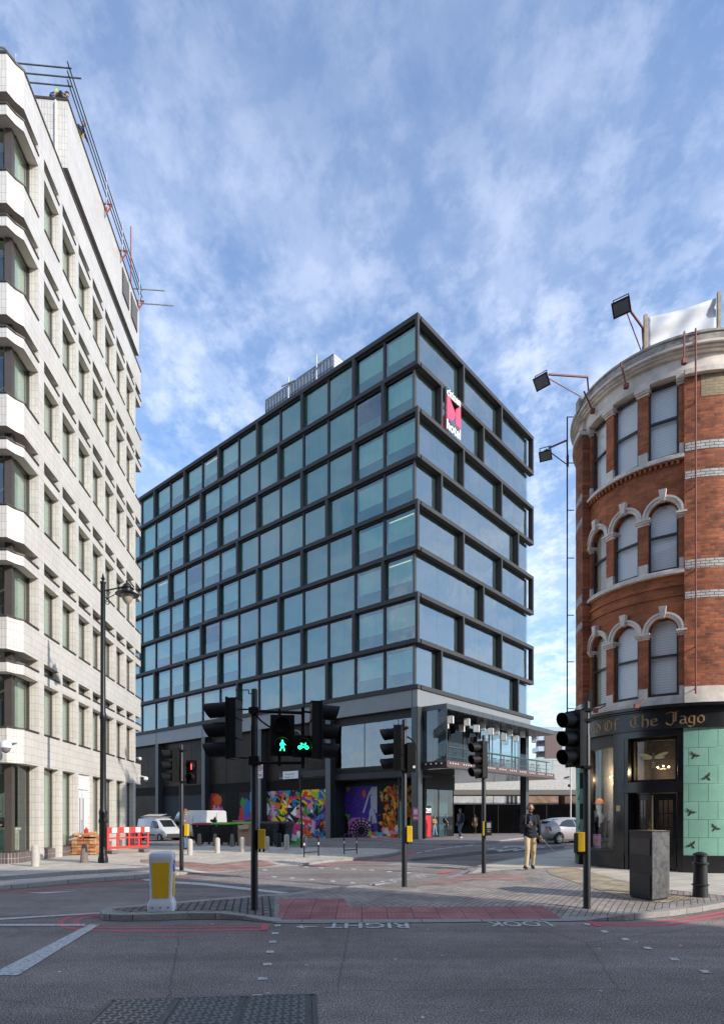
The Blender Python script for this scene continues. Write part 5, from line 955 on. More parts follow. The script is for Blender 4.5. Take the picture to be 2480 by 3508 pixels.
for j in range(ny_+1):
    for i in range(nx_+1):
        f1 = i/nx_; ut = 2220+f1*232; vt = 1085-f1*65+9*math.sin(PI*f1)*(1-f1*.5); vb = 1190-f1*40; v = vt+(vb-vt)*j/ny_; p = atY(ut, v, 16.6+.05*math.sin(f1*14+j*.6)+.04*math.sin(j*1.2+f1*5)); vs.append(p-bo)
q = MB(); q.add(vs, [(j*(nx_+1)+i, j*(nx_+1)+i+1, (j+1)*(nx_+1)+i+1, (j+1)*(nx_+1)+i) for j in range(ny_) for i in range(nx_)]); o = q.build('sheet', m_cloth, bn, smooth=True); sm = o.modifiers.new('thickness', 'SOLIDIFY'); sm.thickness = .006
m_wood = mat('pale_timber', (.36, .28, .18), .8, var=.3, scale=8)
for u, va in ((2211, 1078), (2463, 1000)): q = MB(); a = atY(u, va, 16.55)-bo; q.bar(a, a+Vector((0, 0, -1.7)), .09, .07); q.build('post', m_wood, bn)
def run(name, label, cat, pts, rad, m, group=None, stubs=None):
    b0 = pts[-1]; t = thing(name, label, cat, b0, 0, group); q = MB(); q.tube([p-b0 for p in pts], rad, 8); q.build('pipe', m, t)
    if stubs: q = MB(); [q.cyl(a-b0, b_-b0, .014, n=6) for a, b_ in stubs]; q.build('bracket', m, t)
run('sign_bracket_rail', 'thin black vertical rail with short stubs on the left edge of the brick building', 'rail', [atY(1943, 1428, 18.7), atY(1943, 2445, 18.7)], .022, blackm, None, [(atY(1943, v, 18.7), atY(1966, v, 18.9)) for v in (1428, 1586, 1748, 1912, 2108, 2268, 2428)])
q0 = PC(ANG(2383, 2.9), 2.9); run('red_pipe', 'slim red oxide vertical pole fixed over the right brick pier', 'pole', [bc+q0+Vector((0, 0, 14.2)), bc+q0+Vector((0, 0, 4.75))], .022, m_rr, None, [(bc+q0+Vector((0, 0, z)), bc+PC(ANG(2383, 2.9), 2.68, z)) for z in (14.0, 12.4, 10.2, 8, 6, 4.9)])
for u0, v0, u1, v1, nd in ((2344, 1135, 2344, 1238, 'short red bracket arm standing on the cornice beside the long pole'), (2126, 1240, 2145, 1322, 'tilted red bracket arm on the cornice above the middle window'), (2000, 1340, 2030, 1408, 'tilted red bracket arm on the cornice above the left window'), (2205, 2395, 2180, 2420, 'small red bracket above the shop sign near its middle'), (2074, 2418, 2040, 2435, 'small red bracket above the left of the shop sign')):
    a = ANG((u0+u1)/2, 2.9); Y = (bc+PC(a, 2.98)).y; p0, p1 = atY(u0, v0, Y), atY(u1, v1, Y); t = thing('sign_bracket', nd, 'bracket', p1, 0, 'red brackets on the brick building'); q = MB(); q.bar(p0-p1, (0, 0, 0), .035); q.obox((0, 0, 0), (.06, 0, 0), (0, .05, 0), (0, 0, .06)); q.build('arm', m_rr, t)
# ================================================================= BEYOND: hoarding, bridge, houses
ho = thing('hoarding', 'long black painted site hoarding below the concrete bridge', 'hoarding', (12, 55, 0)); q = MB()
for i in range(9): x0 = -4+i*2.2; zt = 2.62 if i < 6 else 2.95; q.box(x0, x0+2.17, 0, .06, -.2, zt)
q.build('panel', mat('hoarding_black', (.003, .003, .0035), .9, var=.4, scale=1, spec=.03), ho); q = MB(); [q.box(-4.06+i*2.2, -4+i*2.2, -.02, .08, -.2, 2.66) for i in range(10)]; q.build('post', blackm, ho)
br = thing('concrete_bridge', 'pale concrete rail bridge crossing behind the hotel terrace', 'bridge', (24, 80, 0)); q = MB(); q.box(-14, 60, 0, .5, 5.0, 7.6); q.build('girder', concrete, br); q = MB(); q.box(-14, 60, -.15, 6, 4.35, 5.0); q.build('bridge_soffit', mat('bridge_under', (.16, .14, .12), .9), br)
q = MB(); [q.box(-14+i*1.9, -13.9+i*1.9, .1, .2, 7.6, 8.9) for i in range(38)]; q.box(-14, 60, .12, .18, 8.85, 8.93); q.box(-14, 60, .12, .18, 8.2, 8.26); q.build('railing', steel, br); q = MB(); q.box(-14, 60, 3, 3.3, 7.6, 9.3); q.build('noise_barrier', mat('pale_panel', (.5, .5, .47), .8), br)
def house(label, x0, x1, y, h, m, wins, group='houses seen under the bridge'):
    t = thing('brick_house', label, 'house', ((x0+x1)/2, y, 0), 0, group); w_ = (x1-x0)/2; q = MB(); q.box(-w_, w_, 0, 6, -.5, h); q.build('wall', m, t); q = MB(); q.add([(-w_-.1, -.2, h), (w_+.1, -.2, h), (w_+.1, 3, h+1.8), (-w_-.1, 3, h+1.8), (-w_-.1, 6.2, h), (w_+.1, 6.2, h)], [(0, 1, 2, 3), (3, 2, 5, 4), (0, 3, 4), (1, 5, 2), (0, 4, 5, 1)]); q.build('roof', mat('slate', (.08, .08, .085), .8), t)
    for a, b_, z0, z1 in wins:
        q = MB(); q.box(a-w_, b_-w_, -.06, -.001, z0, z1); f_ = q.build('window', whitep, t); n_ = max(1, round((b_-a)/.75)); q = MB(); [q.box(a-w_+.1+(b_-a-.1)*i/n_, a-w_+(b_-a-.1)*(i+1)/n_, -.07, -.061, z0+.1, z1-.1) for i in range(n_)]; q.build('pane', m_dkp, f_)
def rubble(nm_, c): return brickmat(nm_, c, [x*.7 for x in c], [x*.8 for x in c], .3, .1, .01, rough=.9, var=.6, vs_=.8)
house('white rendered house under the bridge, nearest the hotel lobby', 12.8, 19.5, 90, 5.2, mat('old_white_render', (.5, .5, .48), .9, var=.3, scale=1.2), [])
house('pale house with a grey casement window under the bridge', 19.6, 24.3, 90, 5.6, MATS['old_white_render'], [(1.7, 3.6, 3.2, 4.9)])
house('patchy orange brick gable house under the bridge, left of the hotel pillar', 24.4, 29.2, 90, 5.4, rubble('patchy_brick', (.42, .27, .19)), [])
house('brown brick house with a white three pane window under the bridge', 30.2, 37, 90, 6, rubble('brown_brick', (.26, .17, .11)), [(2.5, 5, 3.2, 4.8)])
house('tan boarded house at the right end under the bridge', 37.1, 46, 90, 5.6, rubble('tan_brick', (.36, .25, .16)), [])
tw = thing('residential_tower', 'distant brown apartment tower with glazed balconies above the bridge', 'tower', (48, 150, 0)); q = MB(); q.box(-2.6, 1.6, 0, 8, 0, 22.5); q.build('wall', mat('tower_brown', (.16, .11, .10), .8), tw); q = MB(); [q.box(-4.2, -2.6, .2, 6, z, z+1.2) for z in (9.5, 12.2, 14.9, 17.6, 20.3)]; q.box(-4.2, 1.7, -.2, 8, 22.5, 23.6); q.build('balcony', mat('balcony_grey', (.45, .5, .55), .3), tw); q = MB(); q.box(1.6, 6, 1, 8, 0, 23.0); q.build('stair_core', mat('pale_clad', (.45, .46, .5), .6), tw); q = MB(); [q.box(2+i*.9, 2.6+i*.9, .9, 1, z, z+1.4) for i in range(4) for z in (10, 13, 16, 19)]; q.build('window', whitep, tw)
lo = thing('low_warehouse', 'long low pale warehouse on the skyline beyond the bridge railing', 'warehouse', (45, 130, 0)); q = MB(); q.box(-14, 14, 0, 10, 0, 13.2); q.build('wall', mat('warehouse_tan', (.42, .39, .35), .8), lo); q = MB(); q.box(-14.3, 14.3, -.3, 10, 13.2, 13.8); q.build('parapet', concrete, lo); q = MB(); [q.box(-13+i*2.2, -11.9+i*2.2, -.06, 0, 9.5, 12) for i in range(12)]; q.build('window', m_dkp, lo)
cpole = thing('camera_pole', 'slim pale pole with two security cameras in front of the hoarding', 'camera pole', (18.1, 52.5, 0)); q = MB(); q.cyl((0, 0, -.1), (0, 0, 6.9), .06, .045); q.build('pole', mat('pole_pale', (.6, .58, .55), .5), cpole); q = MB(); q.obox((-.35, 0, 4.9), (.22, 0, .06), (0, .08, 0), (0, 0, .08)); q.ball((-.12, 0, 4.2), .14); q.bar((-.4, 0, 4.75), (0, 0, 4.75), .04); q.build('camera', m_fl, cpole)
# unseen terrace row added behind the camera, shaped to throw the street's shade and shows in the glass
ob = thing('unseen_terrace', 'unseen long brick terrace behind the viewpoint, added to shade the street', 'building', (-6, -7.5, 0)); q = MB(); q.box(-36, 35, -18, 0, 0, 21.0); q.build('wall', rubble('terrace_brick', (.30, .16, .11)), ob)
q = MB(); [q.box(-34+i*3, -32.4+i*3, 0, .08, z, z+2) for i in range(23) for z in (1.2, 4.6, 8, 11.4, 14.8)]; q.build('window', whitep, ob); q = MB(); [q.box(-33.9+i*3, -32.5+i*3, .08, .1, z+.1, z+1.9) for i in range(23) for z in (1.2, 4.6, 8, 11.4, 14.8)]; q.build('pane', m_dkp, ob)
# ================================================================= STREET FURNITURE
m_vis = mat('signal_black', (.010, .010, .010), .55, var=.3, spec=.22); m_visin = mat('visor_inside', (.02, .02, .02), .9)
LENS = {'r': mat('red_lens_off', (.10, .010, .012), .2), 'a': mat('amber_lens_off', (.07, .035, .01), .2), 'g': mat('green_lens_off', (.010, .035, .025), .2)}
def xf(mb, o, ang):
    c, s_ = math.cos(ang), math.sin(ang); mb.v = [(o[0]+x*c-y*s_, o[1]+x*s_+y*c, o[2]+z) for x, y, z in mb.v]; return mb
def head3(par, o, face, hood=.28, h=.96, w=.30, states='rag', name='signal_head', pitch=0):
    ang = math.atan2(face[1], face[0])-PI/2; q = MB(); q.box(-w/2, w/2, -.17, -.02, 0, h); q.box(-w/2-.012, w/2+.012, -.03, .0, -.012, h+.012); n = len(states)
    for k in range(n+1): q.box(-w/2-.006, w/2+.006, -.19, -.165, h*k/n-.006 if k else 0, h*k/n+.006 if k < n else h)
    hd = xf(q, o, ang).build(name, m_vis, par, bevel=.008)
    for k, s_ in enumerate(states):
        z = h*(n-k-.5)/n; r = .122; v = MB(); N_ = 22; a0, a1 = R(-90), R(270)
        for i in range(N_):
            a, b = a0+(a1-a0)*i/N_, a0+(a1-a0)*(i+1)/N_; La, Lb = [hood*(.86+.14*math.sin(t)) for t in (a, b)]
            c1 = [(r*math.cos(a), 0, z+r*math.sin(a)), (r*math.cos(b), 0, z+r*math.sin(b)), (r*1.02*math.cos(b), Lb, z+r*1.02*math.sin(b)-Lb*.06), (r*1.02*math.cos(a), La, z+r*1.02*math.sin(a)-La*.06)]
            c2 = [(x*.955, y, z+(zz_-z)*.955) for x, y, zz_ in c1]; v.add(c1+c2, [(0, 1, 2, 3), (7, 6, 5, 4), (3, 2, 6, 7)])
        v.lathe((0, 0, z), [(r+.012, -.001), (r+.012, .03), (r, .03)], 20, axis=(0, 1, 0)); xf(v, o, ang).build('visor', m_vis, hd, smooth=True, recalc=True)
        l_ = MB(); l_.lathe((0, .004, z), [(.001, .02), (.06, .017), (.098, .004)][::-1], 20, axis=(0, 1, 0)); xf(l_, o, ang).build('lens', LENS[s_], hd, smooth=True)
    return hd
glow_g = mat('green_signal_light', (.05, .9, .5), emit=(.02, 1, .38), es=2.6); glow_r = mat('red_signal_light', (.9, .05, .05), emit=(1, .05, .06), es=2.0)
def pedhead(par, o, face, lit, name='pedestrian_signal', h=.64, w=.36):
    ang = math.atan2(face[1], face[0])-PI/2; q = MB(); q.box(-w/2, w/2, -.16, -.02, 0, h); q.box(-w/2-.012, w/2+.012, -.03, 0, -.012, h+.012); hd = xf(q, o, ang).build(name, m_vis, par, bevel=.008)
    cells = {2: [h*.75, h*.25], 1: [h*.5]}[2 if h > .5 else 1]
    for k, z in enumerate(cells):
        v = MB(); r = .125
        for i in range(24):
            a, b = 2*PI*i/24, 2*PI*(i+1)/24; f_ = lambda t: .13 if math.sin(t) > -.2 else .05
            c1 = [(r*math.cos(a), 0, z+r*math.sin(a)), (r*math.cos(b), 0, z+r*math.sin(b)), (r*math.cos(b), f_(b), z+r*math.sin(b)), (r*math.cos(a), f_(a), z+r*math.sin(a))]; c2 = [(x*.95, y, z+(zz_-z)*.95) for x, y, zz_ in c1]; v.add(c1+c2, [(0, 1, 2, 3), (7, 6, 5, 4), (3, 2, 6, 7)])
        xf(v, o, ang).build('visor', m_vis, hd, smooth=True); l_ = MB(); l_.lathe((0, .003, z), [(.118, 0), (.118, .004), (.001, .005)], 20, axis=(0, 1, 0)); xf(l_, o, ang).build('lens', blackm, hd)
    def fig(polys, z, m_, nm_):
        f_ = MB()
        for P_ in polys: f_.add([(-x, .011+.002*(i % 1), z+y) for i, (x, y) in enumerate(P_)], [tuple(range(len(P_)))])
        xf(f_, o, ang).build(nm_, m_, hd, recalc=False)
    def seg(a, b, w_): dx, dy = b[0]-a[0], b[1]-a[1]; L = math.hypot(dx, dy); nx_, ny_ = -dy/L*w_/2, dx/L*w_/2; return [(a[0]+nx_, a[1]+ny_), (b[0]+nx_, b[1]+ny_), (b[0]-nx_, b[1]-ny_), (a[0]-nx_, a[1]-ny_)]
    circ = lambda x, y, r: [(x+r*math.cos(2*PI*i/10), y+r*math.sin(2*PI*i/10)) for i in range(10)]
    if lit == 'walk': fig([circ(.0, .075, .013), seg((0, .06), (.004, .0), .03), seg((0, .052), (-.035, .02), .012), seg((-.035, .02), (-.032, -.005), .011), seg((0, .052), (.03, .02), .012), seg((.03, .02), (.05, .008), .011), seg((.002, .005), (-.018, -.045), .019), seg((-.018, -.045), (-.04, -.085), .016), seg((.004, .005), (.022, -.045), .019), seg((.022, -.045), (.03, -.088), .016)], cells[-1], glow_g, 'green_man')
    if lit == 'bike':
        ring = lambda x: [[(x+.03*math.cos(a), -.02+.03*math.sin(a)), (x+.03*math.cos(b), -.02+.03*math.sin(b)), (x+.021*math.cos(b), -.02+.021*math.sin(b)), (x+.021*math.cos(a), -.02+.021*math.sin(a))] for a, b in [(2*PI*i/14, 2*PI*(i+1)/14) for i in range(14)]]
        fig(ring(-.055)+ring(.055)+[seg((-.055, -.02), (-.03, .03), .007), seg((-.03, .03), (.035, .03), .007), seg((-.03, .025), (.0, -.02), .007), (seg((0, -.02), (.035, .03), .007)), seg((.035, .03), (.055, -.02), .007), seg((-.055, -.02), (0, -.02), .007), seg((-.045, .045), (-.015, .045), .008), seg((.03, .05), (.045, .05), .008), seg((.035, .05), (.04, .03), .006), seg((-.032, .045), (-.03, .03), .006)], cells[-1], glow_g, 'green_bicycle')
    if lit == 'stop': fig([circ(0, .065, .016), seg((0, .05), (0, -.02), .05), seg((-.01, -.01), (-.01, -.09), .018), seg((.012, -.01), (.012, -.09), .018)], cells[0], glow_r, 'red_man'); fig([circ(0, 0, .105)], cells[0]-.0, mat('red_lens_glow', (.2, .01, .01), emit=(.5, .01, .01), es=.4), 'red_glow') if 0 else None
    return hd
def pushbox(par, x, y, z0, z1, w=.13, d=.13, ang=0):
    q = MB(); q.box(-w/2, w/2, -d/2, d/2, z0, z1); b_ = xf(q, (x, y, 0), ang).build('push_button_box', yellowp, par, bevel=.012); q = MB(); q.box(-w/2-.012, -w/2-.001, -d/2, d/2, z0-.02, z1-.02); q.cyl((-.03, 0, z0-.05), (-.03, 0, z0-.001), .016); q.cyl((.035, 0, z0-.05), (.035, 0, z0-.001), .016); xf(q, (x, y, 0), ang).build('back_plate', m_vis, b_)
def tpole(label, u, v, vtop, rad=.057, cap=True):
    b_ = G(u, v, PZ); h = CH+(HV-vtop)/F*b_.y-PZ; t = thing('traffic_light', label, 'traffic light', b_, 0, 'traffic lights at the crossing'); q = MB(); q.lathe((0, 0, 0), [(rad+.006, -.02), (rad+.006, .02), (rad, .03), (rad, h-.02), (rad-.01, h)] if not cap else [(rad+.006, -.02), (rad, .02), (rad, h*.83), (rad-.007, h*.835), (rad-.007, h-.02), (rad-.02, h)], 20); q.build('pole', black, t, smooth=True); return t, b_
def rel(t, u, v, Y=None): p = atY(u, v, Y or t.location.y); return p-t.location
def arms(t, z_s, x0, x1, y=0, w=.022):
    for z in z_s: q = MB(); q.bar((x0, y, z), (x1, y, z), w); q.box(-.075, .075, -.075, .075, z-.025, z+.025); q.build('mounting_arm', m_vis, t)
# centre front pole
t, b0 = tpole('tall front traffic light with green man and bicycle signals on cross bars, left of centre', 871.5, 3115, 2361)
p = rel(t, 784, 2601); head3(t, (p.x, 0, p.z), (-1, .16), hood=.43); arms(t, (rel(t, 0, 2431).z, rel(t, 0, 2598).z), 0, p.x+.06)
p2 = rel(t, 1101, 2604); head3(t, (p2.x, .0, p2.z), (1, .22), hood=.30, h=.92)
q = MB(); zt, zb = rel(t, 0, 2437).z, rel(t, 0, 2615).z; q.cyl((0, 0, zt), (rel(t, 1040, 0).x, 0, zt-.03), .026); q.cyl((0, 0, zb), (rel(t, 1045, 0).x, 0, zb), .024); xm, xr = rel(t, 958, 0).x, rel(t, 1038, 0).x
q.bar((xm, 0, zt+.03), (xm, 0, zb-.05), .045); q.bar((xr, 0, zt+.06), (xr, 0, zb-.09), .05); q.box(-.08, .08, -.08, .08, zt-.05, zt+.04); q.box(-.08, .08, -.08, .08, zb-.04, zb+.05); q.bar((xr, 0, zt-.01), (p2.x-.16, 0, zt-.02), .03); q.bar((xr, 0, zb+.09), (p2.x-.1, 0, zb+.09), .012); q.tube([(xr+.02, 0, zt), (xr+.02, 0, zt+.13), (p2.x-.12, 0, zt+.13)], .008, 6); q.build('cross_bar', m_vis, t)
q = MB(); q.tube([(.04, -.03, zt-.08), (.12, -.04, zt-.17), (.22, -.04, zt-.24), (.30, -.03, zt-.28)], .014, 8); q.tube([(-.03, 0, zt+.28), (-.09, 0, zt+.28), (-.09, 0, zt+.34), (p.x+.1, 0, zt+.34)], .008, 6); q.build('cable', blackm, t)
pp_ = rel(t, 969, 2590); pedhead(t, (pp_.x, -.05, pp_.z), (.10, -1), 'walk'); pp_ = rel(t, 1040, 2594); pedhead(t, (pp_.x, -.05, pp_.z), (.2, -1), 'bike', 'cycle_signal', h=.33, w=.33)
pb = rel(t, 0, 2918).z; pushbox(t, rel(t, 896, 0).x, 0, pb+.04, rel(t, 0, 2842).z, .12, .14, R(8))
# far left pole
t, b0 = tpole('traffic light with lit red man, standing on the far left pavement', 622, 2979, 2551)
p = rel(t, 594, 2683); head3(t, (p.x-.02, 0, p.z), (-.97, -.22), hood=.30); p = rel(t, 655, 2685); pedhead(t, (p.x+.01, 0, p.z), (-.42, -.9), 'stop'); arms(t, (rel(t, 0, 2573).z, rel(t, 0, 2680).z), -.2, .18); pushbox(t, rel(t, 637, 0).x+.02, 0, rel(t, 0, 2865).z, rel(t, 0, 2825).z, .11, .13)
# pole 2
t, b0 = tpole('traffic light with a cable loop and rear facing box, centre of the island', 1385, 3036, 2466)
p = rel(t, 1355, 2642); head3(t, (p.x, 0, p.z), (-.93, .34), hood=.34); arms(t, (rel(t, 0, 2495).z, rel(t, 0, 2640).z), p.x, .1); q = MB(); p = rel(t, 1409, 2646); q.box(p.x-.1, p.x+.09, -.1, .12, p.z, p.z+.62); q.build('pedestrian_signal', m_vis, t, bevel=.01); q = MB(); q.cyl((p.x+.05, -.1, p.z+.1), (p.x+.05, -.11, p.z+.1), .03); q.build('reflector', whitep, t)
q = MB(); q.tube([rel(t, 1394, 2525)-Vector((0, .03, 0)), rel(t, 1412, 2536)-Vector((0, .05, 0)), rel(t, 1424, 2550)-Vector((0, .06, 0)), rel(t, 1427, 2566)-Vector((0, .06, 0)), rel(t, 1418, 2574)-Vector((0, .06, 0)), rel(t, 1411, 2574)-Vector((0, .04, 0))], .018, 8); q.build('cable', blackm, t); pushbox(t, rel(t, 1402, 0).x, 0, rel(t, 0, 2886).z, rel(t, 0, 2831).z, .12, .14)
# pole 3
t, b0 = tpole('traffic light with a push button display panel, near the man with the phone', 1657, 2990, 2520)
p = rel(t, 1643, 2666); head3(t, (p.x-.02, 0, p.z), (-.86, -.46), hood=.30); arms(t, (rel(t, 0, 2545).z, rel(t, 0, 2664).z), p.x, .05)
q = MB(); p = rel(t, 1667, 2863); q.box(p.x-.085, p.x+.10, -.16, -.06, p.z, p.z+.37); pb_ = q.build('push_button_box', m_vis, t, bevel=.008); q = MB(); q.box(p.x-.03, p.x+.075, -.163, -.1602, p.z+.2, p.z+.33); q.build('display', mat('grey_display', (.28, .30, .30), .3), pb_); q = MB(); q.box(p.x-.115, p.x-.087, -.15, -.05, p.z, p.z+.37); q.box(p.x-.02, p.x+.0, -.13, -.1, p.z-.03, p.z-.001); q.build('yellow_side', yellowp, pb_); q = MB(); [q.cyl((p.x+dx, -.162, p.z+dz), (p.x+dx, -.1601, p.z+dz), .018) for dx in (0, .045) for dz in (.15, .10)]; q.build('symbol', mat('symbol_grey', (.2, .2, .2), .5), pb_)
# pole 4
t, b0 = tpole('traffic light at the right before the black and green shop', 2010, 3109, 2402)
p = rel(t, 1961, 2626); head3(t, (p.x+.0, -.0, p.z), (-.87, -.47), hood=.27, h=.90, w=.29); arms(t, (rel(t, 0, 2434).z, rel(t, 0, 2630).z, rel(t, 0, 2470).z), p.x+.05, .05); q = MB(); q.cyl((.05, 0, 3.1), (.05, 0, rel(t, 0, 2368).z), .022); q.box(.02, .08, -.03, .03, rel(t, 0, 2402).z, rel(t, 0, 2368).z); q.build('detector', m_vis, t); pushbox(t, rel(t, 1986, 0).x, 0, rel(t, 0, 2919).z, rel(t, 0, 2852).z, .12, .15)
# keep left bollard
bb = G(556, 3119, PZ); kb = thing('traffic_bollard', 'white internally lit plastic bollard with a yellow front panel on the island tip', 'bollard', bb, R(8)); hK = .92
q = MB(); 
def ring4(w, d, z, r=.04): 
    out = []
    for cx_, cy_, a in ((w/2-r, d/2-r, 0), (-w/2+r, d/2-r, 90), (-w/2+r, -d/2+r, 180), (w/2-r, -d/2+r, 270)):
        for k in range(4): t_ = R(a+30*k); out.append((cx_+r*math.cos(t_), cy_+r*math.sin(t_), z))
    return out
def loft(mb, rings, caps=True):
    n = len(rings[0]); mb.add([p for r_ in rings for p in r_], [(j*n+i, j*n+(i+1) % n, (j+1)*n+(i+1) % n, (j+1)*n+i) for j in range(len(rings)-1) for i in range(n)]+([tuple(range(n))[::-1], tuple(range((len(rings)-1)*n, len(rings)*n))] if caps else [])); return mb
loft(q, [ring4(.40, .30, -.01), ring4(.405, .305, .11), ring4(.365, .262, .16), ring4(.34, .245, .2), ring4(.365, .265, .80), ring4(.375, .275, .82), ring4(.375, .275, .875), ring4(.35, .25, .905, .05), ring4(.24, .17, .928, .05), ring4(.05, .04, .935, .02)]); q.build('body', mat('bollard_white', (.74, .75, .78), .35, var=.05, spec=.5), kb, smooth=True)
q = MB(); q.prism([(-.12, .21), (.12, .21), (.13, .76), (-.13, .76)], 0, .006); q.v = [(x, -.124-.010*(y-.2)/.6-z, y) for x, y, z in q.v]; q.build('yellow_panel', mat('bollard_yellow', (.86, .50, .012), .4, var=.06, scale=3), kb)
q = MB(); q.box(.172, .182, -.09, .10, .22, .58); q.build('side_panel', MATS['bollard_yellow'], kb); q = MB(); q.cyl((.176, 0, .70), (.187, 0, .70), .10, n=24); q.build('blue_disc', mat('sign_blue', (.02, .10, .42), .4), kb); q = MB(); [q.cyl((x, -.155, .06), (x, -.162, .06), .014) for x in (-.12, 0, .12)]; q.build('bolt', steel, kb)
q = MB(); q.obox((.1885, 0, .70), (.001, 0, 0), (0, .05, -.05), (0, .012, .012)); q.build('arrow', whitep, kb)
# lamp post
lb_ = G(353, 2957, PZ); lp = thing('street_lamp', 'black ornate street lamp post with a scrolled bracket and bell lantern', 'street lamp', lb_); hz_ = CH+(HV-1968)/F*lb_.y-PZ
zf = lambda v: CH+(HV-v)/F*lb_.y-PZ
q = MB(); q.lathe((0, 0, 0), [(.155, 0), (.155, .06), (.15, .13), (.135, .2), (.12, .26), (.125, .3), (.113, .34), (.113, zf(2822)), (.135, zf(2818)), (.135, zf(2811)), (.115, zf(2806)), (.115, zf(2793)), (.13, zf(2789)), (.125, zf(2783)), (.095, zf(2770)), (.085, zf(2466)), (.105, zf(2462)), (.105, zf(2450)), (.078, zf(2440)), (.072, zf(2002)), (.09, zf(1998)), (.09, zf(1994)), (.05, zf(1992)), (.03, zf(1988)), (.065, zf(1983)), (.03, zf(1976)), (.035, zf(1974)), (.005, zf(1963))], 20); q.build('post', black, lp, smooth=True)
q = MB(); xh = rel(lp, 436, 0).x; za = zf(2008); q.bar((.07, 0, zf(2024)), (xh, 0, za), .035)
def scroll(cx_, cz, r, a0, a1, n=14): return [(cx_+r*(1-.55*i/n)*math.cos(a0+(a1-a0)*i/n), 0, cz+r*(1-.55*i/n)*math.sin(a0+(a1-a0)*i/n)) for i in range(n+1)]
q.tube([(.07+(.62)*i/10, 0, zf(2060)+(zf(2022)-zf(2060))*(i/10)**.7) for i in range(11)], .013, 6); q.tube(scroll(.17, zf(2032), .07, 0, 8), .011, 6); q.tube(scroll(.14, zf(2065), .07, 1, -7), .011, 6); q.tube(scroll(.52, zf(2022), .055, 0, 8), .010, 6); q.tube(scroll(xh, za+.13, .07, -1.57, 4), .011, 6); q.build('bracket', black, lp)
zl = zf(2033); q = MB(); q.lathe((xh, 0, zl), [(.36, -.05), (.37, -.035), (.30, 0), (.20, .05), (.17, .06), (.17, .13), (.21, .15), (.20, .17), (.14, .19), (.13, .25), (.09, .30), (.03, .33), (.03, .42)], 22); lan = q.build('lantern', black, lp, smooth=True); q = MB(); q.lathe((xh, 0, zl), [(.001, -.36), (.06, -.33), (.13, -.24), (.185, -.13), (.20, -.03)], 20); q.build('globe', mat('lantern_glass', (.42, .38, .30), .15, var=.15), lan, smooth=True)
# bollards
m_conc = mat('bollard_concrete', (.47, .44, .39), .85, var=.12, scale=8, bump=.3); m_agg = mat('exposed_aggregate', (.20, .17, .14), .9, var=.45, scale=60, bump=.5, bscale=90)
def rb(label, u, v, r=.10, h=.63):
    t = thing('concrete_bollard', label, 'bollard', G(u, v, PZ), 0, 'round topped concrete bollards'); q = MB(); q.lathe((0, 0, -.02), [(r, 0), (r, h-r*.7), (r*.92, h-r*.4), (r*.7, h-r*.15), (r*.35, h), (.001, h+.005)], 20); q.build('post', m_conc, t, smooth=True); return t
b1 = rb('pale round topped bollard just right of the man by the far left traffic light', 651, 2930)
for (u, v), lab in zip([(745, 2923), (830, 2919), (915, 2915), (982, 2912), (1044, 2906)], ['pale round topped bollard before the red and green lidded bins', 'pale round topped bollard just left of the leaning cardboard', 'pale round topped bollard right of the front traffic light pole', 'pale round topped bollard before the black lidded bin', 'pale round topped bollard behind the left cycle stand']):
    c = copy_tree(b1, loc=G(u, v, PZ), label=lab)
    if u == 982: c.scale = (1.15, 1.15, 1.1)
c = copy_tree(b1, loc=G(121, 2969, PZ), label='weathered pale bollard before the office corner, nearest the left edge'); c.scale = (1.1, 1.1, 1.05)
def cone(label, u, v, h=.6, w=.13, z=PZ):
    t = thing('stone_bollard', label, 'bollard', G(u, v, z), 0, 'tapered aggregate bollards'); q = MB(); q.lathe((0, 0, -.02), [(w, 0), (w*.62, h*.9), (w*.55, h), (.001, h+.01)], 14); q.build('post', m_agg, t, smooth=True); return t
c0 = cone('tapered brown aggregate bollard beside the ornate lamp post', 288.6, 2957)
for (u, v), lab in zip([(683, 2897), (737, 2898), (795, 2900)], ['tapered aggregate bollard before the red lidded bin', 'tapered aggregate bollard between the red lidded and green lidded bins', 'tapered aggregate bollard before the middle green lidded bin']): copy_tree(c0, loc=G(u, v, PZ), label=lab)
t = thing('black_post', 'short black cylinder post before the black lidded bin', 'bollard', G(955, 2903, PZ)); q = MB(); q.lathe((0, 0, 0), [(.13, 0), (.13, .62), (.12, .65), (.001, .65)], 16); q.build('post', blackm, t, smooth=True)
def iron(label, u, v, h=.84, k=1):
    t = thing('iron_bollard', label, 'bollard', G(u, v, PZ), 0, 'black iron bollards'); q = MB(); q.lathe((0, 0, -.01), [(.135*k, 0), (.125*k, .2*h), (.122*k, .26*h), (.145*k, .27*h), (.147*k, .285*h), (.122*k, .3*h), (.112*k, .72*h), (.14*k, .735*h), (.14*k, .755*h), (.108*k, .77*h), (.10*k, .9*h), (.125*k, .92*h), (.125*k, .95*h), (.09*k, .98*h), (.04*k, 1.0*h), (.001, h)], 24); q.build('post', mat('bollard_iron', (.02, .022, .025), .45, var=.3, scale=15, bump=.1), t, smooth=True); return t
iron('black ringed cast iron bollard in front of the green tiled shop front', 2399, 3074); iron('small dark bollard behind the walking man legs', 1823, 2943, .6, .7)
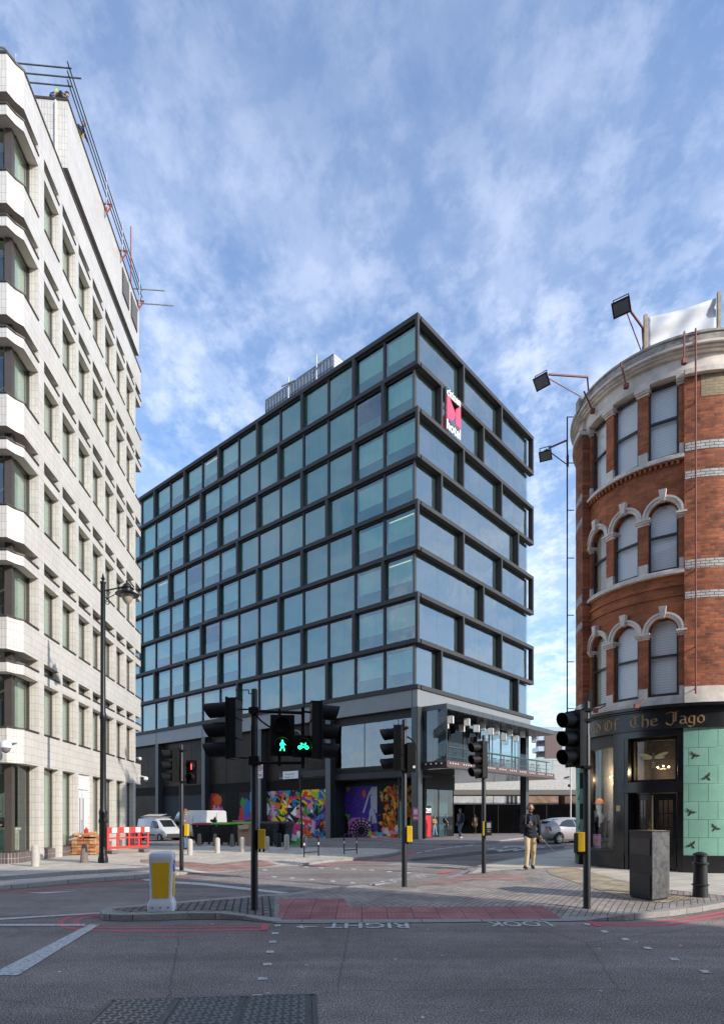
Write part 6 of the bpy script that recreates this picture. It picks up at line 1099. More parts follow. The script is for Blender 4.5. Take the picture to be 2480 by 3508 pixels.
# utility cabinet
cp0 = G(2233, 3092, PZ); cl, crr = G(2155.7, 3076, PZ), G(2292, 3083, PZ); e1_, e2_ = cl-cp0, crr-cp0; e1_.z = e2_.z = 0
cb_ = thing('utility_cabinet', 'tall black steel utility cabinet with a scuffed side greyed as if lit, in front of the shop door', 'cabinet', cp0); m_cab = mat('cabinet_black', (.015, .015, .017), .4, var=.35, scale=6, spec=.4); hc = 1.21
q = MB(); q.prism([(0, 0), tuple(e2_[:2]), tuple((e1_+e2_)[:2]), tuple(e1_[:2])], .04, hc); q.build('body', [m_cab], cb_, bevel=.006); n1 = e1_.normalized(); n2 = e2_.normalized(); o1 = Vector((n1.y, -n1.x, 0)); o1 = o1 if o1.dot(e2_) < 0 else -o1; o2 = Vector((n2.y, -n2.x, 0)); o2 = o2 if o2.dot(e1_) < 0 else -o2
q = MB(); q.obox((e1_+e2_)/2+Vector((0, 0, hc+.012)), e1_/2*1.04, e2_/2*1.04, (0, 0, .011)); q.build('lid', m_cab, cb_)
for za, zb in ((.10, .45), (.80, 1.09)): q = MB(); q.obox(e1_*.5+o1*.006+Vector((0, 0, (za+zb)/2)), e1_*.44, o1*.006, (0, 0, (zb-za)/2)); q.build('door', mat('cabinet_door', (.02, .02, .023), .3, var=.2), cb_, bevel=.003)
q = MB(); q.obox(e2_*.5+o2*.004+Vector((0, 0, hc/2+.02)), e2_*.495, o2*.004, (0, 0, hc/2-.025)); q.build('side_panel', mat('scuffed_lit_grey', (.085, .082, .078), .6, var=.7, scale=7, bump=.6, bscale=14), cb_)  # scuffed panel; its paler grey puts the lit side into the colour
q = MB(); q.obox((e1_+e2_)/2+Vector((0, 0, .02)), e1_*.46, e2_*.46, (0, 0, .03)); q.build('base', blackm, cb_)
# cycle stands
def stand(label, p, q_):
    a, b_ = G(*p, PZ), G(*q_, PZ); t = thing('cycle_stand', label, 'cycle stand', a, 0, 'hoop cycle stands'); d = b_-a; d.z = 0; L = d.length; e = d.normalized(); h = .78; r = .1
    pts = [Vector((0, 0, 0)), Vector((0, 0, h-r))]+[e*(r-r*math.cos(R(k)))+Vector((0, 0, h-r+r*math.sin(R(k)))) for k in (30, 60, 90)]+[e*(L-r+r*math.sin(R(k)))+Vector((0, 0, h-r+r*math.cos(R(k)))) for k in (0, 30, 60, 90)]+[d]
    q = MB(); q.tube(pts, .024, 10); q.cyl((0, 0, .16), d+Vector((0, 0, .16)), .018); q.build('hoop', black, t, smooth=True); 
    for c_ in (Vector((0, 0, 0)), d): q = MB(); q.cyl(c_+Vector((0, 0, h-.36)), c_+Vector((0, 0, h-.27)), .026); q.build('reflective_band', whitep, t)
stand('left black hoop cycle stand with white bands near the mural', (1042, 2938), (1091, 2934)); stand('right black hoop cycle stand with white bands near the mural', (1179, 2928), (1222, 2926))
# thin leaning lamp column, speed sign, street name plate
t = thing('lamp_column', 'thin slightly leaning dark lamp column with gooseneck before the mural', 'lamp column', G(1033.5, 2906, PZ)); tp = rel(t, 1021, 2515); q = MB(); q.cyl((0, 0, 0), (0, 0, 1.1), .07, .065); q.cyl((0, 0, 1.1), tp, .04, .025); q.build('post', black, t, smooth=True); q = MB(); q.tube([tp+Vector((.22*math.cos(R(a))-.12, 0, .16*math.sin(R(a)))) for a in range(0, 181, 30)][::-1], .022); q.build('gooseneck', steel, t)
t = thing('speed_sign', 'white speed limit zone sign with red ring showing 20, behind the front pole', 'sign', atY(888, 2667, 30)-Vector((0, 0, 3)), R(0)); q = MB(); q.cyl((0, .03, -.6), (0, .03, 3.9), .035); q.build('post', steel, t)
z0 = 3.0; q = MB(); q.box(-.20, .18, -.01, .01, z0, z0+.78); q.build('plate', mat('sign_plate', (.78, .78, .76), .4, var=.02), t); q = MB()
for i in range(28): a, b_ = 2*PI*i/28, 2*PI*(i+1)/28; q.add([(.0+r_*math.cos(x_)-.01, -.012, z0+.52+r_*math.sin(x_)) for r_, x_ in ((.17, a), (.17, b_), (.135, b_), (.135, a))], [(0, 1, 2, 3)])
q.build('red_ring', mat('sign_red_ring', (.6, .02, .03), .4), t, recalc=False); mk_ = mat('sign_black', (.01, .01, .01), .5); flat('20', t, -.01, -.013, z0+.52, .2, .15, mk_, 'numerals'); flat('ZONE', t, -.01, -.012, z0+.14, .30, .12, mk_)
pn = RP(995.5, 2656, WPOS(.35, 0), HR); t = thing('street_nameplate', 'white street nameplate reading King John Court high on the hotel wall', 'sign', pn, math.atan2(HL.y, HL.x)+PI); L0 = (RP(1021, 2660, WPOS(.35, 0), HR)-RP(970, 2650, WPOS(.35, 0), HR)).length
q = MB(); q.box(-L0/2, L0/2, -.02, .02, -.30, .30); q.build('plate', MATS['sign_plate'], t); flat('King John', t, -.10, -.024, .06, L0*.62, .16, mk_); flat('Court', t, -L0*.22, -.024, -.16, L0*.36, .15, mk_); flat('EC2', t, L0*.12, -.024, -.17, L0*.16, .10, mat('sign_faint_red', (.5, .2, .2), .5)); q = MB(); [q.bar((x, .02, 0), (x, .34, 0), .04) for x in (-.5, .5)]; q.build('bracket', m_fr, t)
# cctv cameras on the office
def cctv(label, u, v, Y, arm, sz=1):
    p = atY(u, v, Y); t = thing('security_camera', label, 'camera', p, 0, 'white dome cameras on the office'); q = MB(); q.lathe((0, 0, 0), [(.001, .14), (.07, .13), (.10, .08), (.10, .0), (.085, -.01)], 16); q.bar((0, 0, .12), arm, .05); h_ = q.build('camera_body', whitep, t, smooth=True); q = MB(); q.ball((0, 0, -.02), .08, 14, 8); q.build('dome', mat('camera_dome', (.2, .2, .2), .15), h_, smooth=True); t.scale = (sz,)*3
cctv('large white dome camera on the office corner, at the left edge', 20, 2563, 18.3, (-.05, .45, .18), 1.6); cctv('white dome camera on an arm at the far end of the office', 500, 2672, 32.0, (-.6, .2, .25), 1.1); cctv('small dome camera high beyond the far end of the office', 479, 2603, 32.2, (-.4, .2, .1), .9)
# plastic barrier
ba, bb_ = Vector((-9.95, 23.6, PZ)), Vector((-8.85, 25.1, PZ)); d = bb_-ba; L = d.length; t = thing('barrier', 'red and white plastic safety barrier beside the lamp post', 'barrier', ba, math.atan2(d.y, d.x)); m_bar = mat('barrier_red', (.70, .045, .035), .4, var=.08); z0 = .18; h = .86; L2 = L
q = MB()
for a, b_ in ((0, .08), (.42, .50), (.92, 1.0), (1.36, 1.44), (L2-.08, L2)): q.box(a, b_, -.03, .03, z0, z0+h)
for za, zb in ((0, .1), (.40, .46), (.62, .86)): q.box(0, L2, -.026, .026, z0+za, z0+zb)
q.build('panel', m_bar, t, bevel=.01); [MB().box(x, x+.22, -.034, .034, z0+.64, z0+.84).build('reflective_strip', whitep, t) for x in (.2, .72, 1.24, 1.66) if x+.2 < L2]
q = MB(); q.box(L2-.03, L2+.03, .04, 1.1, z0, z0+.1); q.box(L2-.03, L2+.03, .04, 1.1, z0+.62, z0+.86); [q.box(L2-.03, L2+.03, y, y+.08, z0+.1, z0+.62) for y in (.04, .5, 1.02)]; q.build('return_panel', m_bar, t, bevel=.01); [MB().box(x, x+.28, -.2, .2, 0, .12).build('foot', mat('rubber_grey', (.16, .15, .15), .9), t, bevel=.02) for x in (.1, L2-.35)]
# stack of bricks
sp = Vector((-10.78, 23.7, PZ)); t = thing('brick_stack', 'stack of orange reclaimed bricks by the white doors', 'bricks', sp, oth); random.seed(2); mbk = [mat('loose_brick_a', (.46, .22, .10), .9, var=.3), mat('loose_brick_b', (.38, .15, .07), .9, var=.3), mat('loose_brick_c', (.52, .30, .16), .9, var=.3)]
q = MB()
for r_ in range(12):
    for i in range(4):
        for j in range(4):
            if r_ > 8 and (random.random() < .45 or i < 1): continue
            q.cur = random.randrange(3); x = -.4+i*.22+random.uniform(-.008, .008); y = -.4+j*.22+random.uniform(-.008, .008); q.obox((x+.1, y+.05+(r_ % 2)*.03, .035+r_*.068), (.102, 0, 0), (0, .1, 0), (0, 0, .031))
for k in range(14): q.cur = random.randrange(3); a = random.uniform(0, 3); q.obox((random.uniform(-.4, .3), random.uniform(-.5, .3), .66+random.uniform(0, .18)), (.1*math.cos(a), .1*math.sin(a), .02), (-.05*math.sin(a), .05*math.cos(a), 0), (0, 0, .033))
q.build('brick', mbk, t); t = thing('red_can', 'small red container lying on the brick stack', 'container', sp+Vector((.12, -.3, .86))); q = MB(); q.lathe((0, 0, 0), [(.07, -.1), (.08, -.08), (.08, .1), (.03, .14), (.03, .18)], 14); q.build('can', mat('can_red', (.6, .03, .02), .4), t, smooth=True)
# bins
def wbin(label, u, v, lid, rz=0, group='large wheeled bins in the side street'):
    p = GH(u, v); t = thing('wheelie_bin', label, 'bin', p, rz, group); q = MB()
    R4 = lambda w, d_, z: [(-w/2, -d_/2, z), (w/2, -d_/2, z), (w/2, d_/2, z), (-w/2, d_/2, z)]
    loft(q, [R4(1.0, .72, .17), R4(1.02, .74, .24), R4(1.12, .90, .7), R4(1.22, 1.0, 1.12), R4(1.26, 1.04, 1.14), R4(1.26, 1.04, 1.2)]); 
    for z in (.45, .62, .8, .98): q.box(-.57-.04*z, .57+.04*z, -.40-.085*z-.03, -.36, z, z+.035); q.box(.5, .545+.055*z, -.4, .4, z, z+.035)
    q.cyl((-.70, -.3, 1.0), (-.6, -.3, 1.0), .03); q.cyl((.6, -.3, 1.0), (.70, -.3, 1.0), .03); q.build('body', mat('bin_black', (.016, .017, .018), .55, var=.4, scale=4), t); q = MB(); loft(q, [R4(1.3, 1.08, 1.205), R4(1.3, 1.08, 1.24), R4(1.2, .9, 1.30), R4(.9, .5, 1.33)]); q.build('lid', lid, t); q = MB(); q.cyl((-.25, -.53, 1.14), (-.25, -.55, 1.14), .05); q.build('lock', steel, t)
    for x in (-.42, .42):
        for y in (-.3, .3): q = MB(); q.cyl((x-.025, y, .09), (x+.025, y, .09), .09, n=14); q.box(x-.035, x+.035, y-.03, y+.03, .09, .18); q.build('wheel', blackm, t)
    return t
m_lr, m_lg, m_lb = mat('lid_red', (.42, .035, .05), .5), mat('lid_green', (.16, .42, .03), .5), mat('lid_black', (.03, .03, .033), .5)
rzb = R(-18); wbin('wheeled bin with red lid, first from the left', 705, 2896, m_lr, rzb); wbin('wheeled bin with green lid, second from the left', 772, 2897, m_lg, rzb); wbin('wheeled bin with green lid behind the leaning cardboard', 848, 2898, m_lg, rzb); wbin('wheeled bin with black lid right of the front pole', 917, 2899, m_lb, rzb); wbin('wheeled bin with black lid farthest right of the row', 958, 2897, m_lb, rzb)
t = thing('cardboard_sheet', 'tall folded brown cardboard leaning on a green lidded bin', 'cardboard', GH(845, 2903)); q = MB(); q.slab([(-.42, -.1, 0), (.40, -.1, 0), (.42, .12, 1.15), (-.1, .14, 1.2), (-.5, .14, 1.1)], .02); q.slab([(-.50, .13, 1.1), (.1, .13, 1.17), (.12, -.1, .95), (-.34, -.08, .9)], .012); q.build('sheet', mat('cardboard', (.40, .27, .18), .9, var=.12, scale=3), t)
t = thing('timber_planks', 'yellow timber planks and blue scrap lying across the bin lids', 'timber', GH(822, 2893)+Vector((0, .3, 1.36))); q = MB(); [q.obox((random.uniform(-.1, .1), k*.13, .03+.03*(k % 2)), (.62+random.uniform(-.1, .1), .05, .01*k), (-.01, .05, 0), (0, 0, .02)) for k in range(4)]; q.build('plank', mat('yellow_timber', (.46, .32, .12), .8), t); q = MB(); q.obox((.45, -.02, .10), (.18, .03, .02), (0, .12, 0), (0, 0, .04)); q.build('scrap', mat('blue_scrap', (.05, .12, .35), .6), t)
t = thing('bin_bag', 'small black rubbish bag on top of the red bin lid', 'bin bag', GH(731, 2896)+Vector((0, .1, 1.36))); q = MB(); q.ball((0, 0, .06), .14, 12, 8, (1.5, 1, .7)); q.ball((.06, 0, .15), .09, 8, 6, (1, .8, 1.5)); q.ball((.1, 0, .28), .035, 8, 6, (1, .8, 1.8)); q.ball((-.12, 0, .1), .08, 8, 6, (1.3, 1, .8)); q.build('bag', mat('bag_black', (.012, .012, .012), .3, bump=.4), t, smooth=True)
t = thing('green_sack', 'bright green and white folded sacks heaped beside the last bin', 'sack', GH(990, 2896)); q = MB(); q.slab([(-.3, 0, .0), (.7, 0, 0), (.5, .1, .42), (-.3, .12, .62)], .12); q.build('fabric', mat('green_sack_cloth', (.10, .42, .06), .7), t); q = MB(); q.slab([(-.2, -.02, .35), (.4, -.02, .2), (.5, .05, .52), (-.28, .07, .75)], .08); q.build('white_fabric', whitep, t)
# terrace furniture
m_pend = mat('pendant_white', (.80, .78, .75), .6, var=.03); m_pf = mat('pendant_edge', (.12, .10, .06), .5)
P0 = None
for i, (x, y, lab) in enumerate([(388, 315, 'large cube lantern nearest the terrace corner'), (342, 363, 'cube lantern behind the glass side screen at the terrace corner'), (540, 338, 'second high cube lantern from the terrace corner'), (492, 395, 'low cube lantern between the two highest ones'), (627, 398, 'low cube lantern just left of the third high one'), (682, 382, 'cube lantern directly above the push button traffic light pole'), (760, 425, 'left of the touching pair of cube lanterns mid terrace'), (812, 425, 'right of the touching pair of cube lanterns mid terrace'), (880, 478, 'low cube lantern right of the touching pair'), (937, 438, 'high cube lantern in the right half of the terrace'), (993, 488, 'low cube lantern before the last high one'), (1053, 452, 'last high cube lantern before the glass wall ends'), (1160, 500, 'lone cube lantern at the far right end of the terrace')]):
    u, v = 1400+x/2.705, 2350+y/2.705; yl = -1.35 if y < 460 and i % 2 == 0 else -.8; p = RP(u, v, WPOS(0, yl), HL)
    if P0 is None:
        P0 = thing('pendant_lantern', lab, 'lantern', p, hot.rotation_euler[2]+R(20), 'white cube lanterns over the terrace'); q = MB(); q.box(-.18, .18, -.18, .18, -.24, .24); q.build('shade', m_pend, P0); q = MB()
        for sx_ in (-1, 1):
            for sy_ in (-1, 1): q.bar((sx_*.181, sy_*.181, -.245), (sx_*.181, sy_*.181, .245), .016)
        q.build('edge', m_pf, P0); q = MB(); q.cyl((0, 0, .24), (0, 0, .42), .008); q.build('cord', blackm, P0)
    else: copy_tree(P0, loc=p, label=lab)
S0 = None; POSN = ['first', 'second', 'third', 'fourth', 'fifth', 'sixth', 'seventh', 'eighth', 'ninth', 'tenth', 'eleventh', 'twelfth', 'thirteenth', 'fourteenth']
for i in range(14):
    p = WPOS(1.9+i*1.06, -1.0, 5.04)
    if S0 is None:
        S0 = thing('bar_stool', 'first dark bar stool on the terrace counting from the hotel corner', 'stool', p, hot.rotation_euler[2], 'bar stools on the terrace'); q = MB(); q.lathe((0, 0, .74), [(.001, 0), (.17, 0), (.18, .03), (.001, .04)], 14); q.build('seat', m_fr, S0)
        for a in range(4): q = MB(); d_ = Vector((math.cos(R(45+90*a)), math.sin(R(45+90*a)), 0)); q.cyl(d_*.24, d_*.12+Vector((0, 0, .74)), .014, n=6); q.build('leg', m_fr, S0)
        q = MB(); q.tube([Vector((math.cos(R(45+90*a)), math.sin(R(45+90*a)), 0))*.205+Vector((0, 0, .28)) for a in range(5)], .01, 6); q.build('footrest', m_fr, S0)
    else: copy_tree(S0, loc=p, label=POSN[i]+' dark bar stool on the terrace counting from the hotel corner')
t = thing('lobby_sign', 'red totem with white lettering zen just inside the lobby glass', 'sign', Vector((RP(1464, 2830, WPOS(0, 1.75), HL).x, RP(1464, 2830, WPOS(0, 1.75), HL).y, .0)), hot.rotation_euler[2]); q = MB(); q.box(-.32, .32, -.08, .08, .1, 1.6); q.build('totem', mat('totem_red', (.62, .02, .03), .4), t); flat('zen', t, 0, -.1, 1.95, .62, .34, m_sw); q = MB(); q.box(-.4, .4, -.04, .04, 1.6, 2.3); q.build('header', blackm, t)
t = thing('poster_notice', 'small pink and white notice on the hotel corner column', 'notice', RP(1424, 2790, WPOS(0, 0, 0)-HR*.01, HR), math.atan2(-HR.y, -HR.x)); 
q = MB(); q.box(-.012, .0, -.22, .22, -.42, .42); t.rotation_euler = (0, 0, hot.rotation_euler[2]); q.build('sheet', mat('notice_pink', (.62, .15, .22), .6), t); q = MB(); q.box(-.016, -.013, -.15, .15, -.02, .3); q.box(-.016, -.013, -.15, .15, -.3, -.2); q.build('print', whitep, t)
# ================================================================= VEHICLES
m_van = mat('van_white', (.52, .52, .52), .3, var=.05, scale=2, spec=.5); m_gls = mat('car_window', (.015, .018, .02), .08, spec=.8); m_tyre = mat('tyre', (.012, .012, .012), .85); m_rim = mat('alloy', (.35, .35, .36), .35, metal=.7); m_plas = mat('bumper_black', (.03, .03, .033), .6)
def vehicle(name, label, cat, p, rz, ST, paint, wheels, wr, glassL, extra=None, belt=None, glassB=(), topglass=()):
    """ST stations along +x: x, half width low, z low, half width belt, z belt, half width top, z top"""
    t = thing(name, label, cat, p, rz); q = MB(); rings = []
    for x, wl_, zl_, wb_, zb_, wt, zt in ST:
        r_ = [(x, -wl_*.9, zl_), (x, -wl_, zl_+.08), (x, -wb_, (zl_+zb_)/2), (x, -wb_, zb_), (x, -(wb_+wt)/2-.01, (zb_+zt)/2), (x, -wt, zt-.05), (x, -wt*.8, zt), (x, wt*.8, zt), (x, wt, zt-.05), (x, (wb_+wt)/2+.01, (zb_+zt)/2), (x, wb_, zb_), (x, wb_, (zl_+zb_)/2), (x, wl_, zl_+.08), (x, wl_*.9, zl_)]; rings.append(r_)
    loft(q, rings); body = q.build('body', paint, t, smooth=True); body.data.set_sharp_from_angle(angle=R(42))
    def sz(x):
        for a, b in zip(ST, ST[1:]):
            if a[0] <= x <= b[0]: k = (x-a[0])/(b[0]-a[0]); return a[6]+(b[6]-a[6])*k, (a[5]+(b[5]-a[5])*k)*.8
    for nm_, xa, xb in topglass:
        q = MB(); n_ = 10; q.add([(xa+(xb-xa)*i/n_, s_*sz(xa+(xb-xa)*i/n_)[1], sz(xa+(xb-xa)*i/n_)[0]+dz) for dz in (.014, -.02) for i in range(n_+1) for s_ in (-1, 1)], [(2*i, 2*i+1, 2*i+3, 2*i+2) for i in range(n_)]+[(2*(n_+1)+2*i, 2*(n_+1)+2*i+2, 2*(n_+1)+2*i+3, 2*(n_+1)+2*i+1) for i in range(n_)]+[(s_+2*i, s_+2*i+2, s_+2*i+2+2*(n_+1), s_+2*i+2*(n_+1)) for i in range(n_) for s_ in (0, 1)]); q.build(nm_, m_gls, t)
    def sy(x, z):
        for a, b in zip(ST, ST[1:]):
            if a[0] <= x <= b[0]:
                k = (x-a[0])/(b[0]-a[0]); s_ = [a[i]+(b[i]-a[i])*k for i in range(7)]; z4, z5, mid = s_[4], s_[6]-.05, (s_[4]+s_[6])/2; wm_ = (s_[3]+s_[5])/2+.01
                if z <= z4: return s_[3]
                if z <= mid: return s_[3]+(wm_-s_[3])*(z-z4)/max(.01, mid-z4)
                return wm_+(s_[5]-wm_)*min(1, (z-mid)/max(.01, z5-mid))
        return ST[-1][3]
    for k, poly_ in enumerate(glassL):
        for sd in (-1, 1):
            q = MB(); q.add([(x, sd*(sy(x, z)+.028), z) for x, z in poly_]+[(x, sd*(sy(x, z)-.03), z) for x, z in poly_], [tuple(range(len(poly_))), tuple(range(2*len(poly_)-1, len(poly_)-1, -1))]+[(i, len(poly_)+i, len(poly_)+(i+1) % len(poly_), (i+1) % len(poly_)) for i in range(len(poly_))]); q.build('side_window', m_gls, t)
    for (nm_, m_, quad) in glassB: q = MB(); q.slab(quad, .02); q.build(nm_, m_, t)
    for x, hw in wheels:
        for sd in (-1, 1):
            q = MB(); q.lathe((x, sd*(hw-.18), wr), [(wr*.6, 0), (wr*.97, .0), (wr, .03), (wr, .17), (wr*.96, .20), (wr*.68, .20), (wr*.68, .0)], 24, axis=(0, sd, 0)); w_ = q.build('wheel', m_tyre, t, smooth=True); q = MB(); q.lathe((x, sd*(hw-.18), wr), [(wr*.67, .1), (wr*.67, .185), (wr*.6, .185), (wr*.6, .15), (wr*.001, .15)], 20, axis=(0, sd, 0))
            for a in range(7): d_ = Vector((math.cos(2*PI*a/7), 0, math.sin(2*PI*a/7))); q.bar(Vector((x, sd*(hw+.0), wr))+d_*wr*.1, Vector((x, sd*(hw+.0), wr))+d_*wr*.62, .035, .02, up=(0, 1, 0))
            q.build('rim', m_rim, w_)
            q = MB(); n = 16; Rr_ = wr+.055; q.add([(x+Rr_*math.cos(PI*i/n), sd*(hw+.018), wr+Rr_*math.sin(PI*i/n)) for i in range(n+1)]+[(x-Rr_, sd*(hw+.018), .16), (x+Rr_, sd*(hw+.018), .16)][:0]+[(x+Rr_*math.cos(PI*i/n), sd*(hw-.25), wr+Rr_*math.sin(PI*i/n)) for i in range(n+1)], [tuple(range(n+1))]+[(i, i+1, n+2+i, n+1+i) for i in range(n)]); 
            q.v = [(a, b-sd*.012, c) for a, b, c in q.v]; q.build('wheel_arch', blackm, t)
    return t
vh = math.atan2(-HL.y, -HL.x)
# small panel van with ladder rack, nose towards the camera right
ST = [(-2.15, .72, .35, .80, .95, .68, 1.70), (-2.05, .80, .28, .86, 1.0, .72, 1.80), (-.4, .82, .25, .88, 1.0, .74, 1.84), (.5, .82, .25, .88, 1.0, .72, 1.80), (.75, .82, .25, .88, 1.0, .68, 1.70), (1.45, .82, .25, .87, .98, .66, 1.10), (1.95, .80, .28, .84, .82, .62, .90), (2.15, .70, .35, .74, .62, .5, .72)]
pv = GH(556, 2882); pv = GH(548, 2881)
t = vehicle('small_van', 'small white van with a grey ladder rack on its roof, far left', 'van', pv, vh, ST, m_van, [(-1.4, .85), (1.35, .85)], .32, [[(.05, 1.02), (.78, 1.02), (1.22, 1.06), (.72, 1.58), (.15, 1.62)]], topglass=[('windscreen', .80, 1.43)], glassB=[('bumper', m_plas, [(2.17, -.7, .32), (2.17, .7, .32), (2.17, .7, .60), (2.17, -.7, .60)])])
q = MB(); [q.slab([(1.90, s_*.62, .62), (2.12, s_*.5, .60), (2.06, s_*.5, .76), (1.86, s_*.64, .80)] if s_ > 0 else [(2.12, s_*.5, .60), (1.90, s_*.62, .62), (1.86, s_*.64, .80), (2.06, s_*.5, .76)], .02) for s_ in (-1, 1)]; q.v = [(a+.03, b*1.06, c+.02) for a, b, c in q.v]; q.build('headlight', mat('headlamp', (.6, .62, .65), .1), t); q = MB(); q.box(-.9, .8, -.895, -.885, .42, .54); q.box(-.9, .8, .885, .895, .42, .54); q.box(.95, 1.1, -1.02, -.90, 1.08, 1.25); q.box(-.1, -.02, -.90, -.886, .92, .96); q.build('side_trim', m_plas, t)
q = MB(); 
for s_ in (-1, 1): q.bar((-1.9, s_*.6, 1.93), (.6, s_*.6, 1.93), .05)
for k in range(3): q.bar((-1.8+k*1.1, -.6, 1.88), (-1.8+k*1.1, .6, 1.88), .04)
for k in range(11): q.bar((-1.5+k*.25, -.62, 2.0), (-1.42+k*.25, -.1, 2.12), .03)
q.bar((-1.55, -.63, 1.99), (1.1, -.63, 1.99), .05); q.bar((-1.5, -.1, 2.13), (1.15, -.1, 2.13), .05); q.build('ladder_rack', mat('ladder_grey', (.34, .32, .30), .5, metal=.4), t)
# large panel van, tail to the right
ST = [(-2.8, .88, .38, .97, 1.1, .88, 2.30), (-2.72, .92, .32, 1.0, 1.1, .90, 2.38), (0, .93, .32, 1.0, 1.1, .90, 2.40), (1.2, .93, .32, 1.0, 1.1, .88, 2.32), (1.45, .93, .32, 1.0, 1.1, .84, 2.18), (2.15, .93, .32, .98, 1.05, .80, 1.32), (2.65, .9, .36, .92, .9, .7, 1.05), (2.82, .8, .42, .82, .66, .6, .8)]
t = vehicle('panel_van', 'large white panel van with its rear doors facing the bins', 'van', GH(672, 2879), math.atan2(HL.y, HL.x), ST, m_van, [(-1.8, .98), (1.85, .98)], .35, [[(.75, 1.18), (1.55, 1.16), (2.0, 1.2), (1.5, 1.95), (.8, 1.98)]], topglass=[('windscreen', 1.48, 2.14)])
q = MB(); q.box(-2.6, .6, .995, 1.012, .62, .66); q.box(-2.6, .6, 1.0, 1.012, 1.30, 1.315); q.box(.66, .68, .995, 1.008, .45, 2.0); q.box(-1.0, -.98, .995, 1.01, .45, 2.05); q.v += []; q.build('panel_seam', mat('seam_grey', (.25, .25, .26), .5), t); q = MB(); q.box(-2.815, -2.79, -.008, .008, .5, 2.2); q.box(-2.83, -2.79, -.9, .9, .42, .55); q.build('rear_trim', m_plas, t)
# silver hatchback driving right
ST = [(-2.2, .55, .42, .66, .72, .6, .98), (-2.1, .74, .30, .80, .78, .64, 1.10), (-1.6, .80, .22, .86, .88, .58, 1.28), (-.7, .82, .2, .87, .92, .56, 1.45), (.2, .82, .2, .87, .93, .56, 1.49), (.8, .82, .2, .87, .92, .55, 1.40), (1.55, .82, .2, .85, .88, .62, .98), (2.05, .76, .24, .80, .74, .6, .82), (2.25, .6, .32, .66, .56, .5, .66)]
rzp = math.atan2(.47, .88)
t = vehicle('hatchback_car', 'silver hatchback car driving behind the green tiled corner', 'car', Vector((11.85, 35.3, 0)), rzp, ST, mat('silver_pink_paint', (.36, .33, .335), .3, metal=.2, var=.04), [(-1.35, .86), (1.35, .86)], .32, [[(-1.35, 1.0), (-.6, .96), (-.08, .95), (-.08, 1.37), (-.45, 1.37), (-.9, 1.27)], [(-.02, .95), (.6, .95), (1.2, .95), (.95, 1.18), (.65, 1.33), (.0, 1.38)]], topglass=[('rear_window', -2.02, -1.05), ('windscreen', .82, 1.5)], glassB=[('rear_plate', mat('plate_yellow', (.7, .5, .05), .5), [(-2.235, .26, .50), (-2.235, -.26, .50), (-2.235, -.26, .62), (-2.235, .26, .62)])])
q = MB(); [q.slab([(-2.14, s_*.62, .72), (-1.9, s_*.83, .74), (-1.92, s_*.79, .96), (-2.13, s_*.6, .98)][::s_], .04) for s_ in (-1, 1)]; q.v = [(a-.03, b*1.02, c) for a, b, c in q.v]; q.build('tail_light', mat('tail_red', (.5, .12, .12), .15, var=.4, scale=8), t); q = MB(); q.box(-.35, -.18, -.885, -.872, .80, .83); q.box(.75, .92, -.885, -.872, .80, .83); q.build('door_handle', m_rim, t); q = MB(); q.box(-2.3, 2.2, -.84, -.70, .16, .24); q.build('sill', m_plas, t)
# ================================================================= PEOPLE
def bake(o, name, m, parent):
    dg = bpy.context.evaluated_depsgraph_get(); dg.update(); me = bpy.data.meshes.new_from_object(o.evaluated_get(dg)); old = o.data; bpy.data.objects.remove(o); bpy.data.meshes.remove(old)
    me.name = name; me.materials.clear(); me.materials.append(m); me.shade_smooth(); n = bpy.data.objects.new(name, me); C.objects.link(n); n.parent = parent; return n
def skinmesh(V, E_, name, m, parent, root=0, sub=1, extra=None):
    names = list(V); me = bpy.data.meshes.new(name); me.from_pydata([V[k][0] for k in names], [(names.index(a), names.index(b)) for a, b in E_], []); o = bpy.data.objects.new(name, me); C.objects.link(o)
    md = o.modifiers.new('skin', 'SKIN'); md.branch_smoothing = .3
    for i, k in enumerate(names): r = V[k][1]; sv_ = me.skin_vertices[0].data[i]; sv_.radius = (r, r) if isinstance(r, (int, float)) else r; sv_.use_root = (i == root)
    s_ = o.modifiers.new('sub', 'SUBSURF'); s_.levels = sub; s_.render_levels = sub; n = bake(o, name, m, parent)
    if extra:
        b = bmesh.new(); b.from_mesh(n.data); t2 = extra.mesh('x'); b.from_mesh(t2); b.to_mesh(n.data); b.free(); n.data.shade_smooth()
    return n
def fuse(q, name, m, parent, vox=.016):
    me = q.mesh(name); b = bmesh.new(); b.from_mesh(me); bmesh.ops.recalc_face_normals(b, faces=b.faces); b.to_mesh(me); b.free(); o = bpy.data.objects.new(name, me); C.objects.link(o)
    r_ = o.modifiers.new('fuse', 'REMESH'); r_.mode = 'VOXEL'; r_.voxel_size = vox; s_ = o.modifiers.new('soft', 'SMOOTH'); s_.factor = .5; s_.iterations = 6; return bake(o, name, m, parent)
def lerp(a, b, t): return Vector(a)*(1-t)+Vector(b)*t
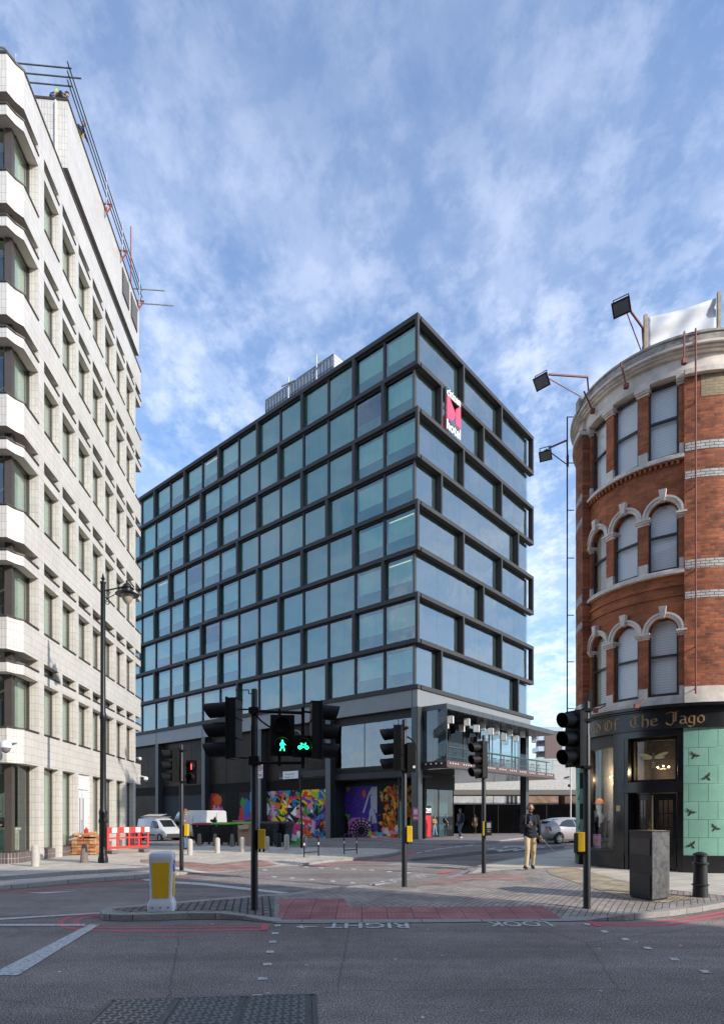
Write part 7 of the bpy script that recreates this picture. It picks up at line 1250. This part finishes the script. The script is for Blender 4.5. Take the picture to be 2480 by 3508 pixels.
def headmesh(c, yaw, pitch, beard=False):
    q = MB(); n, k = 20, 16; M = Matrix.Rotation(yaw, 3, 'Z')@Matrix.Rotation(-pitch, 3, 'X'); vs = []
    for j in range(k+1):
        th = PI*j/k; z = -math.cos(th); r = math.sin(th)+.001
        for i in range(n):
            a = 2*PI*i/n; x, y = r*math.cos(a), r*math.sin(a); X, Y, Z = x*.074, y*.093, z*.118
            if z < 0: X *= 1+.28*z; Y *= 1+.12*z; Y += .012*(-z)
            if y > .8*r and -.25 < z < .12: Y += .020*max(0, 1-abs(x)*5)*(1-abs(z+.12)*3)
            if y > .5*r and -.02 < z < .2 and .2 < abs(x) < .55: Y -= .007
            if y > .6*r and -.55 < z < -.35: Y += .004
            vs.append(M@Vector((X, Y, Z))+Vector(c))
    q.add(vs, [(j*n+i, j*n+(i+1) % n, (j+1)*n+(i+1) % n, (j+1)*n+i) for j in range(k) for i in range(n)])
    for s_ in (-1, 1): e = M@Vector((s_*.074, -.005, -.005)); q.ball(Vector(c)+e, .018, 8, 6, (.45, .8, 1.5))
    return q, M
skins = mat('skin_tan', (.42, .23, .15), .55, var=.06); skin2 = mat('skin_fair', (.50, .31, .23), .55, var=.06)
mjk = mat('navy_black_cloth', (.010, .012, .018), .9, var=.4, scale=12, bump=.2, bscale=30); mchino = mat('tan_chino', (.54, .42, .26), .85, var=.12, scale=9, bump=.3, bscale=18); mjean = mat('blue_jeans', (.08, .13, .22), .85, var=.25, scale=9); mshoe = mat('dark_shoe', (.02, .018, .018), .6); msole = mat('sole_white', (.6, .6, .58), .6)
mhair = mat('dark_hair', (.018, .012, .010), .8, var=.3, scale=30)
def person(label, loc, rz, J, skin=skins, top=mjk, legs=mjean, shoes=mshoe, hair='short', hairm=mhair, k=1.0, long=0, yaw=0, pitch=0, bulk=1.0, sleeves=1, lean=0):
    """J overrides joints; y is forward, x is the person's right when facing +y is +x"""
    t = thing('person', label, 'person', loc, rz); t.scale = (k,)*3
    B = dict(pel=(0, 0, .96), sp=(0, 0, 1.14), ch=(0, 0, 1.33), nk=(0, 0, 1.47), hd=(0, .015, 1.55), shl=(-.175, 0, 1.415), shr=(.175, 0, 1.415), ell=(-.215, -.02, 1.14), elr=(.215, -.02, 1.14), wrl=(-.21, .06, .90), wrr=(.21, .06, .90), hpl=(-.085, 0, .92), hpr=(.085, 0, .92), knl=(-.09, .02, .51), knr=(.09, .02, .51), anl=(-.09, -.01, .09), anr=(.09, -.01, .09), tol=(-.11, .13, .03), tor=(.11, .13, .03))
    B.update(J); v3 = {a: Vector(b) for a, b in B.items()}
    Rr = dict(pel=.115, sp=.105, ch=.125, nk=.055, hd=.05, shl=.058, shr=.058, ell=.042, elr=.042, wrl=.027, wrr=.027, hpl=.088, hpr=.088, knl=.056, knr=.056, anl=.038, anr=.038, tol=.032, tor=.032)
    V = {a: (v3[a], Rr[a]) for a in v3}; E_ = [('pel', 'sp'), ('sp', 'ch'), ('ch', 'nk'), ('nk', 'hd'), ('ch', 'shl'), ('ch', 'shr'), ('pel', 'hpl'), ('pel', 'hpr')]
    for s_ in 'lr':
        E_ += [('sh'+s_, 'el'+s_), ('el'+s_, 'wr'+s_), ('hp'+s_, 'kn'+s_), ('kn'+s_, 'an'+s_), ('an'+s_, 'to'+s_)]
        w, d = v3['wr'+s_], (v3['wr'+s_]-v3['el'+s_]).normalized(); sd = d.cross(Vector((0, 1, .2))).normalized(); cu = d.cross(sd).normalized(); sg_ = 1 if s_ == 'l' else -1
        if B.get('curl'+s_): cu = Vector(B['curl'+s_]) if not isinstance(B['curl'+s_], bool) else cu
        pm = w+d*.055; V['pm'+s_] = (pm, (.030, .018)); E_.append(('wr'+s_, 'pm'+s_))
        for i, (off_, ln) in enumerate(((-.024, .070), (-.008, .082), (.008, .077), (.024, .062))):
            a = pm+d*.03+sd*off_; b = a+d*ln*.5+cu*.012; c = b+d*ln*.3+cu*.03
            for nme, pt, rr in (('f%d' % i, a, .0095), ('g%d' % i, b, .0085), ('h%d' % i, c, .0075)): V[nme+s_] = (pt, rr)
            E_ += [('pm'+s_, 'f%d' % i+s_), ('f%d' % i+s_, 'g%d' % i+s_), ('g%d' % i+s_, 'h%d' % i+s_)]
        a = w+d*.03-sd*.034*sg_; b = a+d*.03-sd*.018*sg_+cu*.015; V['t'+s_] = (a, .011); V['u'+s_] = (b, .009); E_ += [('pm'+s_, 't'+s_), ('t'+s_, 'u'+s_)]
    V = {a: (p, r) for a, (p, r) in V.items()}
    hc_ = v3['hd']+Vector((0, .018, .105)); hq, M = headmesh(hc_, yaw, pitch)
    for nn_ in ('curll', 'curlr'): V.pop(nn_, None)
    body = skinmesh(V, E_, 'body', skin, t, 0, 1, hq)
    q = MB(); [q.ball(hc_+M@Vector((s_*.028, .080, .012)), .010, 8, 6, (1.3, .6, .7)) for s_ in (-1, 1)]; q.build('eye', mat('eye_dark', (.03, .02, .02), .3), body); q = MB(); q.obox(hc_+M@Vector((0, .088, -.058)), M@Vector((.022, 0, 0)), M@Vector((0, .004, 0)), M@Vector((0, 0, .004))); q.build('mouth', mat('lips', (.30, .12, .10), .5), body)
    # clothing
    a = {x: v3[x] for x in v3}; q = MB(); drop = long if long > .01 else .10
    def el(c_, rx, ry): return [(c_[0]+rx*math.cos(2*PI*i/20), c_[1]+ry*math.sin(2*PI*i/20), c_[2]) for i in range(20)]
    sh_ = lerp(a['ch'], a['nk'], .55); bk = bulk
    loft(q, [el(a['pel']+Vector((0, 0, -drop)), (.165+.25*max(0, drop-.1))*bk, (.125+.2*max(0, drop-.1))*bk), el(a['pel'], .158*bk, .122*bk), el(a['sp'], .145*bk, .112*bk), el(a['ch'], .165*bk, .120*bk), el(sh_, .155*bk, .105*bk), el(a['nk']+Vector((0, 0, -.01)), .085, .08), el(a['nk']+Vector((0, .01, .035)), .072, .07)])
    for s_ in 'lr':
        q.ball(a['sh'+s_], .066*bk, 12, 8); q.cyl(a['sh'+s_], a['el'+s_], .064*bk, .052*bk, 14); q.cyl(lerp(a['sh'+s_], a['ch'], .9)+Vector((0, 0, .03)), a['sh'+s_], .085*bk, .064*bk, 14)
        if sleeves: q.ball(a['el'+s_], .052*bk, 12, 8); q.cyl(a['el'+s_], lerp(a['el'+s_], a['wr'+s_], .95), .050*bk, .040*bk, 14)
    fuse(q, 'jacket', top, t)
    q = MB(); loft(q, [el(a['pel']+Vector((0, 0, -.10)), .13, .105), el(a['pel'], .142, .11), el(a['pel']+Vector((0, 0, .09)), .13, .1)])
    for s_ in 'lr':
        hp = a['hp'+s_]; q.ball(hp, .088, 12, 8); q.cyl(hp, a['kn'+s_], .090, .068, 14); q.ball(a['kn'+s_], .067, 12, 8); q.cyl(a['kn'+s_], a['an'+s_]+Vector((0, 0, -.03)), .066, .056, 14)
    fuse(q, 'trousers', legs, t)
    for s_ in 'lr':
        an, to = a['an'+s_], a['to'+s_]; d = (to-an); d.z = 0; d.normalize(); pc = (to.z-.03)/.14; he = an-d*.045+Vector((0, 0, -.045)); sh = skinmesh(dict(a=(he, .042), b=(an+Vector((0, 0, -.02)), .046), c=(lerp(an, to, .65)+Vector((0, 0, -.005)), .042), d=(to+d*.03, .034)), [('a', 'b'), ('a', 'c'), ('c', 'd')], 'shoe', shoes, t, 0, 2); q = MB(); q.obox(lerp(he, to+d*.03, .5)+Vector((0, 0, -.028)), (to+d*.03-he)*.62, Vector((-d.y, d.x, 0))*.042, (0, 0, .010)); q.build('sole', msole if shoes is mshoe and long == .001 else shoes, sh)
    if hair:
        q = MB(); n, kk = 18, 10
        lo = {'short': -.05, 'long': -.3, 'cap': .15, 'curly': -.1}[hair]; sc_ = {'short': 1.06, 'long': 1.12, 'cap': 1.08, 'curly': 1.2}[hair]; vs = []
        for j in range(kk+1):
            for i in range(n):
                aa = 2*PI*i/n; back = .5-.5*math.sin(aa); z0_ = .45-(.45-lo)*min(1, back*2.2) if hair != 'cap' else .3; th = math.acos(max(-1, min(1, z0_)))*j/kk; rr = math.sin(th); jit = 1+random.uniform(-.05, .05)*(hair == 'curly'); vs.append(hc_+M@Vector((rr*math.cos(aa)*.076*sc_*jit, rr*math.sin(aa)*.095*sc_*jit-.003, math.cos(th)*.120*sc_*jit)))
        q.add(vs, [(j*n+i, j*n+(i+1) % n, (j+1)*n+(i+1) % n, (j+1)*n+i) for j in range(kk) for i in range(n)])
        if hair == 'long': q.ball(hc_+Vector((0, -.06, -.12)), .10, 12, 8, (1, .5, 1.4))
        o = q.build('hair', hairm, t, smooth=True, recalc=False)
    return t, v3, hc_, M
def facing(dx, dy): return math.atan2(dy, dx)-PI/2
# man walking towards the camera, reading his phone
mp = G(1816, 2979, PZ); t, v3, hc_, M = person('bald bearded man in dark duffel jacket and tan trousers walking while reading his phone', mp, facing(-.12, -1), dict(elr=(.24, .05, 1.13), wrr=(.10, .27, 1.19), ell=(-.245, -.03, 1.13), wrl=(-.25, .08, .89), knl=(-.09, .0, .51), anl=(-.10, -.24, .14), tol=(-.10, -.12, .03), knr=(.10, .20, .53), anr=(.15, .26, .10), tor=(.20, .40, .10), hd=(0, .045, 1.545)), top=mjk, legs=mchino, hair=None, k=1.03, pitch=.42, bulk=1.10, long=.11)
mb_ = mat('beard', (.03, .018, .012), .9, var=.3); q = MB(); q.obox(hc_+M@Vector((0, .082, -.092)), M@Vector((.035, 0, 0)), M@Vector((0, .014, 0)), M@Vector((0, 0, .024))); [q.obox(hc_+M@Vector((s_*.052, .045, -.07)), M@Vector((.006, .004*s_, 0)), M@Vector((0, .035, 0)), M@Vector((0, -.01, .035))) for s_ in (-1, 1)]; o = q.build('beard', mb_, t); sb = o.modifiers.new('round', 'SUBSURF'); sb.levels = sb.render_levels = 2
q = MB(); q.tube([hc_+M@Vector((s_*.03+.022*math.cos(a), .094, .012+.018*math.sin(a))) for s_ in (-1, 1) for a in [R(x) for x in range(0, 361, 45)]], .0035, 6); q.build('glasses', blackm, t)
q = MB(); q.tube([hc_+M@Vector((.088*math.cos(R(a)), -.01, .02+.115*math.sin(R(a)))) for a in range(0, 181, 20)], .010, 8); [q.ball(hc_+M@Vector((s_*.088, -.005, -.005)), .038, 12, 8, (.5, 1, 1)) for s_ in (-1, 1)]; q.build('headphones', m_fl, t)
q = MB(); q.bar((.12, .05, 1.46), (.14, .13, 1.22), .045, .03, up=(0, 1, 0)); q.bar((-.12, .05, 1.46), (-.14, .13, 1.22), .045, .03, up=(0, 1, 0)); q.ball((0, -.20, 1.22), .17, 12, 8, (.95, .55, 1.3)); q.build('backpack', mat('rucksack', (.035, .03, .03), .8), t, smooth=True); q = MB(); q.slab([(-.045, .118, 1.44), (.045, .118, 1.44), (.03, .146, 1.30), (-.0, .150, 1.20)], .02); q.build('shirt_front', mat('navy_shirt', (.03, .05, .10), .8), t); q = MB(); [q.bar((-.05, .142, z), (.05, .142, z-.01), .010) for z in (1.14, 1.04, .94)]; q.build('toggle', mat('toggle_grey', (.12, .12, .12), .6), t)
hw = t.matrix_basis; mw = Matrix.Translation(mp)@Matrix.Rotation(t.rotation_euler[2], 4, 'Z')@Matrix.Scale(1.03, 4)
ph = thing('mobile_phone', 'pale smartphone held up in the walking man hand', 'phone', mw@Vector((.045, .32, 1.235)), t.rotation_euler[2]); q = MB(); q.obox((0, 0, 0), (.036, 0, 0), (0, .045, .055), (0, -.004, .0035)); q.build('case', mat('phone_silver', (.5, .5, .52), .3), ph)
stk = thing('folded_umbrella', 'thin grey folded umbrella held low in the walking man hand', 'umbrella', mw@Vector((-.27, .17, .80)), t.rotation_euler[2]); q = MB(); q.cyl((.02, -.05, .08), (-.38, .12, -.38), .013, .006); q.ball((0, 0, 0), .028, 10, 8, (1, .8, 1.2)); q.build('shaft', mat('umbrella_grey', (.16, .15, .14), .6), stk, smooth=True)
# man smoking behind the left traffic light
t, v3, hc_, M = person('man in grey brown sweater and jeans standing behind the far left traffic light', G(637, 2911, .12), facing(-.8, .15), dict(elr=(.24, .10, 1.14), wrr=(.14, .28, 1.0)), skin=skin2, top=mat('taupe_knit', (.16, .12, .125), .9, var=.1), legs=mjean, hair='short', hairm=mat('ginger_hair', (.22, .10, .04), .8), k=1.0, bulk=1.08); q = MB(); q.box(-.285, -.19, -.07, .06, 1.235, 1.265); q.build('arm_band', whitep, t)
# people by the lobby
def at(u, v, z): return G(u, v, z)
person('woman in a pale brown jacket and blue jeans leaning by the lobby glass', atY(1487, 2866, 42.3), facing(.5, -.85), dict(elr=(.2, .1, 1.12), wrr=(.0, .2, 1.15), ell=(-.2, .1, 1.12), wrl=(.0, .22, 1.12), knl=(-.1, .1, .51), anl=(-.16, .18, .09), tol=(-.2, .32, .04)), skin=skin2, top=mat('camel_jacket', (.30, .19, .10), .85), legs=mat('light_jeans', (.22, .30, .42), .85), hair='long', hairm=mat('auburn_hair', (.12, .05, .02), .8), k=.82)
t, v3, hc_, M = person('man in black with a pale shoulder strap standing in front of the lobby glass', atY(1528, 2866, 43.4), facing(.1, -1), dict(wrr=(.16, .14, .98), wrl=(-.14, .14, .96)), top=mat('black_cloth', (.008, .008, .009), .9), legs=mat('dark_jeans', (.025, .03, .04), .85), k=.9); q = MB(); q.bar((.12, .12, 1.45), (-.14, .15, 1.05), .03, .012, up=(0, 1, 0)); q.build('strap', mat('pale_strap', (.5, .46, .4), .7), t)
t, v3, hc_, M = person('bearded man in a fur collared navy jacket and grey jeans walking in white trainers', atY(1577, 2874, 37.3), facing(-.65, -.6), dict(knl=(-.1, .16, .53), anl=(-.1, .22, .12), tol=(-.12, .36, .12), knr=(.1, -.0, .5), anr=(.1, -.26, .12), tor=(.11, -.14, .05)), top=mat('navy_jacket', (.014, .020, .04), .85), legs=mat('grey_jeans', (.10, .13, .18), .85), shoes=mat('trainer_white', (.55, .53, .5), .6), hair='curly', k=1.05, bulk=1.12); q = MB(); q.tube([(.11*math.cos(R(a)), .04+.11*math.sin(R(a)), 1.43-.03*math.sin(R(a))) for a in range(-200, 21, 22)], .035, 8); q.bar((.06, .15, 1.4), (.04, .15, 1.05), .05, .02, up=(0, 1, 0)); q.bar((-.06, .15, 1.4), (-.04, .15, 1.05), .05, .02, up=(0, 1, 0)); q.build('fur_collar', mat('tan_fur', (.30, .18, .10), .95, var=.4, scale=40), t); q = MB(); q.slab([(-.035, .152, 1.4), (.035, .152, 1.4), (.03, .152, 1.0), (-.03, .152, 1.0)], .01); q.build('jumper', mat('olive_jumper', (.02, .03, .015), .9), t)
t, v3, hc_, M = person('woman in a brown coat and white scarf walking before the black hoarding', G(1626, 2857, 0), facing(-.1, -1), dict(knl=(-.06, .08, .5), anl=(-.05, .12, .1), tol=(-.06, .25, .05)), skin=skin2, top=mat('brown_coat', (.09, .055, .04), .9, var=.3, scale=14), legs=mat('black_tights', (.01, .01, .01), .8), hair='long', hairm=mat('red_brown_hair', (.10, .03, .015), .8), k=.97, long=.32, bulk=1.05); q = MB(); q.tube([(.075*math.cos(R(a)), .02+.08*math.sin(R(a)), 1.47) for a in range(0, 361, 45)], .03, 8); q.bar((0, .13, 1.46), (.01, .16, 1.15), .05, .02, up=(0, 1, 0)); q.build('scarf', mat('white_scarf', (.6, .58, .54), .9), t)
# receptionist behind the office corner glass, roof workers
person('dark haired man in navy jacket bent over the desk behind the office corner glass', OW(-1.30, 1.18, .12), facing(.25, -.95), dict(sp=(0, .02, 1.12), ch=(0, .08, 1.28), nk=(0, .14, 1.40), hd=(0, .17, 1.46), shl=(-.17, .09, 1.36), shr=(.17, .09, 1.36), elr=(.2, .14, 1.15), wrr=(.1, .2, 1.16), ell=(-.2, .14, 1.15), wrl=(-.1, .2, 1.16)), skin=skin2, top=mjk, k=1.0, pitch=.5)
hv = mat('hi_vis_yellow', (.55, .75, .02), .7)
t, v3, hc_, M = person('worker in orange vest and hard hat leaning over the office roof rail', OW(-.42, 5.35, 28.44-.2), facing(1, -.25), dict(sp=(0, .08, 1.1), ch=(0, .25, 1.2), nk=(0, .36, 1.3), hd=(0, .40, 1.36), shl=(-.17, .28, 1.24), shr=(.17, .28, 1.24), ell=(-.2, .42, 1.0), wrl=(-.16, .5, .78), elr=(.2, .42, 1.0), wrr=(.16, .5, .8)), skin=skin2, top=mat('navy_workwear', (.03, .04, .07), .9), k=.88, pitch=.3, hair='cap', hairm=mat('hard_hat_orange', (.55, .08, .03), .4)); q = MB(); q.bar((-.13, .36, 1.2), (-.1, .18, 1.0), .06, .03); q.bar((.13, .36, 1.2), (.1, .18, 1.0), .06, .03); q.build('hi_vis_strip', hv, t)
t, v3, hc_, M = person('worker in dark top and yellow strip crouching behind the office roof parapet', OW(-.75, 3.95, 28.44-.30), facing(.9, .1), dict(sp=(0, .12, 1.06), ch=(0, .34, 1.08), nk=(0, .48, 1.06), hd=(0, .54, 1.04), shl=(-.16, .38, 1.02), shr=(.16, .38, 1.02), ell=(-.2, .45, .8), wrl=(-.16, .55, .6), elr=(.2, .45, .8), wrr=(.16, .55, .6), knl=(-.1, .25, .62), knr=(.1, .25, .62), anl=(-.1, .0, .35), anr=(.1, 0, .35), tol=(-.1, .12, .3), tor=(.1, .12, .3)), skin=skin2, top=mat('dark_top', (.015, .018, .03), .9), k=.92, pitch=.6); q = MB(); q.bar((-.14, .2, 1.12), (.14, .2, 1.12), .07, .15); q.build('hi_vis_strip', hv, t)
# fallen leaves in the gutters
random.seed(21); lf = MB(); lf.cur = 0
for (u0, v0, u1, v1, n) in ((60, 3056, 470, 3018, 16), (380, 3140, 900, 3150, 0), (540, 2975, 1000, 2960, 8), (1600, 3000, 2400, 3090, 10), (1000, 3040, 1700, 3140, 6)):
    for k in range(n):
        f_ = random.random(); p = G(u0+(u1-u0)*f_, v0+(v1-v0)*f_+random.uniform(-5, 8), PZ if u0 > 500 else .0); a = random.uniform(0, 6); r = random.uniform(.02, .04); z = p.z+.012
        lf.add([(p.x+r*math.cos(a+x)*w_, p.y+r*math.sin(a+x)*w_, z+dz) for x, w_, dz in ((0, 1, 0), (1.2, .6, .008), (2.2, .7, .002), (3.2, 1, .012), (4.3, .6, 0), (5.3, .6, .006))], [tuple(range(6))])
o = lf.build('fallen_leaves', mat('dead_leaf', (.24, .12, .045), .8, var=.5, scale=9)); o['kind'] = 'stuff'
